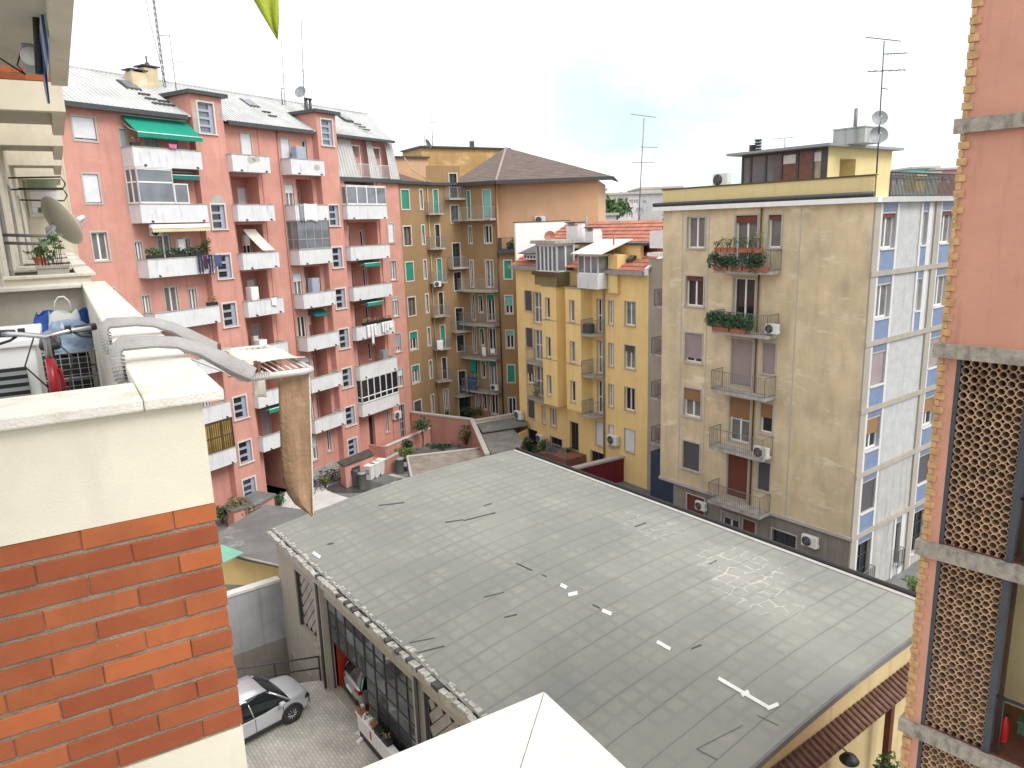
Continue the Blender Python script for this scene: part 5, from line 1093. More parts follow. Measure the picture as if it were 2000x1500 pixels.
# ------------------------------------------------------------------ walls, sheds and railings round the yard
gw_ = MB(); gw_.box(-.30, 0, -9, -.01, -3.0, 2.62); gw_.box(-.36, .05, -9, -.011, 2.621, 2.74, 1); gw_.box(.001, .02, -9, -.01, -3, -.05, 2)
o = gw_.build('wall', [plaster('peeling_grey_plaster', (.36, .36, .37), dirt=(.15, .15, .155), var=.2, streak=.5, thr=.55, light=(.46, .46, .46), bump=.4), M['trimw'], M['greyplaster']], loc=GA.w(UA, 0, 0), rz=GA.rot); tag(o, 'tall peeling grey plaster wall closing the car yard beside the garage', 'wall')
sh = thing('shed', 'low yellow shed with a dark flat roof behind the grey yard wall', 'shed', GA.o, GA.rot)
pts = [GA.pz(*p, .95) for p in ((395, 1060), (430, 1038), (520, 985), (700, 1010), (600, 1130), (545, 1103), (472, 1087))]
MB().prism([(u, d, .75) for u, d in pts], (0, 0, .2)).build('roof', M['asphalt'], sh, recalc=True)
a, b = GA.pz(545, 1103, .76), GA.pz(420, 1073, .76); mb = MB(); mb.face([(a[0] - .05, a[1] + 1, -2.9), (b[0] - .05, b[1] - 1, -2.9), (b[0] - .05, b[1] - 1, .76), (a[0] - .05, a[1] + 1, .76)]); mb.build('wall', M['yellow'], sh)
a, b = GA.pz(545, 1104, .97), GA.pz(440, 1080, .97); MB().tube([(a[0], a[1], .95), (b[0], b[1], .95)], .06, 6).build('roof_edge', M['pier'], sh)
P = [GA.pz(*p, 1.3) for p in ((405, 1108), (432, 1063), (476, 1079), (430, 1102))]; c = MB(); c.prism([(u, d, 1.25) for u, d in P], (0, 0, .05)); o = c.build('corrugated_canopy', [striped('green_plastic_sheet', (.16, .44, .33), (.24, .52, .41), 7, 'X', .4)], loc=GA.o, rz=GA.rot, recalc=True); tag(o, 'translucent green plastic sheet canopy leaning by the yellow shed', 'canopy')
rl = MB(); A_, B_ = Vector((-.14, -.1, 0)), Vector((-2.9, -6.2, 0))
for z in (.55, 1.05): rl.tube([(A_.x, A_.y, z), (B_.x, B_.y, z)], .035, 6)
for f in (0, .25, .5, .75, 1): p = A_.lerp(B_, f); rl.box(p.x - .03, p.x + .03, p.y - .03, p.y + .03, .0, 1.08)
o = rl.build('railing', M['gutter'], loc=GA.o, rz=GA.rot); tag(o, 'dark steel railing along the edge of the paved car yard', 'railing')
pl = thing('planter_wall', 'low white wall carrying flower pots in front of the garage glazing', 'wall', GA.w(5, -.35, 0), GA.rot)
MB().box(-1.15, 6, 0, .16, .32, .95).build('panel', M['pwhite'], pl); MB().box(-1.2, 6, -.04, .2, .951, .99).build('coping', M['white'], pl); MB().box(-1.1, 6, .03, .13, .001, .32).build('base', M['black'], pl); MB().box(-.2, -.05, -.004, -.001, .5, .8).build('red_patch', flat('red_notice', (.5, .03, .03), .5), pl)  # black box under the panel paints the dark open gap there
for i, (u, mt, lf, lb) in enumerate(((3.65, 'terra', 'leafdry', 'terracotta trough of bare soil nearest the open garage door'), (4.1, 'white', 'leafd', 'white trough of dark green seedlings on the low white wall'), (4.6, 'terra', 'leafdry', 'small round terracotta pot on the low white wall'), (5.0, 'black', 'leafd', 'black square pot with sparse green shoots on the low white wall'), (5.5, 'black', 'leafdry', 'dark pot at the far right of the low white wall'))):
    potted_plant(lb, GA.w(u + .45, -.27, .992), .14, .1, 40, lf, (.13, .18), mt, 'flower pot', 'pots on the low white wall', .04, trough=(.42, .2, .14) if i != 2 else None, rz=GA.rot)
P = gz(713, 1438, 0); st = thing('barrier_post', 'white timber post with cross feet standing on the block paving', 'post', P, GA.rot)
MB().box(-.08, .08, -.05, .05, .06, 1.25).build('post', M['white'], st)
for q in (0, 1.57): MB().box(-.38, .38, -.07, .07, .0, .06 - q * .003, rz=q + .4).build('foot', M['white'], st)
# ------------------------------------------------------------------ the near building at the right edge
RB = Fr((lambda r: r / r.y * 10)(ray(1845, 600)), 138.0)
rb = thing('apartment_block', 'near pink rendered building with brick quoins and terracotta screen loggias at the right edge', 'building', fr=RB)
BT = [(18.45, 18.63), (15.5, 15.69), (12.55, 12.77), (9.58, 9.79), (6.6, 6.82), (3.7, 3.9)]
M['salmon'] = plaster('salmon_plaster', (.64, .325, .235), dirt=(.43, .23, .17), var=.10, scale=1.2, streak=.5, thr=.56, bump=.35, bscale=60, sx=5, sz=.5)
M['quoin'] = flat('ochre_quoin_brick', (.58, .36, .17), .85, var=.28, scale=9)
M['tc'] = flat('terracotta_screen_tile', (.47, .31, .20), .85, var=.5, scale=7)
M['roughcon'] = plaster('rough_pebble_concrete', (.43, .385, .32), dirt=(.10, .09, .08), var=.3, scale=9, streak=.6, thr=.5, bump=.9, bscale=70, sx=6, sz=3)
t = MB(); t.face([(.03, 0, 15.69), (6, 0, 15.69), (6, 0, 18.45), (.03, 0, 18.45)]); t.face([(.03, 0, 18.63), (6, 0, 18.63), (6, 0, 22.5), (.03, 0, 22.5)])
t.face([(.03, 0, 0), (.03, 6, 0), (.03, 6, 22.5), (.03, 0, 22.5)]); t.build('wall', M['salmon'], rb)
t = MB()
for (zb_, zt_) in BT[1:]:
    i = BT.index((zb_, zt_)); lo_ = BT[i + 1][1] if i + 1 < len(BT) else 0
    t.box(.03, .215, 0, .9, lo_, zb_)
t.build('loggia_pier', M['salmon'], rb)
t = MB()
for (zb_, zt_) in BT: t.box(-.07, 6, -.09, .0 if zb_ > 18 else 1.6, zb_, zt_)
t.build('floor_band', M['roughcon'], rb)
g = random.Random(2)
edges = [22.5] + [q for p in BT for q in (p[1], p[0])] + [0]
for k in range(0, len(edges) - 1, 2):
    t = MB(); z1, z0 = edges[k], edges[k + 1]; n = int((z1 - z0) / .1); h = (z1 - z0) / n
    for i in range(n):
        w_ = (.125 if i % 2 else .065) + g.uniform(-.006, .006); t.box(-.004 - (.012 if i % 2 else 0) + g.uniform(-.003, .003), w_ - .012, -.022 - (.008 if i % 2 else 0), .2, z0 + i * h + .006, z0 + (i + 1) * h - .004)
    t.build('quoin', M['quoin'], rb)
def screen(z0, z1, u0=.27, u1=1.04):
    p = .1095; nu = int((u1 - u0) / p + .5); nz_ = int((z1 - z0) / p); mb = MB(); pu = (u1 - u0) / nu; pz = (z1 - z0) / nz_; g = random.Random(int(z0 * 10))
    for i in range(nu):
        for j in range(nz_):
            c = (u0 + (i + .5) * pu, z0 + (j + .5) * pz); R1, R2 = .505, .395; y0, y1 = .03 + g.uniform(-.004, .004), .20; A = []
            for k in range(8):
                q = (k + .5) * math.pi / 4; A.append((math.cos(q), math.sin(q)))
            kk = 1 / math.cos(math.pi / 8); vs = []
            for (rad, y) in ((R1 * kk, y0), (R2 * kk, y0), (R2 * kk, y1), (R1 * kk, y1)): vs += [(c[0] + a * rad * pu, y, c[1] + b * rad * pz) for a, b in A]
            fs = []
            for r_ in range(4):
                for k in range(8): fs.append((r_ * 8 + k, r_ * 8 + (k + 1) % 8, ((r_ + 1) % 4) * 8 + (k + 1) % 8, ((r_ + 1) % 4) * 8 + k))
            mb.mesh(vs, fs)
    return mb.build('terracotta_screen', M['tc'], rb)
for i in (1, 2, 3): MB().box(.217, 1.13, .42, .46, BT[i + 1][1], BT[i][0]).build('screen_shade_sheet', M['woodframe'], rb)  # added dark sheets: the gloom seen through the tile holes is their colour
for i in (1, 2, 3): screen(BT[i + 1][1] + .0, BT[i][0] - .0)
t = MB()
for i in (1, 2, 3): z0, z1 = BT[i + 1][1], BT[i][0]; t.box(.217, .268, .0, .16, z0, z1); t.box(1.042, 1.13, -.01, .14, z0, z1)
t.build('steel_post', flat('dark_blue_grey_steel', (.055, .065, .08), .5, var=.15), rb)
t = MB(); M['loggiacream'] = plaster('loggia_cream_wall', (.62, .52, .28), dirt=(.5, .42, .24), var=.06, streak=.15)
for i in (1, 2, 3):
    t = MB(); z0, z1 = BT[i + 1][1], BT[i][0]; t.face([(.215, 1.45, z0), (6, 1.45, z0), (6, 1.45, z1), (.215, 1.45, z1)]); t.face([(.22, .9, z0 + .002), (.22, 1.45, z0), (.22, 1.45, z1), (.22, .9, z1)])
    t.build('loggia_wall', M['loggiacream'], rb)
t = MB()
M['redfloor'] = flat('dark_red_floor_tile', (.13, .045, .03), .55, var=.2, scale=3)
for i in (1, 2, 3): MB().box(.22, 6, .02, 1.44, BT[i + 1][1] + .004, BT[i + 1][1] + .02).build('loggia_floor', M['redfloor'], rb)
for i in (1, 2, 3):
    t = MB(); z0 = BT[i + 1][1] + .02; t.tube([(1.13, .06, z0 + .9), (6, .06, z0 + .9)], .024, 6); t.tube([(1.13, .06, z0 + .1), (6, .06, z0 + .1)], .012, 6)
    for k in range(12): t.tube([(1.22 + k * .40, .06, z0), (1.22 + k * .4, .06, z0 + .9)], .009, 5)
    t.build('loggia_railing', M['gutter'], rb)
MB().box(1.35, 1.95, 1.38, 1.44, 12.9, 15.2).build('shutter', M['shut_white'], rb)
potted_plant('dark trough of trailing green plants on the red tiled loggia floor at the right', RB.w(1.62, .42, BT[3][1] + .30), .28, .2, 90, 'leafl', (.1, .2), 'leafd', 'plant', None, .07, trough=(.5, .2, .18), rz=RB.rot)
t = thing('fire_extinguisher', 'small red extinguisher standing behind the loggia post at the right', 'extinguisher', RB.w(1.19, .45, BT[3][1] + .02), RB.rot)
MB().lathe([(.05, 0), (.055, .02), (.055, .3), (.03, .36), (.02, .4)], n=12).build('cylinder', flat('red_gloss', (.55, .02, .015), .35), t); MB().tube([(0, 0, .39), (.02, 0, .45), (.07, 0, .42)], .012, 6).build('valve', M['black'], t)
# ------------------------------------------------------------------ the viewer's own building with its balconies at the left
OF = Fr((-.794, 1.977), -30.95); ZC = 17.08
own = thing('apartment_block', 'cream rendered block with brick banded balconies running away along the left edge', 'building', fr=OF)
M['cream'] = plaster('cream_plaster', (.70, .65, .525), dirt=(.50, .455, .36), var=.12, scale=2.2, streak=.4, thr=.54, bump=.10, bscale=160, sx=4, sz=1)
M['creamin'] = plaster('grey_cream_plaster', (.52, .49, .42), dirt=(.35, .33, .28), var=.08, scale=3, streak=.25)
M['coping'] = plaster('pale_stone_coping', (.72, .685, .61), dirt=(.46, .40, .29), var=.12, scale=5, streak=.5, thr=.54, bump=.3, bscale=120, sx=7, sz=7)
M['dishbeige'] = flat('beige_dish_paint', (.66, .61, .50), .5, var=.06)
def brickmat():
    m, n, b = _mat('orange_clay_brick'); L = n.links.new; b.inputs['Roughness'].default_value = .85; b.inputs['Specular IOR Level'].default_value = .25
    a = n.nodes.new('ShaderNodeAttribute'); a.attribute_name = 'tone'; r = n.nodes.new('ShaderNodeValToRGB'); e = r.color_ramp.elements
    e[0].position = 0; e[0].color = (.275, .072, .031, 1); e[1].position = 1; e[1].color = (.425, .125, .045, 1); k = r.color_ramp.elements.new(.5); k.color = (.325, .098, .040, 1)
    t = n.nodes.new('ShaderNodeTexCoord'); z = n.nodes.new('ShaderNodeTexNoise'); z.inputs['Scale'].default_value = 7; z.inputs['Detail'].default_value = 7; z.inputs['Roughness'].default_value = .65; L(t.outputs['Object'], z.inputs['Vector'])
    ad = n.nodes.new('ShaderNodeMath'); ad.operation = 'MULTIPLY_ADD'; L(z.outputs['Fac'], ad.inputs[0]); ad.inputs[1].default_value = 1.5; ad.inputs[2].default_value = -.75
    s = n.nodes.new('ShaderNodeMath'); L(ad.outputs[0], s.inputs[0]); L(a.outputs['Fac'], s.inputs[1]); L(s.outputs[0], r.inputs['Fac'])
    z2 = n.nodes.new('ShaderNodeTexNoise'); z2.inputs['Scale'].default_value = 22; z2.inputs['Detail'].default_value = 8; z2.inputs['Roughness'].default_value = .75; L(t.outputs['Object'], z2.inputs['Vector'])
    k2 = n.nodes.new('ShaderNodeMapRange'); k2.inputs[1].default_value = .63; k2.inputs[2].default_value = .78; k2.inputs[4].default_value = .6; L(z2.outputs['Fac'], k2.inputs[0])
    x = n.nodes.new('ShaderNodeMix'); x.data_type = 'RGBA'; L(k2.outputs[0], x.inputs[0]); L(r.outputs['Color'], x.inputs[6]); x.inputs[7].default_value = (.50, .27, .16, 1); L(x.outputs[2], b.inputs['Base Color'])
    bp = n.nodes.new('ShaderNodeBump'); bp.inputs['Strength'].default_value = .5; bp.inputs['Distance'].default_value = .004; L(z2.outputs['Fac'], bp.inputs['Height']); L(bp.outputs['Normal'], b.inputs['Normal']); return m
M['brick'] = brickmat(); M['mortar'] = plaster('grey_brown_mortar', (.30, .235, .175), var=.25, scale=20, streak=.2, bump=.5, bscale=200)
def brick_band(parent, u, d0, d1, z0, z1, course=.0685, blen=.2235, off=.278, seed=1, face=-1, detail=True):
    """end-wall band of long clay bricks lying across d at position u (outer face looks to -u)."""
    g = random.Random(seed); n = round((z1 - z0) / course); h = (z1 - z0) / n; mb = MB(); tone = []
    for i in range(n):
        q = off + (0 if i % 2 else blen / 2); k0 = int((d0 - q) / blen) - 1; d = q + k0 * blen
        zt_ = z1 - i * h
        while d < d1:
            a, b = max(d0, d) , min(d1, d + blen); d += blen
            if b - a < .012: continue
            j = g.uniform(-.0025, .0025); bm = bmesh.new(); bmesh.ops.create_cube(bm, size=1)
            y0, y1, c0, c1 = a + .0012, b - .0012, zt_ - h + .0105, zt_ - .0015
            for v in bm.verts: v.co = Vector((u + j + (v.co.x + .5) * .05, y0 + (v.co.y + .5) * (y1 - y0), c0 + (v.co.z + .5) * (c1 - c0)))
            if detail:
                bmesh.ops.bevel(bm, geom=list(bm.edges), offset=.0022, segments=1, affect='EDGES')
                for v in bm.verts: v.co += Vector((g.uniform(-.0008, .0008), g.uniform(-.0008, .0008), g.uniform(-.001, .001)))
            k = len(bm.faces); mb.bm(bm); tone += [g.random()] * k
    o = mb.build('brick_band', M['brick'], parent); at = o.data.attributes.new('tone', 'FLOAT', 'FACE'); at.data.foreach_set('value', tone); return o
def coping_ring(mb, u0, u1, d1, z, t=.034, w=.20, wu=.266, wf=.30, far=True):
    segs = [(u0, u1, 0, w), (u0, u0 + wu, w + .0015, d1)] + ([(u1 - wf, u1, w + .0015, d1)] if far else [])
    for a, b, c, e in segs: mb.cbox(a, b, c, e, z - t, z, .006)
ZB0, ZB1 = 16.749, 16.02
def balcony_body(u0, u1, dz=0.0, d1=1.0, name='balcony', detail=True, fascia=.30):
    mb = MB(); e = .056; t = .13; z = ZC - .034 + dz
    fl = ZB1 + dz
    mb.box(u0 + .03, u0 + .03 + t, e, d1, fl - fascia, ZB0 + dz - .001 - (ZB0 - ZB1) if False else fl, 0)
    mb.box(u0 + .03, u0 + .03 + t, e, d1, ZB0 + dz, z, 0); mb.box(u0 + .037, u0 + .03 + t, e + .004, d1, fl, ZB0 + dz, 1)
    mb.box(u0 + .03 + t, u1 - .03 - t, e, e + t, ZB0 + dz, z, 0); mb.box(u0 + .03 + t, u1 - .03 - t, e + .01, e + t, fl, ZB0 + dz, 1); mb.box(u0 + .03 + t, u1 - .03, e, e + t, fl - fascia, fl, 0)
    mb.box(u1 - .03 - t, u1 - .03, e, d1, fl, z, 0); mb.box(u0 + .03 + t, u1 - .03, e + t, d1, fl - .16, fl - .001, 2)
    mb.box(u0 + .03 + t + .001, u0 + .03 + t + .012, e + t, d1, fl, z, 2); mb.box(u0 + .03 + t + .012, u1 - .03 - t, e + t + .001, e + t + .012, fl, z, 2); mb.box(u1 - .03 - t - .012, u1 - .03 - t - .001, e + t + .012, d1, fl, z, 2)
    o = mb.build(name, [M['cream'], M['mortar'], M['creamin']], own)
    c = MB(); coping_ring(c, u0, u1, d1, ZC + dz); c.build('coping', M['coping'], o)
    brick_band(o, u0 + .032, e - .004, min(d1, .95), fl, ZB0 + dz, seed=int(u0 * 10 + dz * 3) + 5, detail=detail)
    return o
STO = 3.13
LV = [(0, 5.95, 1.0), (7.9, 10.3, .92), (11.4, 13.9, .92), (15.0, 17.6, .92), (18.8, 21.4, .92)]
for i, (a, b, d1) in enumerate(LV):
    balcony_body(a, b, 0, d1, detail=i == 0)
for i, (a, b, d1) in enumerate([(-3.0, 6.15, 1.0), (7.72, 10.05, .92), (11.35, 13.8, .92), (15.0, 17.6, .92), (18.8, 21.4, .92)]):
    balcony_body(a, b, STO, d1, detail=False)
# the viewer's own parapet in front
mb = MB(); mb.box(-4.0, -1.66, .056, .17, 15.9, ZC - .036); mb.box(-1.76, -1.66, .17, 1.0, 15.9, ZC - .036); o = mb.build('balcony', M['cream'], own)
c = MB(); c.prism([(-1.6035, .0125, ZC - .035), (-1.6035, 1.0, ZC - .035), (-1.8035, 1.0, ZC - .035), (-1.8035, .2125, ZC - .035)], (0, 0, .035)); c.prism([(-1.6043, .012, ZC - .035), (-1.8043, .212, ZC - .035), (-4.0, .212, ZC - .035), (-4.0, .012, ZC - .035)], (0, 0, .0348))
c.build('coping', M['coping'], o, recalc=True)
# facade wall with tall doors and windows
hs = []
for a in (6.3, 8.7, 12.1, 15.8, 19.5):
    for dz in (-STO, 0, STO): hs.append((a, a + 1.15, 16.05 + dz, 18.35 + dz, .16))
mb = MB(); wall(mb, 5.0, 22.0, 0, 23, hs, .92); mb.build('wall', M['cream'], own)
for h in hs:
    if h[2] > 15: window(own, *h[:4], d=.92, depth=.16, trim=.1, tm='coping', sill=False, pane='glass', shut='shut_grey', frac=.12)
mb = MB(); eh = [(0.12, .78, 18.35, 19.1, .2)]
mb.face([(22.0, -.08, 0), (22.0, 3, 0), (22.0, 3, 23), (22.0, -.08, 23)]); mb.box(21.98, 22.3, -.12, -.081, 0, 20)
mb.build('end_wing', M['cream'], own)
t = MB(); t.box(21.93, 21.975, .08, .86, 18.06, 19.22); t.box(21.9, 21.93, .16, .78, 18.15, 18.72, 1); t.box(21.86, 21.93, .14, .8, 18.78, 19.12, 2); t.box(21.9, 21.93, .3, .66, 18.16, 18.3, 3); t.build('window', [M['coping'], M['shut_white'], flat('faded_green_blind', (.22, .29, .18), .7), M['glass']], own)
t = MB()
for k, u in enumerate((7.95, 10.1, 11.5, 13.85, 15.05)): t.prism([(u + .1, -.02, 20.3 - .0 * k), (u + .5, -.02, 20.3), (u + .5, -.35, 20.24), (u + .1, -.35, 20.24)], (0, 0, .02))
# ---- own things
# satellite dish on a bracket over the second balcony
P = OF.w(9.4, .285, 17.69)
dsh = dish('large beige satellite dish on a curved bracket above the cream balconies', P, .68, 32, 26, 'dishbeige', group=None, mount=None)
t = MB()
q0 = OF.w(9.4, .92, 17.55) - P; q1 = OF.w(9.25, .45, 17.52) - P; q2 = OF.w(9.3, .33, 17.60) - P
for dz in (0, -.10): t.tube([q0 + Vector((0, 0, dz)), q1 + Vector((0, 0, dz)), q1.lerp(q2, .6) + Vector((0, 0, dz * .6 + .02)), q2 + Vector((0, 0, .05))], .02, 8)
t.build('wall_bracket', M['railg'], dsh)
pp = potted_plant('bright green leafy plant in a stone trough on the second balcony coping', OF.w(8.15, .42, ZC), .36, .13, 70, 'leaf', (.1, .1), 'concrete', 'plant', None, .055, trough=(.32, .12, .07), rz=OF.rot + 1.57)
potted_plant('small pale succulent in a clay bowl on the farther balcony coping', OF.w(11.7, .6, ZC), .15, .12, 30, 'leafl', (.1, .1), 'terra', 'plant', None, .05)
# clothes line bracket on the far facade
t = MB()
for z in (18.55, 18.35): t.tube([OF.w(14, .92, z), OF.w(14, .12, z + .02), OF.w(14.05, .06, z - .1), OF.w(14, .12, z - .2), OF.w(14, .8, z - .18)], .015, 6)
o = t.build('clothes_line_bracket', M['black']); tag(o, 'folded black wire clothes line bracket on the cream facade', 'bracket')
# drying rack hooked over the coping
rk = thing('drying_rack', 'grey plastic clothes drying rack hooked over the stone coping', 'drying rack', OF.w(0, 0, 0) + Vector((0, 0, ZC)), OF.rot)
M['greyplastic'] = plaster('grey_mottled_plastic', (.40, .39, .38), dirt=(.3, .29, .28), var=.18, scale=14, streak=.4, rough=.55, bump=.3, bscale=150, sx=8, sz=8)
M['plastic'] = flat('off_white_plastic', (.62, .60, .57), .45, var=.12, scale=10)
U1, U2 = 1.36, .64
def armpath(u, k):
    pts = [(.215, -.06), (.226, .02), (.222, .052), (.20, .068), (.10, .066), (.03, .055), (-.04, .025), (-.10, -.015), (-.15, -.05), (-.205, -.085)]
    if k: pts = pts[:]
    return pts
for u in (U1, U2):
    pts = armpath(u, 0); mb = MB(); A = []
    for i, (d, z) in enumerate(pts):
        dn = Vector(pts[min(i + 1, len(pts) - 1)]) - Vector(pts[max(i - 1, 0)]); dn.normalize(); nn = Vector((-dn.y, dn.x)); th = [.018, .021, .024, .024, .022, .023, .028, .034, .037, .034][i]; wd = [.024, .027, .029, .029, .028, .028, .029, .030, .031, .031][i]
        c = Vector((d, z)); A.append([(u - wd, c.x + nn.x * th * .6, c.y + nn.y * th * .6), (u - wd * .6, c.x + nn.x * th, c.y + nn.y * th), (u + wd * .6, c.x + nn.x * th, c.y + nn.y * th), (u + wd, c.x + nn.x * th * .6, c.y + nn.y * th * .6), (u + wd, c.x - nn.x * th * .7, c.y - nn.y * th * .7), (u - wd, c.x - nn.x * th * .7, c.y - nn.y * th * .7), (u - wd, c.x + nn.x * th * .6, c.y + nn.y * th * .6)])
    mb.grid(A, smooth=True); mb.face(A[0][:6]); mb.face(A[-1][:6][::-1]); o = mb.build('hook_arm', M['greyplastic'], rk)
    rb_ = MB()
    for i in range(7): rb_.box(u - .0275, u + .0275, .1955, .2375, -.055 + i * .013, -.052 + i * .013)
    rb_.build('grip_rib', M['greyplastic'], o)
fr_ = MB(); zf = -.105; D0, D1 = -.19, -.425
path = [(U2, D0, zf), (U2, D1 + .02, zf), (U2 + .015, D1, zf), (U1 - .02, D1, zf), (U1, D1 + .02, zf), (U1, D0, zf), (U1 - .02, D0 + .02, zf), (U2 + .02, D0 + .02, zf), (U2, D0, zf)]
fr_.tube(path, .0125, 8); fr_.build('rack_frame', M['plastic'], rk)
fr_ = MB()
for i in range(9): d = D0 - .015 - i * .026; fr_.tube([(U2, d, zf + .004), (U1, d, zf + .004)], .0028, 5)
fr_.build('rack_wire', M['white'], rk)
fr_ = MB()
for i in range(9): d = D0 - .01 - i * .008; fr_.box(U2 - .014, U2 + .012, d - .0015, d + .0015, zf, zf + .016); fr_.box(U1 - .012, U1 + .014, d - .0015, d + .0015, zf, zf + .016)
for d in (-.03, -.07): fr_.tube([(U2 + .02, d - .14, zf - .0), (U1, d + .06, -.05)], .004, 5)
fr_.build('rack_tooth', M['plastic'], rk)
# cloths on the rack
M['browncloth'] = plaster('brown_patterned_cloth', (.36, .235, .145), dirt=(.22, .135, .08), var=.3, scale=12, streak=.55, thr=.46, rough=.95, bump=.3, bscale=60, sx=40, sz=3)
M['linen'] = plaster('pale_linen_cloth', (.74, .67, .58), dirt=(.5, .38, .26), var=.08, scale=10, streak=.5, thr=.60, rough=.95, bump=.2, bscale=100, sx=12, sz=12)
cl = MB(); G = []
n = 12
prof = [(D1 + .118, 0), (D1 + .118, -.08), (D1 + .118, -.2), (D1 + .117, -.34), (D1 + .112, -.43), (D1 + .098, -.49), (D1 + .07, -.54), (D1 + .028, -.582), (D1 + .012, -.596)]
for (dl, z) in prof:
    r0, r1 = D1 + .002, dl; row = []
    for j in range(n + 1):
        f = j / n; w_ = .010 * math.sin(f * 7) * min(1, -z * 3 + .1); row.append((U2 + .03 + w_ + .018 * (f - .3) ** 2, r0 + (r1 - r0) * f - z * .062, zf + .008 + z))
    G.append(row)
cl.grid(G, smooth=True); cl2 = MB(); cl2.tube([g_[0] for g_ in G], .0035, 5)
o = cl.build('cloth_runner', M['browncloth'], loc=OF.w(0, 0, ZC), rz=OF.rot); tag(o, 'long brown patterned cloth hanging down from the drying rack to a point', 'cloth'); sm = o.modifiers.new('thick', 'SOLIDIFY'); sm.thickness = .006
cl2.build('piping', M['linen'], o)
cl = MB(); G = []
for i in range(13):
    f = i / 12; u = U2 + .10 + (U1 - U2 - .24) * f; row = []
    for j in range(9):
        h = j / 8; d = D0 - .005 - (abs(D1 - D0) - .005) * (h * (1 - .12 * math.sin(f * 3))); row.append((u + .05 * h, d - .02, zf + .018 + .012 * math.sin(f * 9 + h * 3) * (1 - h * .4) + .012 * (1 - f)))
    G.append(row)
cl.grid(G, smooth=True); o = cl.build('linen_cloth', M['linen'], loc=OF.w(0, 0, ZC), rz=OF.rot); tag(o, 'pale linen cloth laid over the top of the drying rack', 'cloth'); sm = o.modifiers.new('thick', 'SOLIDIFY'); sm.thickness = .004
cl = MB(); cl.grid([[(U2 + .05 + .03 * math.sin(f * 2), -.215 - .05 * f, zf - .0 - .085 * h - .01 * f) for f in [j / 5 for j in range(6)]] for h in [i / 5 for i in range(6)]]); o = cl.build('cloth_corner', M['linen'], loc=OF.w(0, 0, ZC), rz=OF.rot); tag(o, 'small beige cloth corner hanging under the near end of the drying rack', 'cloth'); sm = o.modifiers.new('thick', 'SOLIDIFY'); sm.thickness = .004
for i, (u, d, rt) in enumerate(((U2 + .04, -.235, .3), (U1 - .12, -.20, -.2), (U1 + .02, -.05, .1))):
    pg = thing('clothes_peg', ['brown wooden clothes peg on the near end of the drying rack', 'brown wooden clothes peg at the far end of the drying rack', 'brown wooden clothes peg beside the far hook arm'][i], 'peg', OF.w(u, d, ZC + zf + .004), OF.rot + rt, 'wooden clothes pegs')
    for s in (-1, 1): MB().prism([(s * .012 - .003, -.007, .05), (s * .012 + .003, -.007, .05), (s * .003 + .003, -.007, -.02), (s * .003 - .003, -.007, -.02)], (0, .014, 0)).build('peg_half', flat('brown_wood', (.20, .085, .045), .7, var=.2), pg)
# lime cloth hanging from the floor above
lc = MB(); g = random.Random(4); top = gz(455, -70, 18.75); top2 = gz(552, -70, 18.75); tip = gz(541, 74, 18.42)
G = []
for i in range(11):
    f = i / 10; row = []
    for j in range(7):
        h = j / 6; e = (1 - f) ** .62; p = top.lerp(top2, h) * e + tip * (1 - e); p = p + Vector((0, 0, 0)) + Vector((0, .03 * math.sin(h * 9 + f * 4) * (1 - f * .6), .008 * math.sin(h * 14))); row.append(p)
    G.append(row)
lc.grid(G); o = lc.build('hanging_cloth', plaster('lime_green_cloth', (.42, .50, .06), dirt=(.30, .38, .05), var=.12, scale=9, streak=.4, rough=.9, bump=.2, bscale=60)); tag(o, 'lime green cloth corner hanging into view from the floor above', 'cloth'); sm = o.modifiers.new('thick', 'SOLIDIFY'); sm.thickness = .006
# striped blind edge and arm hanging from the upper balcony
bl = MB(); c0 = OF.w(4.2, .0, 0)
pts = [OF.pu(x, y, 4.2) for x, y in ((86, -30), (88, 30), (86, 70), (90, 120), (89, 160), (95, 202))]; G = []
for k, (d, z) in enumerate(pts): wq = [.035, .03, .028, .016, .012, .003][k]; G.append([(4.2 + .015 * math.sin(j * 1.9 + k), d - wq + 2 * wq * j / 6, z) for j in range(7)])
bl.grid(G); o = bl.build('blind_cloth', striped('blue_white_striped_cloth', (.03, .12, .36), (.62, .64, .68), 9, 'Y', .8), loc=OF.o, rz=OF.rot); tag(o, 'blue and white striped blind cloth hanging in a narrow strip at top left', 'blind'); sm = o.modifiers.new('thick', 'SOLIDIFY'); sm.thickness = .006
bl = MB(); a, b = OF.pu(66, -40, 4.3), OF.pu(76, 145, 4.3); 
bl.tube([(4.3, a[0], a[1]), (4.3, b[0], b[1])], .022, 8); bl.tube([(4.3, a[0] - .045, a[1]), (4.3, b[0] - .03, b[1])], .016, 6); o = bl.build('blind_guide', M['black'], loc=OF.o, rz=OF.rot); tag(o, 'dark folded blind arm hanging beside the striped cloth', 'blind arm')
fl_ = OF.pu(60, 112, 4.5); ft = thing('floodlight', 'grey floodlight with a curled cable under the upper balcony slab', 'lamp', OF.w(4.5, fl_[0], fl_[1]), OF.rot)
MB().cbox(-.04, .04, -.03, .05, -.11, .09, .012).build('housing', M['railg'], ft); MB().lathe([(.001, 0), (.06, .0), (.065, .02), (.001, .03)], (-.06, 0, 0), 14, axis='X').build('lens', M['acwhite'], ft); MB().tube([(0, .06, .02), (0, .09, -.06), (0, .05, -.12), (0, .3, .06), (0, .6, .07)], .006, 5).build('cable', M['black'], ft)
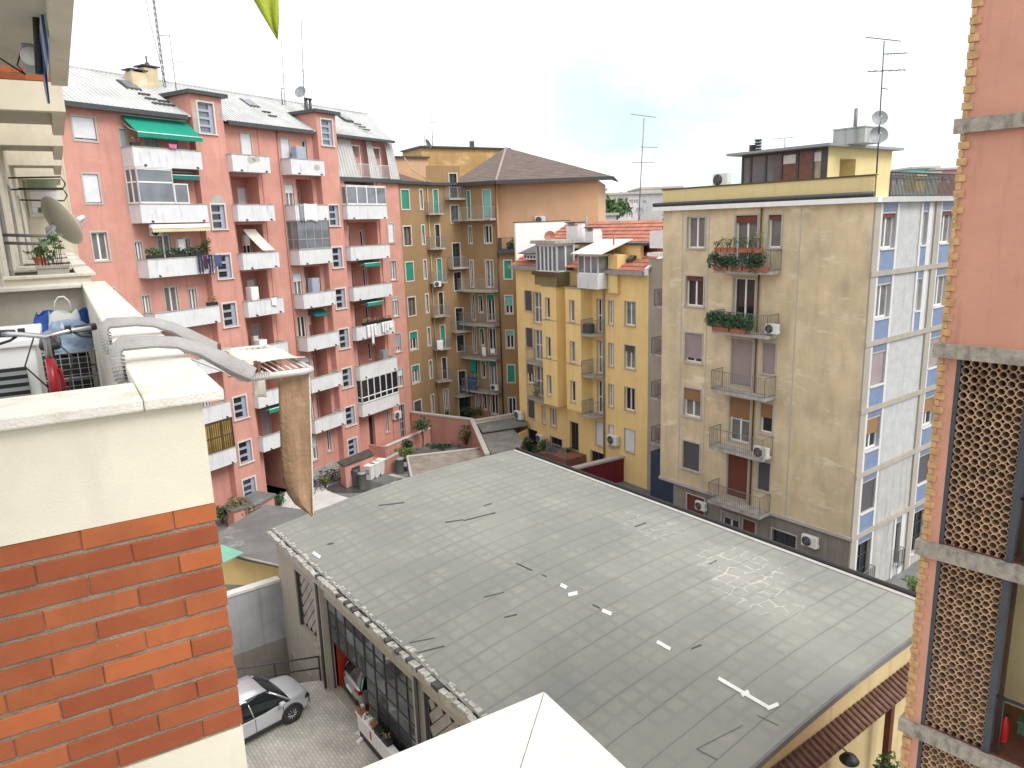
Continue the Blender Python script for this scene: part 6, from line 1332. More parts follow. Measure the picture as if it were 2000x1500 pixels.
# ---- things stored on the balcony
FL = ZB1
ac = thing('cabinet', 'white slatted utility cabinet standing on the balcony at the left', 'cabinet', OF.w(3.6, .68, FL), OF.rot)
mb = MB(); mb.cbox(-.42, .42, -.14, .16, 0, .84, .012); mb.cbox(-.45, .45, -.17, .19, .842, .89, .01); mb.build('body', M['white'], ac)
MB().box(-.428, -.4205, -.08, .10, .08, .72).build('recess', M['black'], ac)
for i in range(13): MB().box(-.446, -.4285, -.08, .10, .10 + i * .048, .122 + i * .048).build('slat', M['acgrille' if 0 else 'dishgrey'], ac)
la = thing('drying_stand', 'folded white tubular drying stand leaning against the balcony wall', 'drying stand', OF.w(2.2, .60, FL), OF.rot)
mb = MB()
for o_ in (0, .07):
    P = [(-.35, .10 + o_, .0), (-.35, .22 + o_, .98), (.5, .22 + o_, 1.0), (.5, .10 + o_, .02), (-.35, .10 + o_, .0)]; mb.tube(P, .011, 6)
    for k in range(1, 9): f = k / 9; mb.tube([(-.35, .10 + o_ + .12 * f, .98 * f), (.5, .10 + o_ + .12 * f, .98 * f)], .005, 5)
mb.build('tube_frame', M['plastic'], la)
cr = thing('wire_crate', 'grey wire crate rack standing behind the bicycle on the balcony', 'crate', OF.w(4.75, .40, FL), OF.rot); mb = MB()
for z in (0, .2, .4, .6): mb.tube([(-.25, -.2, z), (.35, -.2, z), (.35, .28, z), (-.25, .28, z), (-.25, -.2, z)], .009, 5)
for k in range(9): mb.tube([(-.25, -.2 + .06 * k, 0), (-.25, -.2 + .06 * k, .6)], .004, 4)
for k in range(14): mb.tube([(-.25, -.2, .03 + .044 * k), (-.25, .28, .03 + .044 * k)], .003, 4)
mb.build('wire_mesh', M['railg'], cr); mb = MB(); mb.cbox(-.2, .3, -.16, .24, .01, .55, .02); mb.build('dark_contents', M['rubber'], cr)
def sag_bag(name, label, P, rz, w_, dpt, h, mat, seed, lumpy=.12, open_top=True):
    g = random.Random(seed); t = thing(name, label, 'bag', P, rz); mb = MB(); G = []
    for i in range(9):
        f = i / 8; row = []
        for j in range(21):
            q = 2 * math.pi * j / 20; s = 1 + lumpy * math.sin(q * 3 + i * 1.3 + seed) + lumpy * .5 * math.sin(q * 7 + i * 2.1); k = (1 - .25 * abs(f - .45)) * (1 if open_top else math.cos(f * 1.25) ** .5); c, sn = math.cos(q), math.sin(q)
            p_ = .6 if open_top else 1.0
            row.append((w_ / 2 * s * k * math.copysign(abs(c) ** p_, c), dpt / 2 * s * k * math.copysign(abs(sn) ** p_, sn), h * f + .02 * math.sin(q * 5 + seed) * f))
        row[-1] = row[0]; G.append(row)
    mb.grid(G); 
    if not open_top: mb.face(G[-1][:-1])
    mb.build('bag', M[mat], t); return t
M['bluebag'] = flat('blue_woven_bag', (.02, .085, .40), .5, var=.25, scale=9); M['paperbag'] = flat('white_paper_bag', (.66, .65, .62), .7, var=.1); M['clearbag'] = flat('pale_blue_plastic_film', (.30, .40, .55), .2, var=.55, scale=7)
BZ = FL + .61
sag_bag('blue_bag', 'large blue woven bag standing on the wire crate', OF.w(5.0, .37, BZ), OF.rot + 1.57, .46, .20, .27, 'bluebag', 1, .05)
t = sag_bag('paper_bag', 'white paper carrier bag with twisted handles tucked by the blue bag', OF.w(4.86, .37, BZ), OF.rot + 1.57, .24, .10, .28, 'paperbag', 2, .03)
for e in (-.03, .03): MB().tube([(-.06, e, .27), (-.05, e, .36), (-.02, e, .40), (.02, e, .40), (.05, e, .36), (.06, e, .27)], .005, 5).build('handle', M['paperbag'], t)
sag_bag('plastic_bag', 'clear bluish plastic bag bulging in front of the blue bag', OF.w(4.7, .36, BZ - .03), OF.rot + 1.57, .42, .18, .24, 'clearbag', 3, .16, False)
# bicycle standing along the balcony, handlebar towards the viewer
bk = thing('bicycle', 'red mountain bicycle parked on the balcony behind the parapet', 'bicycle', OF.w(2.1, .45, FL), OF.rot)
M['redpaint'] = flat('red_bicycle_paint', (.33, .012, .02), .3)
def wheel(parent, x, r, name='wheel'):
    mb = MB(); mb.tube([(x + r * math.cos(q * .2618), 0, r + r * math.sin(q * .2618)) for q in range(25)], .024, 8, 0, cap=False); o = mb.build(name, M['rubber'], parent)
    mb = MB(); mb.tube([(x + (r - .035) * math.cos(q * .2618), 0, r + (r - .035) * math.sin(q * .2618)) for q in range(25)], .010, 6, 0, cap=False)
    for k in range(14): q = k * .4488; mb.tube([(x, (-1) ** k * .02, r), (x + (r - .03) * math.cos(q), 0, r + (r - .03) * math.sin(q))], .0015, 3)
    mb.tube([(x, -.04, r), (x, .04, r)], .02, 8); mb.build('rim', M['steel'], o); return o
wheel(bk, -.02, .33); wheel(bk, 1.05, .33)
mb = MB(); H, S_, B, RW, FW = (.14, 0, .82), (.72, 0, .78), (.60, 0, .30), (1.05, 0, .33), (-.02, 0, .33)
for a, b, r in ((H, S_, .018), ((.11, 0, .72), B, .024), (S_, B, .018), ((.10, 0, .68), (.15, 0, .88), .022)): mb.tube([a, b], r, 8)
for s in (-.05, .05): mb.tube([(RW[0], s, RW[2]), (.70, s * .5, .74)], .010, 6); mb.tube([(RW[0], s, RW[2]), (B[0], s * .5, B[2])], .011, 6)
mb.build('frame', M['redpaint'], bk)
mb = MB()
for s in (-.055, .055): mb.tube([(.10, s, .68), (.04, s, .52), (FW[0], s, FW[2])], .017, 8)
mb.build('fork', M['redpaint'], bk)
mb = MB(); mb.tube([(.15, 0, .88), (.14, 0, .96), (.10, 0, 1.0)], .016, 8); mb.tube([(.15, -.20, 1.02), (.12, -.10, 1.015), (.09, 0, 1.0), (.15, .10, 1.015), (.22, .20, 1.02)], .013, 8); o = mb.build('handlebar', M['steel'], bk)
for s in (-1, 1):
    mb = MB(); x_ = .14 if s < 0 else .20; mb.tube([(x_, s * .13, 1.018), (x_ + .025, s * .225, 1.022)], .019, 8); mb.tube([(x_, s * .12, 1.005), (x_ - .05, s * .15, .99), (x_ - .03, s * .20, .975)], .007, 6); mb.box(x_ - .03, x_ + .01, s * .10 - .015, s * .10 + .015, 1.0, 1.04)
    mb.build('grip', M['black'], o)
mb = MB(); mb.cbox(.62, .90, -.055, .055, .86, .91, .02); mb.tube([(.72, 0, .78), (.74, 0, .87)], .014, 8); mb.build('saddle', M['black'], bk)
mb = MB(); mb.grid([[(-.02 + .36 * math.cos(q), y, .33 + .38 * math.sin(q) - abs(y) * .35) for y in (-.05, -.03, 0, .03, .05)] for q in [.5 + k * .22 for k in range(11)]]); mb.build('mudguard', flat('black_gloss_plastic', (.02, .02, .022), .2), bk)
mb = MB(); mb.tube([(.08, -.02, 1.0), (.0, -.1, .9), (.05, -.06, .7), (0, -.05, .5)], .004, 5); mb.tube([(.08, .05, 1.0), (-.03, .1, .88), (.1, .03, .75)], .004, 5); mb.build('brake_cable', M['black'], bk)
# ------------------------------------------------------------------ air conditioners
def ac_at(label, fr, x, y, d, s=1.0, bracket=True, zoff=0.0, rot=0.0):
    u, z = fr.px(x, y, d); return air_conditioner(label, fr.w(u, d, z + zoff), fr.rot + rot, s, bracket=bracket)
ac_at('white outdoor unit beside the ivy on the second balcony of the beige block', PL, 1511, 652, -.42, .85, False, .0)
ac_at('white outdoor unit on the bare balcony with the white glazed door of the beige block', PL, 1490, 893, -.38, 1.0, False, .0)
ac_at('white outdoor unit beside the red shutter low on the beige block', PL, 1372, 995, .07, .85)
ac_at('white outdoor unit alone on the grey base wall of the beige block', PL, 1585, 1066, .07, 1.0)
ac_at('white outdoor unit on the lower wall of the yellow house near the drain pipe', YH, 1202, 868, -.01, 1.25)
ac_at('white outdoor unit above the basement window of the yellow house', YH, 1058, 862, -.01, 1.0)
ac_at('white outdoor unit at the left corner of the yellow house over the garden wall', YH, 1017, 818, -.25, 1.2)
ac_at('white outdoor unit beside the blue ground floor door of the pink block', PK, 772, 818, -.01, 1.15)
ac_at('white outdoor unit high on the plain orange gable wall', BG, 1056, 437, 1.19, 1.15)
ac_at('white outdoor unit under the cream striped awning of the pink block', PK, 302, 462, -.01, .85)
ac_at('grey outdoor unit on the roof terrace of the beige block', PL, 1414, 352, .9, 1.15, False, -.32)
ac_at('white outdoor unit on the lowest iron balcony of the ochre block', BR, 968, 762, -.8, .95, False)
ac_at('outdoor unit on a narrow left balcony of the ochre block', BC, 853, 560, -.55, .85, False)
# ------------------------------------------------------------------ boilers and cupboards on the pink balconies (parts of the block)
for u, r, top in ((1.75, 3, 2.05), (1.6, 5, 1.4), (6.4, 4, 1.9), (6.5, 5, 2.2), (6.4, 6, 1.9), (6.3, 7, 2.3), (11.3, 3, 2.5), (11.2, 6, 2.1), (-3.75, 3, 1.95), (1.7, 6, 2.0)):
    z = zrow(r) + .14; k = MB(); dd = 0 if u < 0 else .78; k.cbox(u - .21, u + .21, dd - .3, dd, z + top - .7, z + top, .02); k.tube([(u, dd - .1, z + top - .7), (u, dd - .1, z + .2)], .018, 5, 1); k.build('boiler', [M['white'], M['trim']], pink)
# stored things on balconies
def crate_box(label, fr, u, d, z, w_, dp, h, mat, cat='cabinet', name='cabinet', group=None):
    t = thing(name, label, cat, fr.w(u, d, z), fr.rot, group); MB().cbox(-w_ / 2, w_ / 2, -dp / 2, dp / 2, 0, h, .02).build('body', M[mat], t); MB().box(-w_ / 2 + .04, w_ / 2 - .04, -dp / 2 - .012, -dp / 2 - .001, h * .08, h * .92).build('door', M[mat], t); MB().box(w_ * .3, w_ * .34, -dp / 2 - .03, -dp / 2 - .013, h * .45, h * .6).build('handle', M['railg'], t); return t
crate_box('blue grey water tank on the top right balcony of the pink block', PK, 6.0, -.55, zrow(1) + .141, .8, .5, 1.75, 'bluegrey', 'tank', 'water_tank')
crate_box('white refrigerator on a pink block balcony left of an open door', PK, 1.0, -.35, zrow(4) + .141, .6, .55, 1.75, 'white', 'refrigerator', 'refrigerator')
crate_box('pale grey cupboard under the small green blind on a pink block balcony', PK, 6.5, -.4, zrow(4) + .141, .75, .45, 1.9, 'bluegrey')
crate_box('white washing machine on the lower middle balcony of the pink block', PK, 1.2, -.4, zrow(5) + .141, .65, .55, 1.25, 'white', 'washing machine', 'washing_machine')
crate_box('pale blue locker on the right balcony column above the long veranda', PK, 13.5, -.5, zrow(6) + .141, .7, .45, 1.6, 'dishgrey')
crate_box('black storage box on the top balcony of the yellow house', YH, br1 + .45, -.75, lev[0] - .82, .7, .5, .7, 'black', 'box', 'storage_box')
# ------------------------------------------------------------------ laundry
M['ink'] = flat('navy_cloth', (.022, .03, .08), .9, var=.2); M['plum'] = flat('plum_cloth', (.07, .018, .04), .9, var=.2); M['denim'] = flat('denim_cloth', (.06, .09, .20), .9, var=.2); M['cotton'] = flat('white_cotton', (.78, .78, .78), .9, var=.05); M['tarp'] = flat('blue_tarpaulin', (.03, .075, .20), .6, var=.2); M['pinkcloth'] = flat('pink_cloth', (.65, .16, .30), .8)
def cloth(label, fr, u0, u1, z0, z1, d, mat, seed=0, taper=.0, legs=False, cat='laundry', name='laundry', group='washing hung out on balconies'):
    g = random.Random(seed + 3); mb = MB(); N_ = 8
    def panel(a, b):
        mb.grid([[(a + (b - a) * (j / N_) + taper * (i / N_) * ((b - a) * (j / N_ - .5)), d + .03 * math.sin(j * 1.9 + seed + i * .3) * (i / N_ + .15), z1 + (z0 - z1) * i / N_ * (1 + .06 * math.sin(j * .8 + seed)) - .03 * math.sin(math.pi * j / N_)) for j in range(N_ + 1)] for i in range(N_ + 1)])
    if legs: panel(u0, (u0 + u1) / 2 - .02); panel((u0 + u1) / 2 + .02, u1); mb.box(u0, u1, d - .02, d + .02, z1 - .12, z1 + .01)
    else: panel(u0, u1)
    o = mb.build(name, M[mat], loc=fr.o, rz=fr.rot); tag(o, label, cat, group); s = o.modifiers.new('thick', 'SOLIDIFY'); s.thickness = .012; return o
zz = zrow(3) + 1.1
for (lab, a, b, lo_, mat, lg) in (('dark navy trousers hanging at the left of the plant balcony washing', -3.45, -3.1, 1.0, 'ink', True), ('plum coloured top hanging beside the navy trousers', -3.05, -2.78, .8, 'plum', False), ('dark blue trousers hanging between plum top and denim skirt', -2.7, -2.4, 1.05, 'ink', True), ('lighter denim skirt hanging at the right of the plant balcony washing', -2.3, -1.75, .72, 'denim', False)):
    cloth(lab, PK, a, b, zz - lo_, zz, -1.18, mat, int(a * 10), -.25 if lg else -.1, lg)
cloth('large white sheet draped over a white balcony parapet in the middle of the pink block', PK, 5.55, 6.75, zrow(2) - .05, zrow(2) + 1.12, -1.08, 'cotton', 2, .1)
cloth('grey towel hanging beside the large white sheet on the pink block', PK, 5.15, 5.5, zrow(2) - .05, zrow(2) + 1.1, -1.08, 'dishgrey', 5)
for i, (a, b, lo_) in enumerate(((11.0, 11.35, 1.0), (11.45, 11.7, 1.6), (11.8, 12.05, 1.0), (12.75, 13.0, .85), (13.05, 13.25, .95), (13.3, 13.6, .8), (13.65, 14.1, .6))):
    cloth('white towel in the row of washing on the right balcony of the pink block', PK, a, b, zrow(5) + 1.1 - lo_, zrow(5) + 1.1, -1.14, 'cotton', i, -.05, group='row of white towels on one pink balcony')
cloth('white cloth hanging over the parapet left of the row of white towels', PK, 1.9, 2.35, zrow(4) + .55, zrow(4) + 1.1, -1.06, 'cotton', 9)
def px_cloth(label, fr, x0, y0, x1, y1_, d, mat, seed, **k):
    a = fr.px(x0, y0, d); b = fr.px(x1, y1_, d); return cloth(label, fr, a[0], b[0], b[1], a[1], d, mat, seed, **k)
px_cloth('white shirts bunched on a narrow balcony of the ochre block', BC, 853, 665, 866, 683, -.85, 'cotton', 3); px_cloth('white towel on the railing of the middle balcony of the ochre block', BR, 941, 677, 949, 695, -1.2, 'cotton', 4); px_cloth('white jersey slung over the right of an ochre block balcony', BR, 957, 680, 967, 690, -1.2, 'cotton', 6)
px_cloth('blue tarpaulin hung on the lowest right balcony of the ochre block', BR, 914, 734, 932, 767, -.95, 'tarp', 7); px_cloth('green blind hanging aslant over the lowest balcony of the ochre block', BR, 918, 698, 930, 728, -.5, 'green', 8)
px_cloth('pink cloth over the rail below the big green awning', PK, 329, 280, 346, 290, -1.12, 'pinkcloth', 9)
# ------------------------------------------------------------------ plants
def planter(label, fr, u, d, z, L_, h=.4, leaf='leaf', n=160, drop=0.0, mat='terra', ls=.07, dep=.22, group=None, cat='plant'):
    t = thing('planter', label, cat, fr.w(u, d, z), fr.rot, group); g = random.Random(int(abs(u) * 91 + abs(z) * 13)); MB().box(-L_ / 2, L_ / 2, -dep / 2, dep / 2, 0, .2).build('trough', M[mat], t)
    f = MB(); k = max(3, int(L_ / .22))
    for i in range(k): f.leaves((-L_ / 2 + L_ * (i + .5) / k, g.uniform(-.05, .05), .2 + h * g.uniform(.3, .6)), (.2, .2, h * g.uniform(.4, .7)), n // k, ls, 0, g, shell=0)
    if drop:
        for i in range(k): f.leaves((-L_ / 2 + L_ * (i + .5) / k, -dep * .7, .1 - drop * .5), (.22, .16, drop * .62), n // k, ls, 0, g, shell=0)
    f.build('foliage', M[leaf], t); return t
for lab, u, L_, lf in (('trough of pale green plants at the left of the plant balcony', -6.0, 1.0, 'leaf'), ('long trough of dark green plants in the middle of the plant balcony', -4.6, 1.3, 'leafd'), ('trough of low green plants at the right of the plant balcony', -3.3, .9, 'leafd')):
    planter(lab, PK, u, -.93, zrow(3) + 1.08, L_, .38, lf, 150, mat='black', ls=.10)
def small_tree(label, P, h, r, n, leaf='leaf', ls=.09, pot=None, spread=5, cat='tree', name='small_tree', seed=0, group=None):
    t = thing(name, label, cat, P, 0, group); g = random.Random(seed); mb = MB(); 
    mb.tube([(0, 0, 0), (.05 * h * g.uniform(-1, 1), .05 * h * g.uniform(-1, 1), h * .35), (.08 * h * g.uniform(-1, 1), .08 * h * g.uniform(-1, 1), h * .62)], [.035 * h ** .5, .028 * h ** .5, .015], 6); f = MB()
    for i in range(spread):
        q = 6.28 * i / spread + g.random(); c = Vector((math.cos(q) * r * g.uniform(.2, .75), math.sin(q) * r * g.uniform(.2, .75), h * g.uniform(.55, .92))); mb.tube([(0, 0, h * g.uniform(.25, .5)), c * .6 + Vector((0, 0, h * .25)), c], [.02, .012, .006], 5); f.leaves(c, (r * .42, r * .42, h * .18), n // spread, ls, 0, g, shell=.1)
    f.leaves((0, 0, h * .75), (r * .5, r * .5, h * .2), n // spread, ls, 0, g, shell=.2)
    mb.build('trunk', M['bark'], t); f.build('crown', M[leaf], t)
    if pot: MB().lathe([(pot * .75, -.0), (pot, .35), (pot * 1.1, .36), (pot * .9, .34), (.001, .33)], n=14).build('pot', M['terra'], t)
    return t
small_tree('small potted tree at the right end of the plant balcony', PK.w(-2.55, -.85, zrow(3) + .5), 1.55, .5, 130, 'leaf', .10, .2, 5, seed=4)
planter('sparse plants at the left end of the top balcony under the green awning', PK, -6.3, -.9, zrow(1) + 1.08, .5, .5, 'leafdry', 50, mat='black', ls=.07)
planter('dry brown plants spilling along the right balcony above the white towels', PK, 12.4, -.95, zrow(5) + 1.08, 3.4, .3, 'leafdry', 220, mat='black', ls=.07)
planter('dry twiggy plant on the fourth balcony of the pink block', PK, -2.6, -.9, zrow(4) + 1.08, .7, .35, 'leafdry', 70, mat='black', ls=.06)
# ivy balconies of the beige block
t = thing('hanging_ivy', 'dense dark green creeper filling the top balcony railing of the beige block', 'plant', PL.w(LEN - 5.85, -.93, bz[0] + .15), PL.rot)
g = random.Random(8); f = MB(); MB().box(-1.55, -.75, -.1, .1, 0, .2).box(-.65, .1, -.1, .1, 0, .2).box(.2, 1.5, -.1, .1, 0, .2).build('trough', M['terra'], t)
for i in range(26): f.leaves((-1.7 + 3.1 * g.random(), -.06 + g.uniform(-.12, .08), .2 + .55 * g.random()), (.3, .2, .28), 95, .06, 0, g, shell=0)
f.leaves((-1.75, .1, .45), (.25, .35, .42), 260, .06, 0, g, shell=0); f.build('foliage', M['leafd'], t)
for i, (du, lf, lab) in enumerate(((-1.35, 'leaf', 'first terracotta pot from the left on the creeper railing'), (-.95, 'leafl', 'second terracotta pot with pale leaves on the creeper railing'), (-.55, 'leaf', 'third terracotta pot on the creeper railing'), (.05, 'leaf', 'fourth terracotta pot just left of the railing middle gap'), (.4, 'leaf', 'fifth terracotta pot with reddish leaves on the creeper railing'), (.95, 'leafl', 'rightmost terracotta pot with tall yellow green leaves on the creeper railing'))):
    potted_plant(lab, PL.w(LEN - 5.85 + du, -.90, bz[0] + 1.02), .5 if i != 5 else .7, .2, 70, lf, (.13, .2), 'terra', 'flower pot', 'pots along the creeper railing', .06, trough=(.36, .2, .2), rz=PL.rot)
t = thing('hanging_ivy', 'broad bright ivy curtain over the second balcony of the beige block', 'plant', PL.w(LEN - 6.2, -.98, bz[1] + .15), PL.rot)
f = MB(); MB().box(-1.2, -.2, -.02, .16, 0, .22).box(-.1, .8, -.02, .16, 0, .22).build('trough', M['terra'], t)
for i in range(30): f.leaves((-1.35 + 2.45 * i / 29, -.04 + g.uniform(-.1, .1), .62 + g.uniform(-.12, .1)), (.24, .22, .38), 110, .06, 0, g, shell=0)
f.leaves((-1.4, .2, .7), (.2, .4, .3), 220, .06, 0, g, shell=0); f.leaves((1.0, 0, .35), (.15, .16, .3), 130, .06, 0, g, shell=0); f.build('foliage', foliage('ivy_leaves', (.03, .085, .035), (.065, .14, .06)), t)
# garden of the ochre block, terrace palm, bushes
def bush(label, P, rad, n, leaf='leaf', ls=.12, seed=0, cat='bush', group=None):
    t = thing('bush', label, cat, P, 0, group); g = random.Random(seed + 40); f = MB(); st = MB()
    for i in range(9):
        q = g.uniform(0, 6.28); c = Vector((math.cos(q) * rad[0] * g.uniform(0, .65), math.sin(q) * rad[1] * g.uniform(0, .65), rad[2] * g.uniform(.45, 1.5))); st.tube([(c.x * .2, c.y * .2, 0), (c.x * .7, c.y * .7, c.z * .6), c], [.03, .018, .006], 5); f.leaves(c, (rad[0] * .45, rad[1] * .45, rad[2] * .38), n // 9, ls * g.uniform(.8, 1.2), 0, g, shell=0)
    st.build('stem', M['bark'], t); f.build('foliage', M[leaf], t); return t
BZ_ = GZ
def bpx(label, x, y, z, rad, n, leaf='leaf', ls=.12, seed=0): return bush(label, gz(x, y, z), rad, n, leaf, ls, seed)
bpx('dark spiky bush at the left of the ochre block garden', 842, 812, -.4, (.8, .8, .85), 420, 'leafd', .16, 1)
bpx('low green bush in the middle of the ochre block garden', 873, 815, -.4, (.8, .7, .5), 300, 'leafd', .13, 2)
bpx('broad light green bush near the door of the ochre block garden', 915, 812, -.4, (1.1, .8, .5), 380, 'leaf', .14, 3)
bpx('brownish flowering bush right of the light green garden bush', 940, 812, -.4, (.6, .6, .55), 200, 'leafdry', .11, 4)
bpx('dark bush at the right end of the ochre block garden', 975, 808, -.4, (.85, .7, .75), 380, 'leafd', .15, 5)
u, z = BG.px(1000, 500, .3); bush('palm like plant on the dark roof terrace by the white party wall', BG.w(u, .3, z - .1), (.6, .5, .95), 260, 'leafd', .16, 6)
small_tree('slender small tree beside the pink terrace wall', gz(826, 872, -.5), 2.4, .95, 420, 'leaf', .12, None, 6, seed=6)
bpx('rounded bush with dry flowers against the pink boundary wall', 910, 868, -.6, (.8, .8, .95), 520, 'leafdry', .12, 7)
bpx('dark round clipped shrub in the pink court garden', 797, 880, -.4, (.75, .7, .5), 420, 'leafd', .11, 8)
bpx('light green hedge along the pink court garden border', 795, 892, -.5, (1.35, .7, .42), 560, 'leafl', .10, 9)
bpx('low dark green plants at the foot of the pink boundary wall', 868, 880, -.6, (1.5, .7, .42), 420, 'leafd', .12, 10)
bpx('straggly brown green bush in front of the left outhouse', 470, 1020, -.7, (1.15, .9, 1.0), 900, 'leafdry', .11, 11)
bpx('green shrub beside the brick pillar below the left outhouse', 436, 1022, -.7, (.8, .8, .7), 380, 'leaf', .12, 12)
bpx('weedy grey green plant by the dark passage of the pink block', 545, 985, -.85, (.5, .6, .5), 220, 'leaf', .10, 13)
bpx('yellow flowering bush between the parked bicycles', 636, 952, -.85, (.45, .45, .45), 240, 'leafl', .10, 14)
for i, (lab, x, y, lf, r) in enumerate((('trailing bush at the basement window of the yellow house', 1035, 886, 'leafd', .9), ('straggly bush between basement window and steps of the yellow house', 1062, 890, 'leaf', .9), ('tall green plant left of the yellow house steps', 1075, 905, 'leafd', .7), ('low ground plants in front of the yellow house steps', 1118, 905, 'leaf', .8))): bpx(lab, x, y, -.9, (r, r, .8), 300, lf, .13, 20 + i)
u, z = YH.px(1048, 775, -.6); bush('yellow green pot plant on the left balcony of the yellow house', YH.w(u, -.6, z), (.42, .4, .6), 160, 'leafl', .12, 30)
u, z = YH.px(1288, 592, .1); planter('green shrub in a terracotta trough on the top balcony of the grey wing', YH, u + .4, .2, z, 1.0, .9, 'leafd', 220, ls=.10)
u, z = YH.px(1290, 470, 1.6); bush('dark green tree top behind the white terrace of the grey wing', YH.w(u + .6, 2.2, z - .4), (1.2, 1.2, 1.3), 900, 'leafd', .14, 31)
for i, (x, y, lb, lf, r) in enumerate(((1705, 1485, 'dense dark green shrub under the brown tiled canopy', 'leafd', .55), (1748, 1455, 'taller green shrub beside the near pink building', 'leaf', .5))):
    d_, z_ = GA.pu(x, y, UB + 1.0); bush(lb, GA.w(UB + 1.0, d_, 0), (r, r * 1.1, z_ / 1.85), 2600, lf, .06, 32 + i)
bush('yellow flowering shrub in the strip behind the garage roof corner', gz(1782, 1168, -.5), (.7, .7, .6), 200, 'leafl', .1, 34)
# ------------------------------------------------------------------ walls and sheds round the pink court
def wallrun(name, label, pts, z0, z1, t, mat, cmat, fr, cap=.12, cat='wall'):
    o = thing(name, label, cat, fr.o, fr.rot); mb = MB(); c = MB()
    for (a, b), za, zb_ in zip(zip(pts, pts[1:]), z1, z1[1:]):
        A, B = Vector((a[0], a[1], 0)), Vector((b[0], b[1], 0)); n = (B - A).normalized().cross(Vector((0, 0, 1))) * t / 2
        P = [A + n, B + n, B - n, A - n]; mb.mesh([p + Vector((0, 0, z0)) for p in P] + [P[0] + Vector((0, 0, za)), P[1] + Vector((0, 0, zb_)), P[2] + Vector((0, 0, zb_)), P[3] + Vector((0, 0, za))], [(0, 1, 2, 3), (4, 7, 6, 5), (0, 4, 5, 1), (1, 5, 6, 2), (2, 6, 7, 3), (3, 7, 4, 0)])
        n2 = n * 1.35; P = [A + n2, B + n2, B - n2, A - n2]; Zs = (za, zb_, zb_, za); c.mesh([p + Vector((0, 0, z + .003)) for p, z in zip(P, Zs)] + [p + Vector((0, 0, z + cap)) for p, z in zip(P, Zs)], [(0, 3, 2, 1), (4, 5, 6, 7), (0, 1, 5, 4), (1, 2, 6, 5), (2, 3, 7, 6), (3, 0, 4, 7)])
    mb.build('body', M[mat], o); c.build('coping', M[cmat], o); return o
M['rosewall'] = plaster('faded_rose_plaster', (.48, .235, .18), dirt=(.33, .17, .13), var=.16, streak=.4, light=(.62, .42, .35), lthr=.63)
wallrun('boundary_wall', 'faded rose boundary wall with pale stone coping closing the pink court', [(17.05, -.1), (17.0, -6.5), (9.5, -12.8)], GZ, [1.45, 1.5, 1.5], .28, 'rosewall', 'trim', PK)
e = YH.px(1025, 800); E_ = lo(PK, YH.w(e[0], 0, 0)); E_ = PK.pz(1026, 806, 1.4)
wallrun('garden_wall', 'stained beige garden wall between rose wall and yellow house', [(17.05, -6.75), E_], GZ - .2, [1.4, 1.4], .28, plaster and 'pale', 'trim', PK)
wallrun('ramp_wall', 'low sloping rose wall stepping down beside the court garden', [PK.pz(*g6(780, 670), .2), PK.pz(*g6(985, 575), .5)], GZ, [.05, .4], .2, 'rosewall', 'trim', PK, .08)
P_ = [PK.pz(*p, 1.0) for p in (g6(1082, 622), g6(1890, 530), g6(1975, 625))]; Q_ = [PK.pz(*p, 1.0) for p in (g6(1142, 890), g6(1500, 1000), g6(2150, 800))]
t = thing('low_roof', 'low mottled concrete roof with raised rim between court and garage', 'roof', PK.o, PK.rot)
MB().prism([(u, d, .75) for u, d in (P_[0], P_[1], P_[2], Q_[2], Q_[1], Q_[0])], (0, 0, .2)).build('slab', plaster('mottled_brown_concrete', (.30, .26, .215), dirt=(.14, .125, .11), var=.3, scale=1.4, streak=.45, sx=1, sz=1, light=(.42, .37, .30), lthr=.6), t, recalc=True)
mb = MB(); mb.tube([(P_[1][0], P_[1][1], 1.0), (P_[0][0], P_[0][1], 1.0), (Q_[0][0], Q_[0][1], 1.0)], .11, 6); mb.build('rim', M['trim'], t)
mb = MB(); mb.face([(P_[0][0], P_[0][1], GZ), (P_[1][0], P_[1][1], GZ), (P_[1][0], P_[1][1], .76), (P_[0][0], P_[0][1], .76)]); mb.face([(P_[0][0], P_[0][1], GZ), (Q_[0][0], Q_[0][1], GZ), (Q_[0][0], Q_[0][1], .76), (P_[0][0], P_[0][1], .76)]); mb.build('wall', M['greyplaster'], t)
P_ = [gz(*p, .9) for p in ((935, 838), (995, 832), (1022, 862), (1012, 885), (960, 890))]; t = thing('corrugated_shed', 'grey corrugated shed roof beside the rose boundary wall', 'shed')
MB().prism(P_, (0, 0, .08)).build('roof', striped('grey_corrugated_sheet', (.17, .16, .15), (.27, .26, .245), 2.2, 'Y', .8, .5, var=.3), t, recalc=True); P_ = [gz(*p, 1.1) for p in ((930, 828), (1026, 812), (1030, 832), (942, 846))]; MB().prism(P_, (0, 0, .1)).build('upper_roof', M['asphalt'], t, recalc=True)
a, b = gz(1000, 850, .9), gz(1030, 836, .9); MB().face([a + Vector((0, 0, -2.5)), b + Vector((0, 0, -2.5)), b + Vector((0, 0, -.05)), a + Vector((0, 0, -.05))]).build('wall', M['yellow'], t)
# red wall by the beige block
a, b = gz(1130, 916, .2), gz(1268, 882, .2)
def perp(a, b): return math.degrees(math.atan2((b - a).x, (b - a).y))
RW_ = Fr(gz(1140, 912, .9), perp(gz(1140, 912, .9), gz(1270, 880, .9))); L_ = (gz(1270, 880, .9) - gz(1140, 912, .9)).length
t = thing('boundary_wall', 'dark crimson painted wall with grey coping beside the beige block', 'wall', RW_.o, RW_.rot); mb = MB(); mb.box(-6, L_ + .3, 0, .25, -1.6, .85); mb.box(L_ * .45, L_ * .55, -.04, -.001, -1.6, .8); mb.build('body', flat('crimson_wall_paint', (.17, .012, .025), .6, var=.15, scale=1), t); MB().box(-6, L_ + .35, -.12, .37, .853, 1.0).build('coping', M['trim'], t)
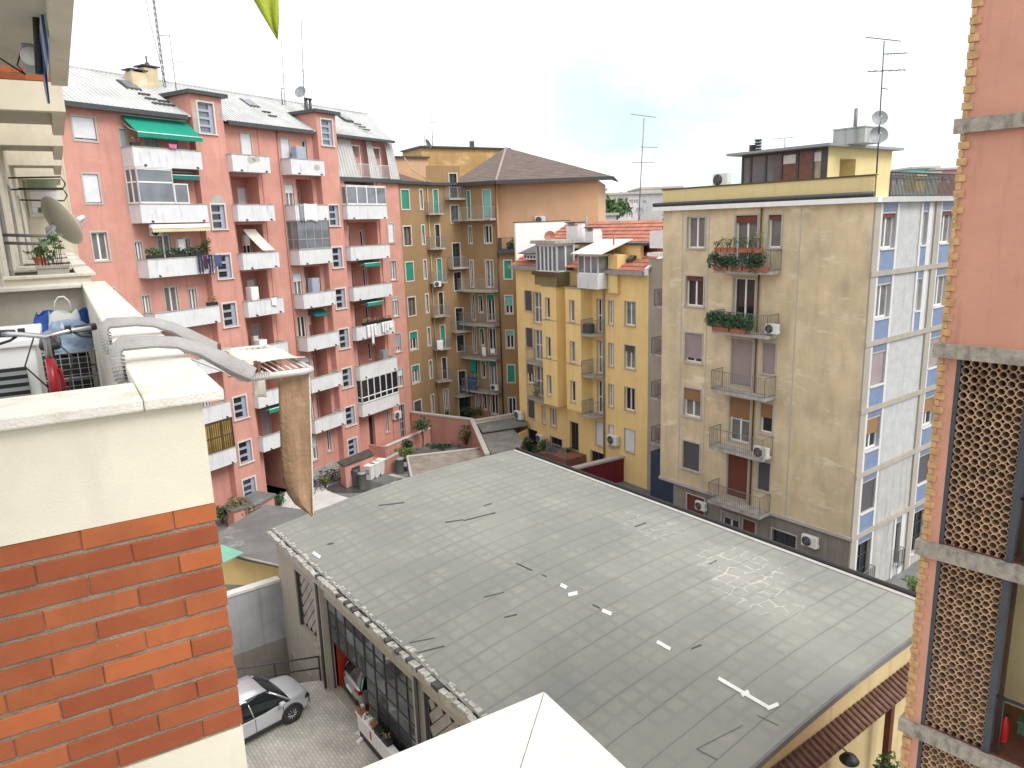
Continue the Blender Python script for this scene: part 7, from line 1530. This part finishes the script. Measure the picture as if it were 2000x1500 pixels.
# outhouses against the pink block
def outhouse(label, roofpx, z, doors, rmat, th=.14):
    t = thing('outhouse', label, 'shed', PK.o, PK.rot); P = [Vector((*PK.pz(x, y, z), 0)) for x, y in roofpx]; c = sum(P, Vector()) / len(P); Q = [c + (p - c) * .90 for p in P]
    MB().prism([p + Vector((0, 0, z)) for p in P], (0, 0, th)).build('roof', rmat, t, recalc=True)
    MB().prism([p + Vector((0, 0, GZ)) for p in Q], (0, 0, z - GZ - .002)).build('wall', M['pink'], t, recalc=True)
    for i, f0, f1, zl, zh, nm, bars in doors:
        A, B = Q[i], Q[(i + 1) % len(Q)]; n = (B - A).cross(Vector((0, 0, 1))).normalized(); n = n if n.dot(c - A) < 0 else -n; p, q = A.lerp(B, f0) + n * .012, A.lerp(B, f1) + n * .012
        d_ = MB(); d_.prism([p + Vector((0, 0, zl)), q + Vector((0, 0, zl)), q + Vector((0, 0, zh)), p + Vector((0, 0, zh))], n * .03)
        for k in range(bars): r = p.lerp(q, (k + .5) / bars) + n * .045; d_.tube([r + Vector((0, 0, zl)), r + Vector((0, 0, zh))], .012, 4, 1)
        d_.build(nm, [M['gutter'], M['railg']], t)
    return t
outhouse('small rose outhouse with a mossy dark roof behind the white bins', [(659, 905), (671, 913), (731, 890), (720, 880)], .75, [(1, .22, .5, GZ, .45, 'door', 0)], plaster('mossy_dark_roof', (.085, .08, .068), dirt=(.15, .13, .08), var=.4, scale=3, streak=.5))
outhouse('low rose outhouse with barred window and grey roof by the passage', [(436, 994), (452, 1002), (514, 984), (540, 968), (500, 962)], .35, [(1, .72, .97, GZ + .15, .2, 'barred_window', 6)], M['asphalt'])
# ------------------------------------------------------------------ bins
def bin_(label, P, rz, body, lid, lab, w_=.52, dp=.6, h=1.05, group=None, n=0):
    t = thing('wheeled_bin', label, 'bin', P, rz, group); mb = MB(); vs = []
    for z, k in ((.06, .82), (h, 1.0)): vs += [(-w_ / 2 * k, -dp / 2 * k, z), (w_ / 2 * k, -dp / 2 * k, z), (w_ / 2 * k, dp / 2 * k, z), (-w_ / 2 * k, dp / 2 * k, z)]
    mb.mesh(vs, [(0, 3, 2, 1), (4, 5, 6, 7), (0, 1, 5, 4), (1, 2, 6, 5), (2, 3, 7, 6), (3, 0, 4, 7)]); mb.build('body', M[body], t)
    MB().cbox(-w_ / 2 - .03, w_ / 2 + .03, -dp / 2 - .04, dp / 2 + .06, h + .002, h + .09, .03).build('lid', M[lid], t)
    if lab: MB().prism([(-w_ * .28, -dp / 2 * .93 - .004, h * .45), (w_ * .28, -dp / 2 * .93 - .004, h * .45), (w_ * .28, -dp / 2 * .985 - .004, h * .82), (-w_ * .28, -dp / 2 * .985 - .004, h * .82)], (0, -.004, 0)).build('sticker', M[lab], t)
    for s in (-1, 1): MB().tube([(s * w_ * .42 - .02, dp * .36, .1), (s * w_ * .42 + .02, dp * .36, .1)], .1, 12).build('wheel', M['rubber'], t)
    return t
for i, lab in enumerate(('left one of the three white wheeled bins by the rose outhouse', 'middle one of the three white wheeled bins by the rose outhouse', 'right one of the three white wheeled bins by the rose outhouse')):
    bin_(lab, gz(*[g6(655, 885), g6(712, 860), g6(768, 830)][i], GZ + .0) + Vector((.15, .3, 0)), R(-20), 'white', 'white', 'bluegrey', .62, .72, 1.1, 'white bins by the outhouse')
def drum(label, P, h, r, lid): 
    t = thing('waste_drum', label, 'bin', P, 0, 'dark round waste drums'); MB().lathe([(r * .88, 0), (r, h * .95), (r * 1.04, h)], n=18).build('body', plaster('dark_ribbed_plastic', (.085, .085, .08), var=.2, streak=.3, bump=0), t); MB().lathe([(r * 1.06, h + .002), (r * 1.06, h + .05), (.001, h + .09)], n=18).build('lid', M[lid], t)
drum('tall dark drum with a black lid left of the white bins', gz(*g6(535, 930), GZ), 1.15, .33, 'gutter'); drum('dark drum with a grey lid nearest the wet patch', gz(*g6(605, 965), GZ), 1.15, .31, 'dishgrey'); drum('dark drum with a grey lid by the low concrete roof', gz(*g6(1010, 800), GZ), 1.15, .33, 'dishgrey')
bin_('small dark bin with a white sticker squeezed against the low concrete roof', gz(*g6(1075, 775), GZ), R(-10), 'gutter', 'gutter', 'white', .5, .5, .95)
# ------------------------------------------------------------------ bicycles in the court
def court_bike(label, P, rz, mat, group=None):
    t = thing('bicycle', label, 'bicycle', P, rz, group)
    for x in (-.52, .52):
        mb = MB(); mb.tube([(x + .32 * math.cos(q * .3491), 0, .33 + .32 * math.sin(q * .3491)) for q in range(19)], .022, 5, cap=False)
        for k in range(8): mb.tube([(x, 0, .33), (x + .3 * math.cos(k * .785), 0, .33 + .3 * math.sin(k * .785))], .003, 3)
        mb.build('wheel', M['rubber'], t)
    mb = MB()
    for a, b in (((-.52, 0, .33), (-.1, 0, .3)), ((-.52, 0, .33), (-.2, 0, .8)), ((-.2, 0, .85), (-.1, 0, .3)), ((-.1, 0, .3), (.38, 0, .7)), ((-.18, 0, .75), (.37, 0, .82)), ((.52, 0, .33), (.36, 0, .95))): mb.tube([a, b], .02, 5)
    mb.build('frame', M[mat], t); MB().tube([(.28, -.27, 1.0), (.38, -.1, 1.02), (.38, .1, 1.02), (.28, .27, 1.0)], .014, 5).build('handlebar', M['gutter'], t); MB().cbox(-.34, -.08, -.08, .08, .86, .94, .03).build('saddle', M['black'], t); return t
for i, (x, y, rz, mt) in enumerate(((g6(15, 990)[0], g6(15, 990)[1], 1.2, 'black'), (g6(120, 1010)[0], g6(120, 1010)[1], 1.0, 'black'), (g6(185, 900)[0], g6(185, 900)[1], .8, 'gutter'), (g6(250, 900)[0], g6(250, 900)[1], .7, 'black'), (g6(300, 880)[0], g6(300, 880)[1], .55, 'gutter'), (g6(330, 890)[0], g6(330, 890)[1], .65, 'black'))):
    court_bike('dark bicycle in the row parked along the pink wall foot', gz(x, y, GZ), rz, mt, 'dark bicycles parked along the pink wall')
court_bike('thin dark bicycle leaning by the barred window of the left outhouse', gz(522, 1000, GZ), .35, 'black')
# ------------------------------------------------------------------ cars
def car(label, P, rz, paint, L_=4.25, W_=1.82, H_=1.68):
    t = thing('car', label, 'car', P, rz); h = W_ / 2
    st = [(-2.12, .42, .52, .60, .80), (-2.06, .28, .78, .84, .98), (-1.85, .22, .86, .88, 1.02), (-1.3, .20, .885, .90, 1.00), (-.6, .19, .885, .895, .97), (.1, .19, .885, .89, .955), (.7, .19, .885, .885, 1.0), (1.1, .20, .885, .875, 1.02), (1.55, .22, .88, .85, .99), (1.9, .24, .84, .79, .94), (2.06, .30, .74, .68, .86), (2.12, .42, .56, .52, .72)]
    k = L_ / 4.24; G = []
    for x, zb_, hw, hb, zt_ in st:
        r = []
        for y, z in ((-.5 * hw, zb_), (-.92 * hw, zb_), (-hw, zb_ + .12), (-hw, (zb_ + zt_) / 2), (-hb * .99, zt_ - .10), (-hb * .93, zt_ - .02), (-hb * .6, zt_ + .015), (0, zt_ + .025)): r.append((x * k, y * h / .9, z))
        G.append(r + [(a, -b, c) for a, b, c in r[-2::-1]])
    mb = MB(); mb.grid(G); mb.face(G[0]); mb.face(G[-1][::-1]); body = mb.build('body', M[paint], t); sub = body.modifiers.new('sub', 'SUBSURF'); sub.levels = sub.render_levels = 2
    cs = [(-2.0, .99, .80, 1.02), (-1.78, .97, .74, 1.46), (-1.2, .96, .70, 1.57), (-.3, .95, .67, H_), (.45, .95, .67, H_ - .03), (.85, .95, .72, 1.40), (1.26, .95, .82, 1.03)]
    G = []
    for x, zb_, hw, zt_ in cs:
        bw_ = .85; f = max(.0, min(1, (zt_ - .97) / (H_ - .97))); r = [(x * k, -bw_ * h / .9, zb_ - .05), (x * k, -(bw_ - (bw_ - .66) * f * .55) * h / .9, zb_ + (zt_ - zb_) * .55), (x * k, -(bw_ - (bw_ - .64) * f) * h / .9, zt_ - .03), (x * k, -.35 * h / .9, zt_ + .02), (x * k, 0, zt_ + .03)]; G.append(r + [(a, -b, c) for a, b, c in r[-2::-1]])
    mb = MB(); mb.grid(G); mb.build('window', M['carglass'], t)
    G2 = []
    for x, zb_, hw, zt_ in cs[1:6]:
        f = max(.0, min(1, (zt_ - .97) / (H_ - .97))); e_ = .985; r = [(x * k, -(.85 - .195 * f) * h / .9 * 1.0, zt_ - .045), (x * k, -.62 * h / .9, zt_ + .012), (x * k, -.33 * h / .9, zt_ + .034), (x * k, 0, zt_ + .044)]; 
        if x == .85: r = [(a - .22, b, c + .085) for a, b, c in r]
        if x == -1.78: r = [(a + .02, b, c + .02) for a, b, c in r]
        G2.append(r + [(a, -b, c) for a, b, c in r[-2::-1]])
    mb = MB(); mb.grid(G2); o = mb.build('roof', M[paint], t)
    for s in (-1, 1):
        y = lambda f: s * (.855 - .19 * f) * h / .9
        for x0, x1 in ((1.26, .6), (-.1, -.2), (-1.1, -1.2), (-1.95, -1.72)):
            mb = MB(); mb.tube([(x0 * k, y(0), .96), ((x0 + x1) / 2 * k, y(.5) * 1.012, .96 + .29), (x1 * k, y(1), 1.5 if x0 != -1.95 else 1.38)], .035 if abs(x0) > .5 else .024, 6, smooth=True)
            mb.build('pillar', M[paint], t)
    mb = MB()
    for s in (-1, 1): mb.tube([(-1.5 * k, s * .6 * h / .9, 1.53), (-1.3 * k, s * .62 * h / .9, 1.60), (.2 * k, s * .61 * h / .9, 1.62), (.42 * k, s * .6 * h / .9, 1.53)], .018, 6)
    mb.build('roof_rail', M['steel'], t)
    for x in (-1.32, 1.30):
        for s in (-1, 1):
            y = s * (h - .10); mb = MB(); mb.lathe([(.20, -.10), (.30, -.11), (.34, -.08), (.345, 0), (.34, .08), (.30, .11), (.20, .10)], (x * k, y, .345), 24, axis='Y', cap=False); wh = mb.build('wheel', M['rubber'], t)
            rm = MB(); rm.lathe([(.001, s * .05), (.06, s * .07), (.225, s * .04), (.24, s * .095), (.205, s * .10)], (x * k, y, .345), 20, axis='Y', cap=False); rm.build('hub', M['gutter'], wh)
            rm = MB()
            for q in range(10): a = q * .628; rm.tube([(x * k + .05 * math.cos(a), y + s * .085, .345 + .05 * math.sin(a)), (x * k + .225 * math.cos(a + .12), y + s * .085, .345 + .225 * math.sin(a + .12))], .016, 5)
            rm.build('rim', M['steel'], wh)
            ar = MB(); ar.tube([(x * k + .40 * math.cos(q), s * (h - .005), .345 + .40 * math.sin(q)) for q in [i * math.pi / 14 for i in range(15)]], .035, 6); ar.lathe([(.001, s * .003), (.39, s * .003)], (x * k, s * (h - .02), .36), 22, axis='Y', cap=False); ar.build('wheel_arch', M['black'], t)
    mb = MB(); mb.box(-1.0 * k, 1.0 * k, -h * 1.005, -h * .93, .22, .36); mb.box(-1.0 * k, 1.0 * k, h * .93, h * 1.005, .22, .36); mb.build('side_sill', M['black'], t)
    MB().cbox(2.0 * k, 2.16 * k, -.62, .62, .28, .50, .04).build('front_grille', M['black'], t); MB().cbox(-2.17 * k, -2.02 * k, -.70, .70, .30, .52, .05).build('rear_bumper', M['black'], t)
    for s in (-1, 1):
        mb = MB(); mb.cbox(1.86 * k, 2.07 * k, s * .70 - .14, s * .70 + .14, .66, .78, .04); mb.build('headlight', M['carglass'], t)
        mb = MB(); mb.cbox(-2.10 * k, -1.92 * k, s * .66 - .2, s * .66 + .2, .80, .92, .03); mb.build('tail_light', M['redlens'], t)
        mb = MB(); mb.cbox(.80 * k, 1.0 * k, s * (h + .11) - .09, s * (h + .11) + .09, .97, 1.10, .03); mb.build('mirror', M[paint], t)
        for x in (-.1, .95):
            mb = MB(); mb.box((x - .28) * k, (x - .10) * k, s * h * .995, s * (h + .02), .80, .83); mb.build('door_handle', M['steel'], t)
            mb = MB(); mb.box((x + .02) * k, (x + .034) * k, s * (h - .012), s * (h + .002), .36, .88); mb.build('door_gap', M['gutter'], t)
    MB().box(-2.16 * k, -2.13 * k, -.26, .26, .60, .71).build('number_plate', M['white'], t)
    return t
M['carglass'] = flat('car_glass', (.012, .015, .018), .05, spec=.9); M['redlens'] = flat('red_lens', (.28, .008, .01), .15)
def paintmat(name, c):
    m, n, b = _mat(name); b.inputs['Base Color'].default_value = rgb(c); b.inputs['Metallic'].default_value = .55; b.inputs['Roughness'].default_value = .32; b.inputs['Coat Weight'].default_value = .8; b.inputs['Coat Roughness'].default_value = .06; return m
M['silver'] = paintmat('silver_car_paint', (.62, .64, .68)); M['greycar'] = paintmat('grey_car_paint', (.42, .44, .47))
car('silver crossover car parked on the block paving beside the railing', GA.w(.95, -3.30, .0), GA.rot + R(90) + R(8), 'silver')
car('grey hatchback halfway into the open garage door with its red tail light showing', GA.w(2.15, 2.25, .012), GA.rot + R(90) + R(-4), 'greycar', 4.1, 1.76, 1.5)
# ------------------------------------------------------------------ aerials and dishes on the roofs
def ant_px(label, fr, d, base, top, booms, mat='antenna', r=.03, sink=.3, group='television aerials on the roofs', name='roof_antenna'):
    a = fr.px(*base, d); b = fr.px(*top, d); h = b[1] - a[1]; t = thing(name, label, 'antenna', fr.w(a[0], d, a[1]), fr.rot, group); lx = b[0] - a[0]
    MB().tube([(0, 0, -sink), (lx * .5, 0, h * .5), (lx, 0, h)], [r, r * .85, r * .7], 6).build('mast', M[mat], t)
    for bo in booms:
        x0, y0, x1, y1_ = bo[:4]; nr, rl = bo[4], bo[5]; p = fr.px(x0, y0, d); q = fr.px(x1, y1_, d); A = Vector((p[0] - a[0], -.05, p[1] - a[1])); B = Vector((q[0] - a[0], .05, q[1] - a[1])); mb = MB(); mb.tube([A, B], r * .55, 5)
        for i in range(nr): c = A.lerp(B, (i + .5) / nr); k = rl * (1.15 - .4 * i / max(1, nr)) / 2; mb.tube([c + Vector((0, -k, 0)), c + Vector((0, k, 0))], r * .25, 4)
        mb.build('aerial', M[mat], t)
    return t
# lattice mast on the pink roof
a = PK.px(321, 160, 3.2); b = PK.px(292, -60, 3.2); t = thing('lattice_mast', 'tall dark lattice mast behind the pale chimney on the pink roof', 'antenna', PK.w(a[0], 3.2, a[1]), PK.rot)
h = b[1] - a[1]; lx = b[0] - a[0]; mb = MB()
for k in range(3):
    q = k * 2.094; o_ = (.085 * math.cos(q), .085 * math.sin(q)); mb.tube([(o_[0], o_[1], -.4), (lx + o_[0] * .6, o_[1] * .6, h)], .017, 5)
n = int(h / .32)
for i in range(n):
    f0, f1 = i / n, (i + 1) / n
    for k in range(3):
        q0, q1 = k * 2.094, (k + 1) * 2.094; s0, s1 = .085 * (1 - .4 * f0), .085 * (1 - .4 * f1); mb.tube([(lx * f0 + s0 * math.cos(q0), s0 * math.sin(q0), h * f0), (lx * f1 + s1 * math.cos(q1), s1 * math.sin(q1), h * f1)], .010, 4)
mb.build('lattice', M['antenna'], t)
mb = MB(); mb.tube([(.0, -.05, 0), (-.55 + lx * .4, -.05, h * .6), (lx - .5, -.05, h)], .018, 5); mb.build('cable', M['antlight'], t)
ant_px('thin pale mast with two small crossbars left of the first stair tower', PK, 1.2, (346, 190), (331, 68), [(308, 69, 334, 70, 5, .3), (337, 124, 362, 119, 4, .3)], 'antlight', .03)
ant_px('slim dark pole with a thick lower clamp on the middle of the pink roof', PK, 3.2, (556, 196), (549, 70), [(553, 148, 557, 147, 1, .2)], 'antenna', .028)
ant_px('short dark stub pole beside the slim pole on the pink roof', PK, 3.2, (551, 197), (549, 172), [(549, 173, 556, 173, 1, .1)], 'antenna', .045)
ant_px('tall white pole rising from the second stair tower of the pink block', PK, .6, (596, 245), (588, 35), [(590, 136, 594, 150, 5, .25)], 'antlight', .04)
def dish_px(label, fr, d, x, y, dia, az, el=22, mat='dishgrey', group=None):
    u, z = fr.px(x, y, d); return dish(label, fr.w(u, d, z), dia, az, el, mat, group=group)
SA = 192
dish_px('pale round dish on the pink roof beside the second stair tower', PK, 1.4, 587, 180, .85, SA)
t = ant_px('aerial with a crossbar on the flat roof of the ochre block', BC, 4.5, (845, 285), (843, 220), [(833, 238, 858, 240, 4, .5), (838, 267, 850, 268, 3, .4)], 'antlight', .035)
ant_px('short pale stub aerial at the left of the ochre flat roof', BC, 4.5, (830, 285), (829, 260), [(828, 268, 832, 268, 2, .3)], 'antlight', .035)
dish_px('small dark dish on the flat roof of the ochre block', BC, 4.5, 836, 281, .9, 110, 25, 'gutter')
ant_px('very tall aerial mast behind the red tiled roof with three crossbars', YH, 7.0, (1247, 432), (1258, 230), [(1234, 223, 1280, 229, 8, .6), (1253, 287, 1283, 288, 6, .5), (1236, 317, 1278, 317, 4, .8), (1236, 412 - 32, 1258, 380, 3, .5)], 'antlight', .045)
ant_px('tall aerial mast with three crossbars on the beige block penthouse', PL, 2.0, (1713, 325), (1727, 80), [(1692, 73, 1758, 80, 9, .5), (1728, 106, 1772, 103, 7, .4), (1696, 140, 1768, 136, 5, .7), (1722, 172, 1733, 174, 2, .3)], 'antenna', .035)
ant_px('faint low aerial beside the chimney cowls of the beige block', PL, 4.0, (1533, 292), (1533, 269), [(1508, 272, 1558, 267, 7, .3)], 'antlight', .025)
dish_px('upper of the two grey dishes on the beige block mast', PL, 1.9, 1718, 231, .66, SA); dish_px('lower of the two grey dishes on the beige block mast', PL, 1.9, 1716, 264, .76, SA)
dish_px('round red brown dish on the roof veranda of the yellow house', YH, .4, 1074, 462, .85, SA, 20, 'redclay')
# ------------------------------------------------------------------ houses beyond the roofs
def far_house(name, label, D, x0, x1, y0, yb, mat, ws=(), roofmat='trim', dep=14, cat='building', flatroof=True):
    fr = Fr((0, D), 90.0); a = fr.px(x0, (y0 + yb) / 2); b = fr.px(x1, (y0 + yb) / 2); zt_ = fr.px((x0 + x1) / 2, y0)[1]; t = thing(name, label, cat, fr.w((a[0] + b[0]) / 2, 0, 0), fr.rot); c = (a[0] + b[0]) / 2; u0, u1 = a[0] - c, b[0] - c
    holes_ = []
    for (wx0, wy0, wx1, wy1) in ws: p = fr.px(wx0, wy0); q = fr.px(wx1, wy1); holes_.append((p[0] - c, q[0] - c, q[1], p[1], .3))
    mb = MB(); wall(mb, u0, u1, -3, zt_, holes_); mb.face([(u0, 0, -3), (u0, dep, -3), (u0, dep, zt_), (u0, 0, zt_)]); mb.face([(u1, 0, -3), (u1, dep, -3), (u1, dep, zt_), (u1, 0, zt_)]); mb.build('wall', M[mat], t)
    for h_ in holes_: window(t, *h_[:4], 0, .3, trim=0, sill=False, fw=.12, pane='glassl')
    MB().box(u0 - .3, u1 + .3, -.3, dep, zt_, zt_ + .3).build('roof', M[roofmat], t); return t
far_house('far_house', 'white two storey house with grey window bands beyond the red roof', 105, 1182, 1249, 380, 440, 'trimw', ((1207.5, 386, 1219, 399), (1220.5, 386, 1227, 399), (1228.5, 390, 1236, 399), (1237.5, 390, 1247, 399), (1207.5, 413, 1219, 425), (1220.5, 415, 1226, 425), (1227.5, 415, 1236, 426)))
far_house('far_house', 'narrow cream house with one dark slit window at the gable edge', 100, 1150, 1182, 373, 400, 'yellow2', ((1174, 379, 1178, 390.5),))
far_house('far_house', 'pale grey blank house wall with tiny openings left of the beige block', 112, 1250, 1310, 378, 440, 'whiterough', ((1255, 391.5, 1258, 396), (1259.5, 391.5, 1261, 396)))
far_house('far_house', 'cream roof block showing over the pale grey house', 125, 1254, 1330, 368, 400, 'cream')
far_house('far_house', 'teal topped low building far behind the roof railing', 120, 1780, 1828, 329, 400, 'shut_mint'); far_house('far_house', 'faded rose building far behind the roof railing', 118, 1826, 1900, 331, 400, 'rosewall', ((1835, 345, 1842, 356), (1850, 345, 1857, 356))); far_house('far_house', 'grey apartment house with small windows behind the roof railing', 110, 1720, 1830, 341, 400, 'greyrough', tuple((1745 + 17 * i, 350, 1752 + 17 * i, 360) for i in range(5)))
far_house('far_house', 'low white roof structure beside the far trees', 92, 1160, 1204, 421, 440, 'trimw')
u_ = Fr((0, 98), 90)
for i, (lab, x, y, r) in enumerate((('left one of the far green trees by the white house', 1176, 424, 1.8), ('right one of the far green trees by the white house', 1192, 418, 2.2))):
    P = u_.w(u_.px(x, y)[0], 0, u_.px(x, y + 14)[1] - 2); small_tree(lab, P, 5.0, r * 1.5, 900, 'leaf', .32, None, 8, seed=50 + i, name='far_tree')
dish_px('large pale dish far behind the red tiled roof', Fr((0, 90), 90), 0, 1249, 414, 1.1, 170)
ant_px('tiny distant aerial on the skyline left of the beige block', Fr((0, 112), 90), 0, (1212, 380), (1212, 374), [(1209, 374, 1215, 375, 3, .3)], 'antlight', .06)
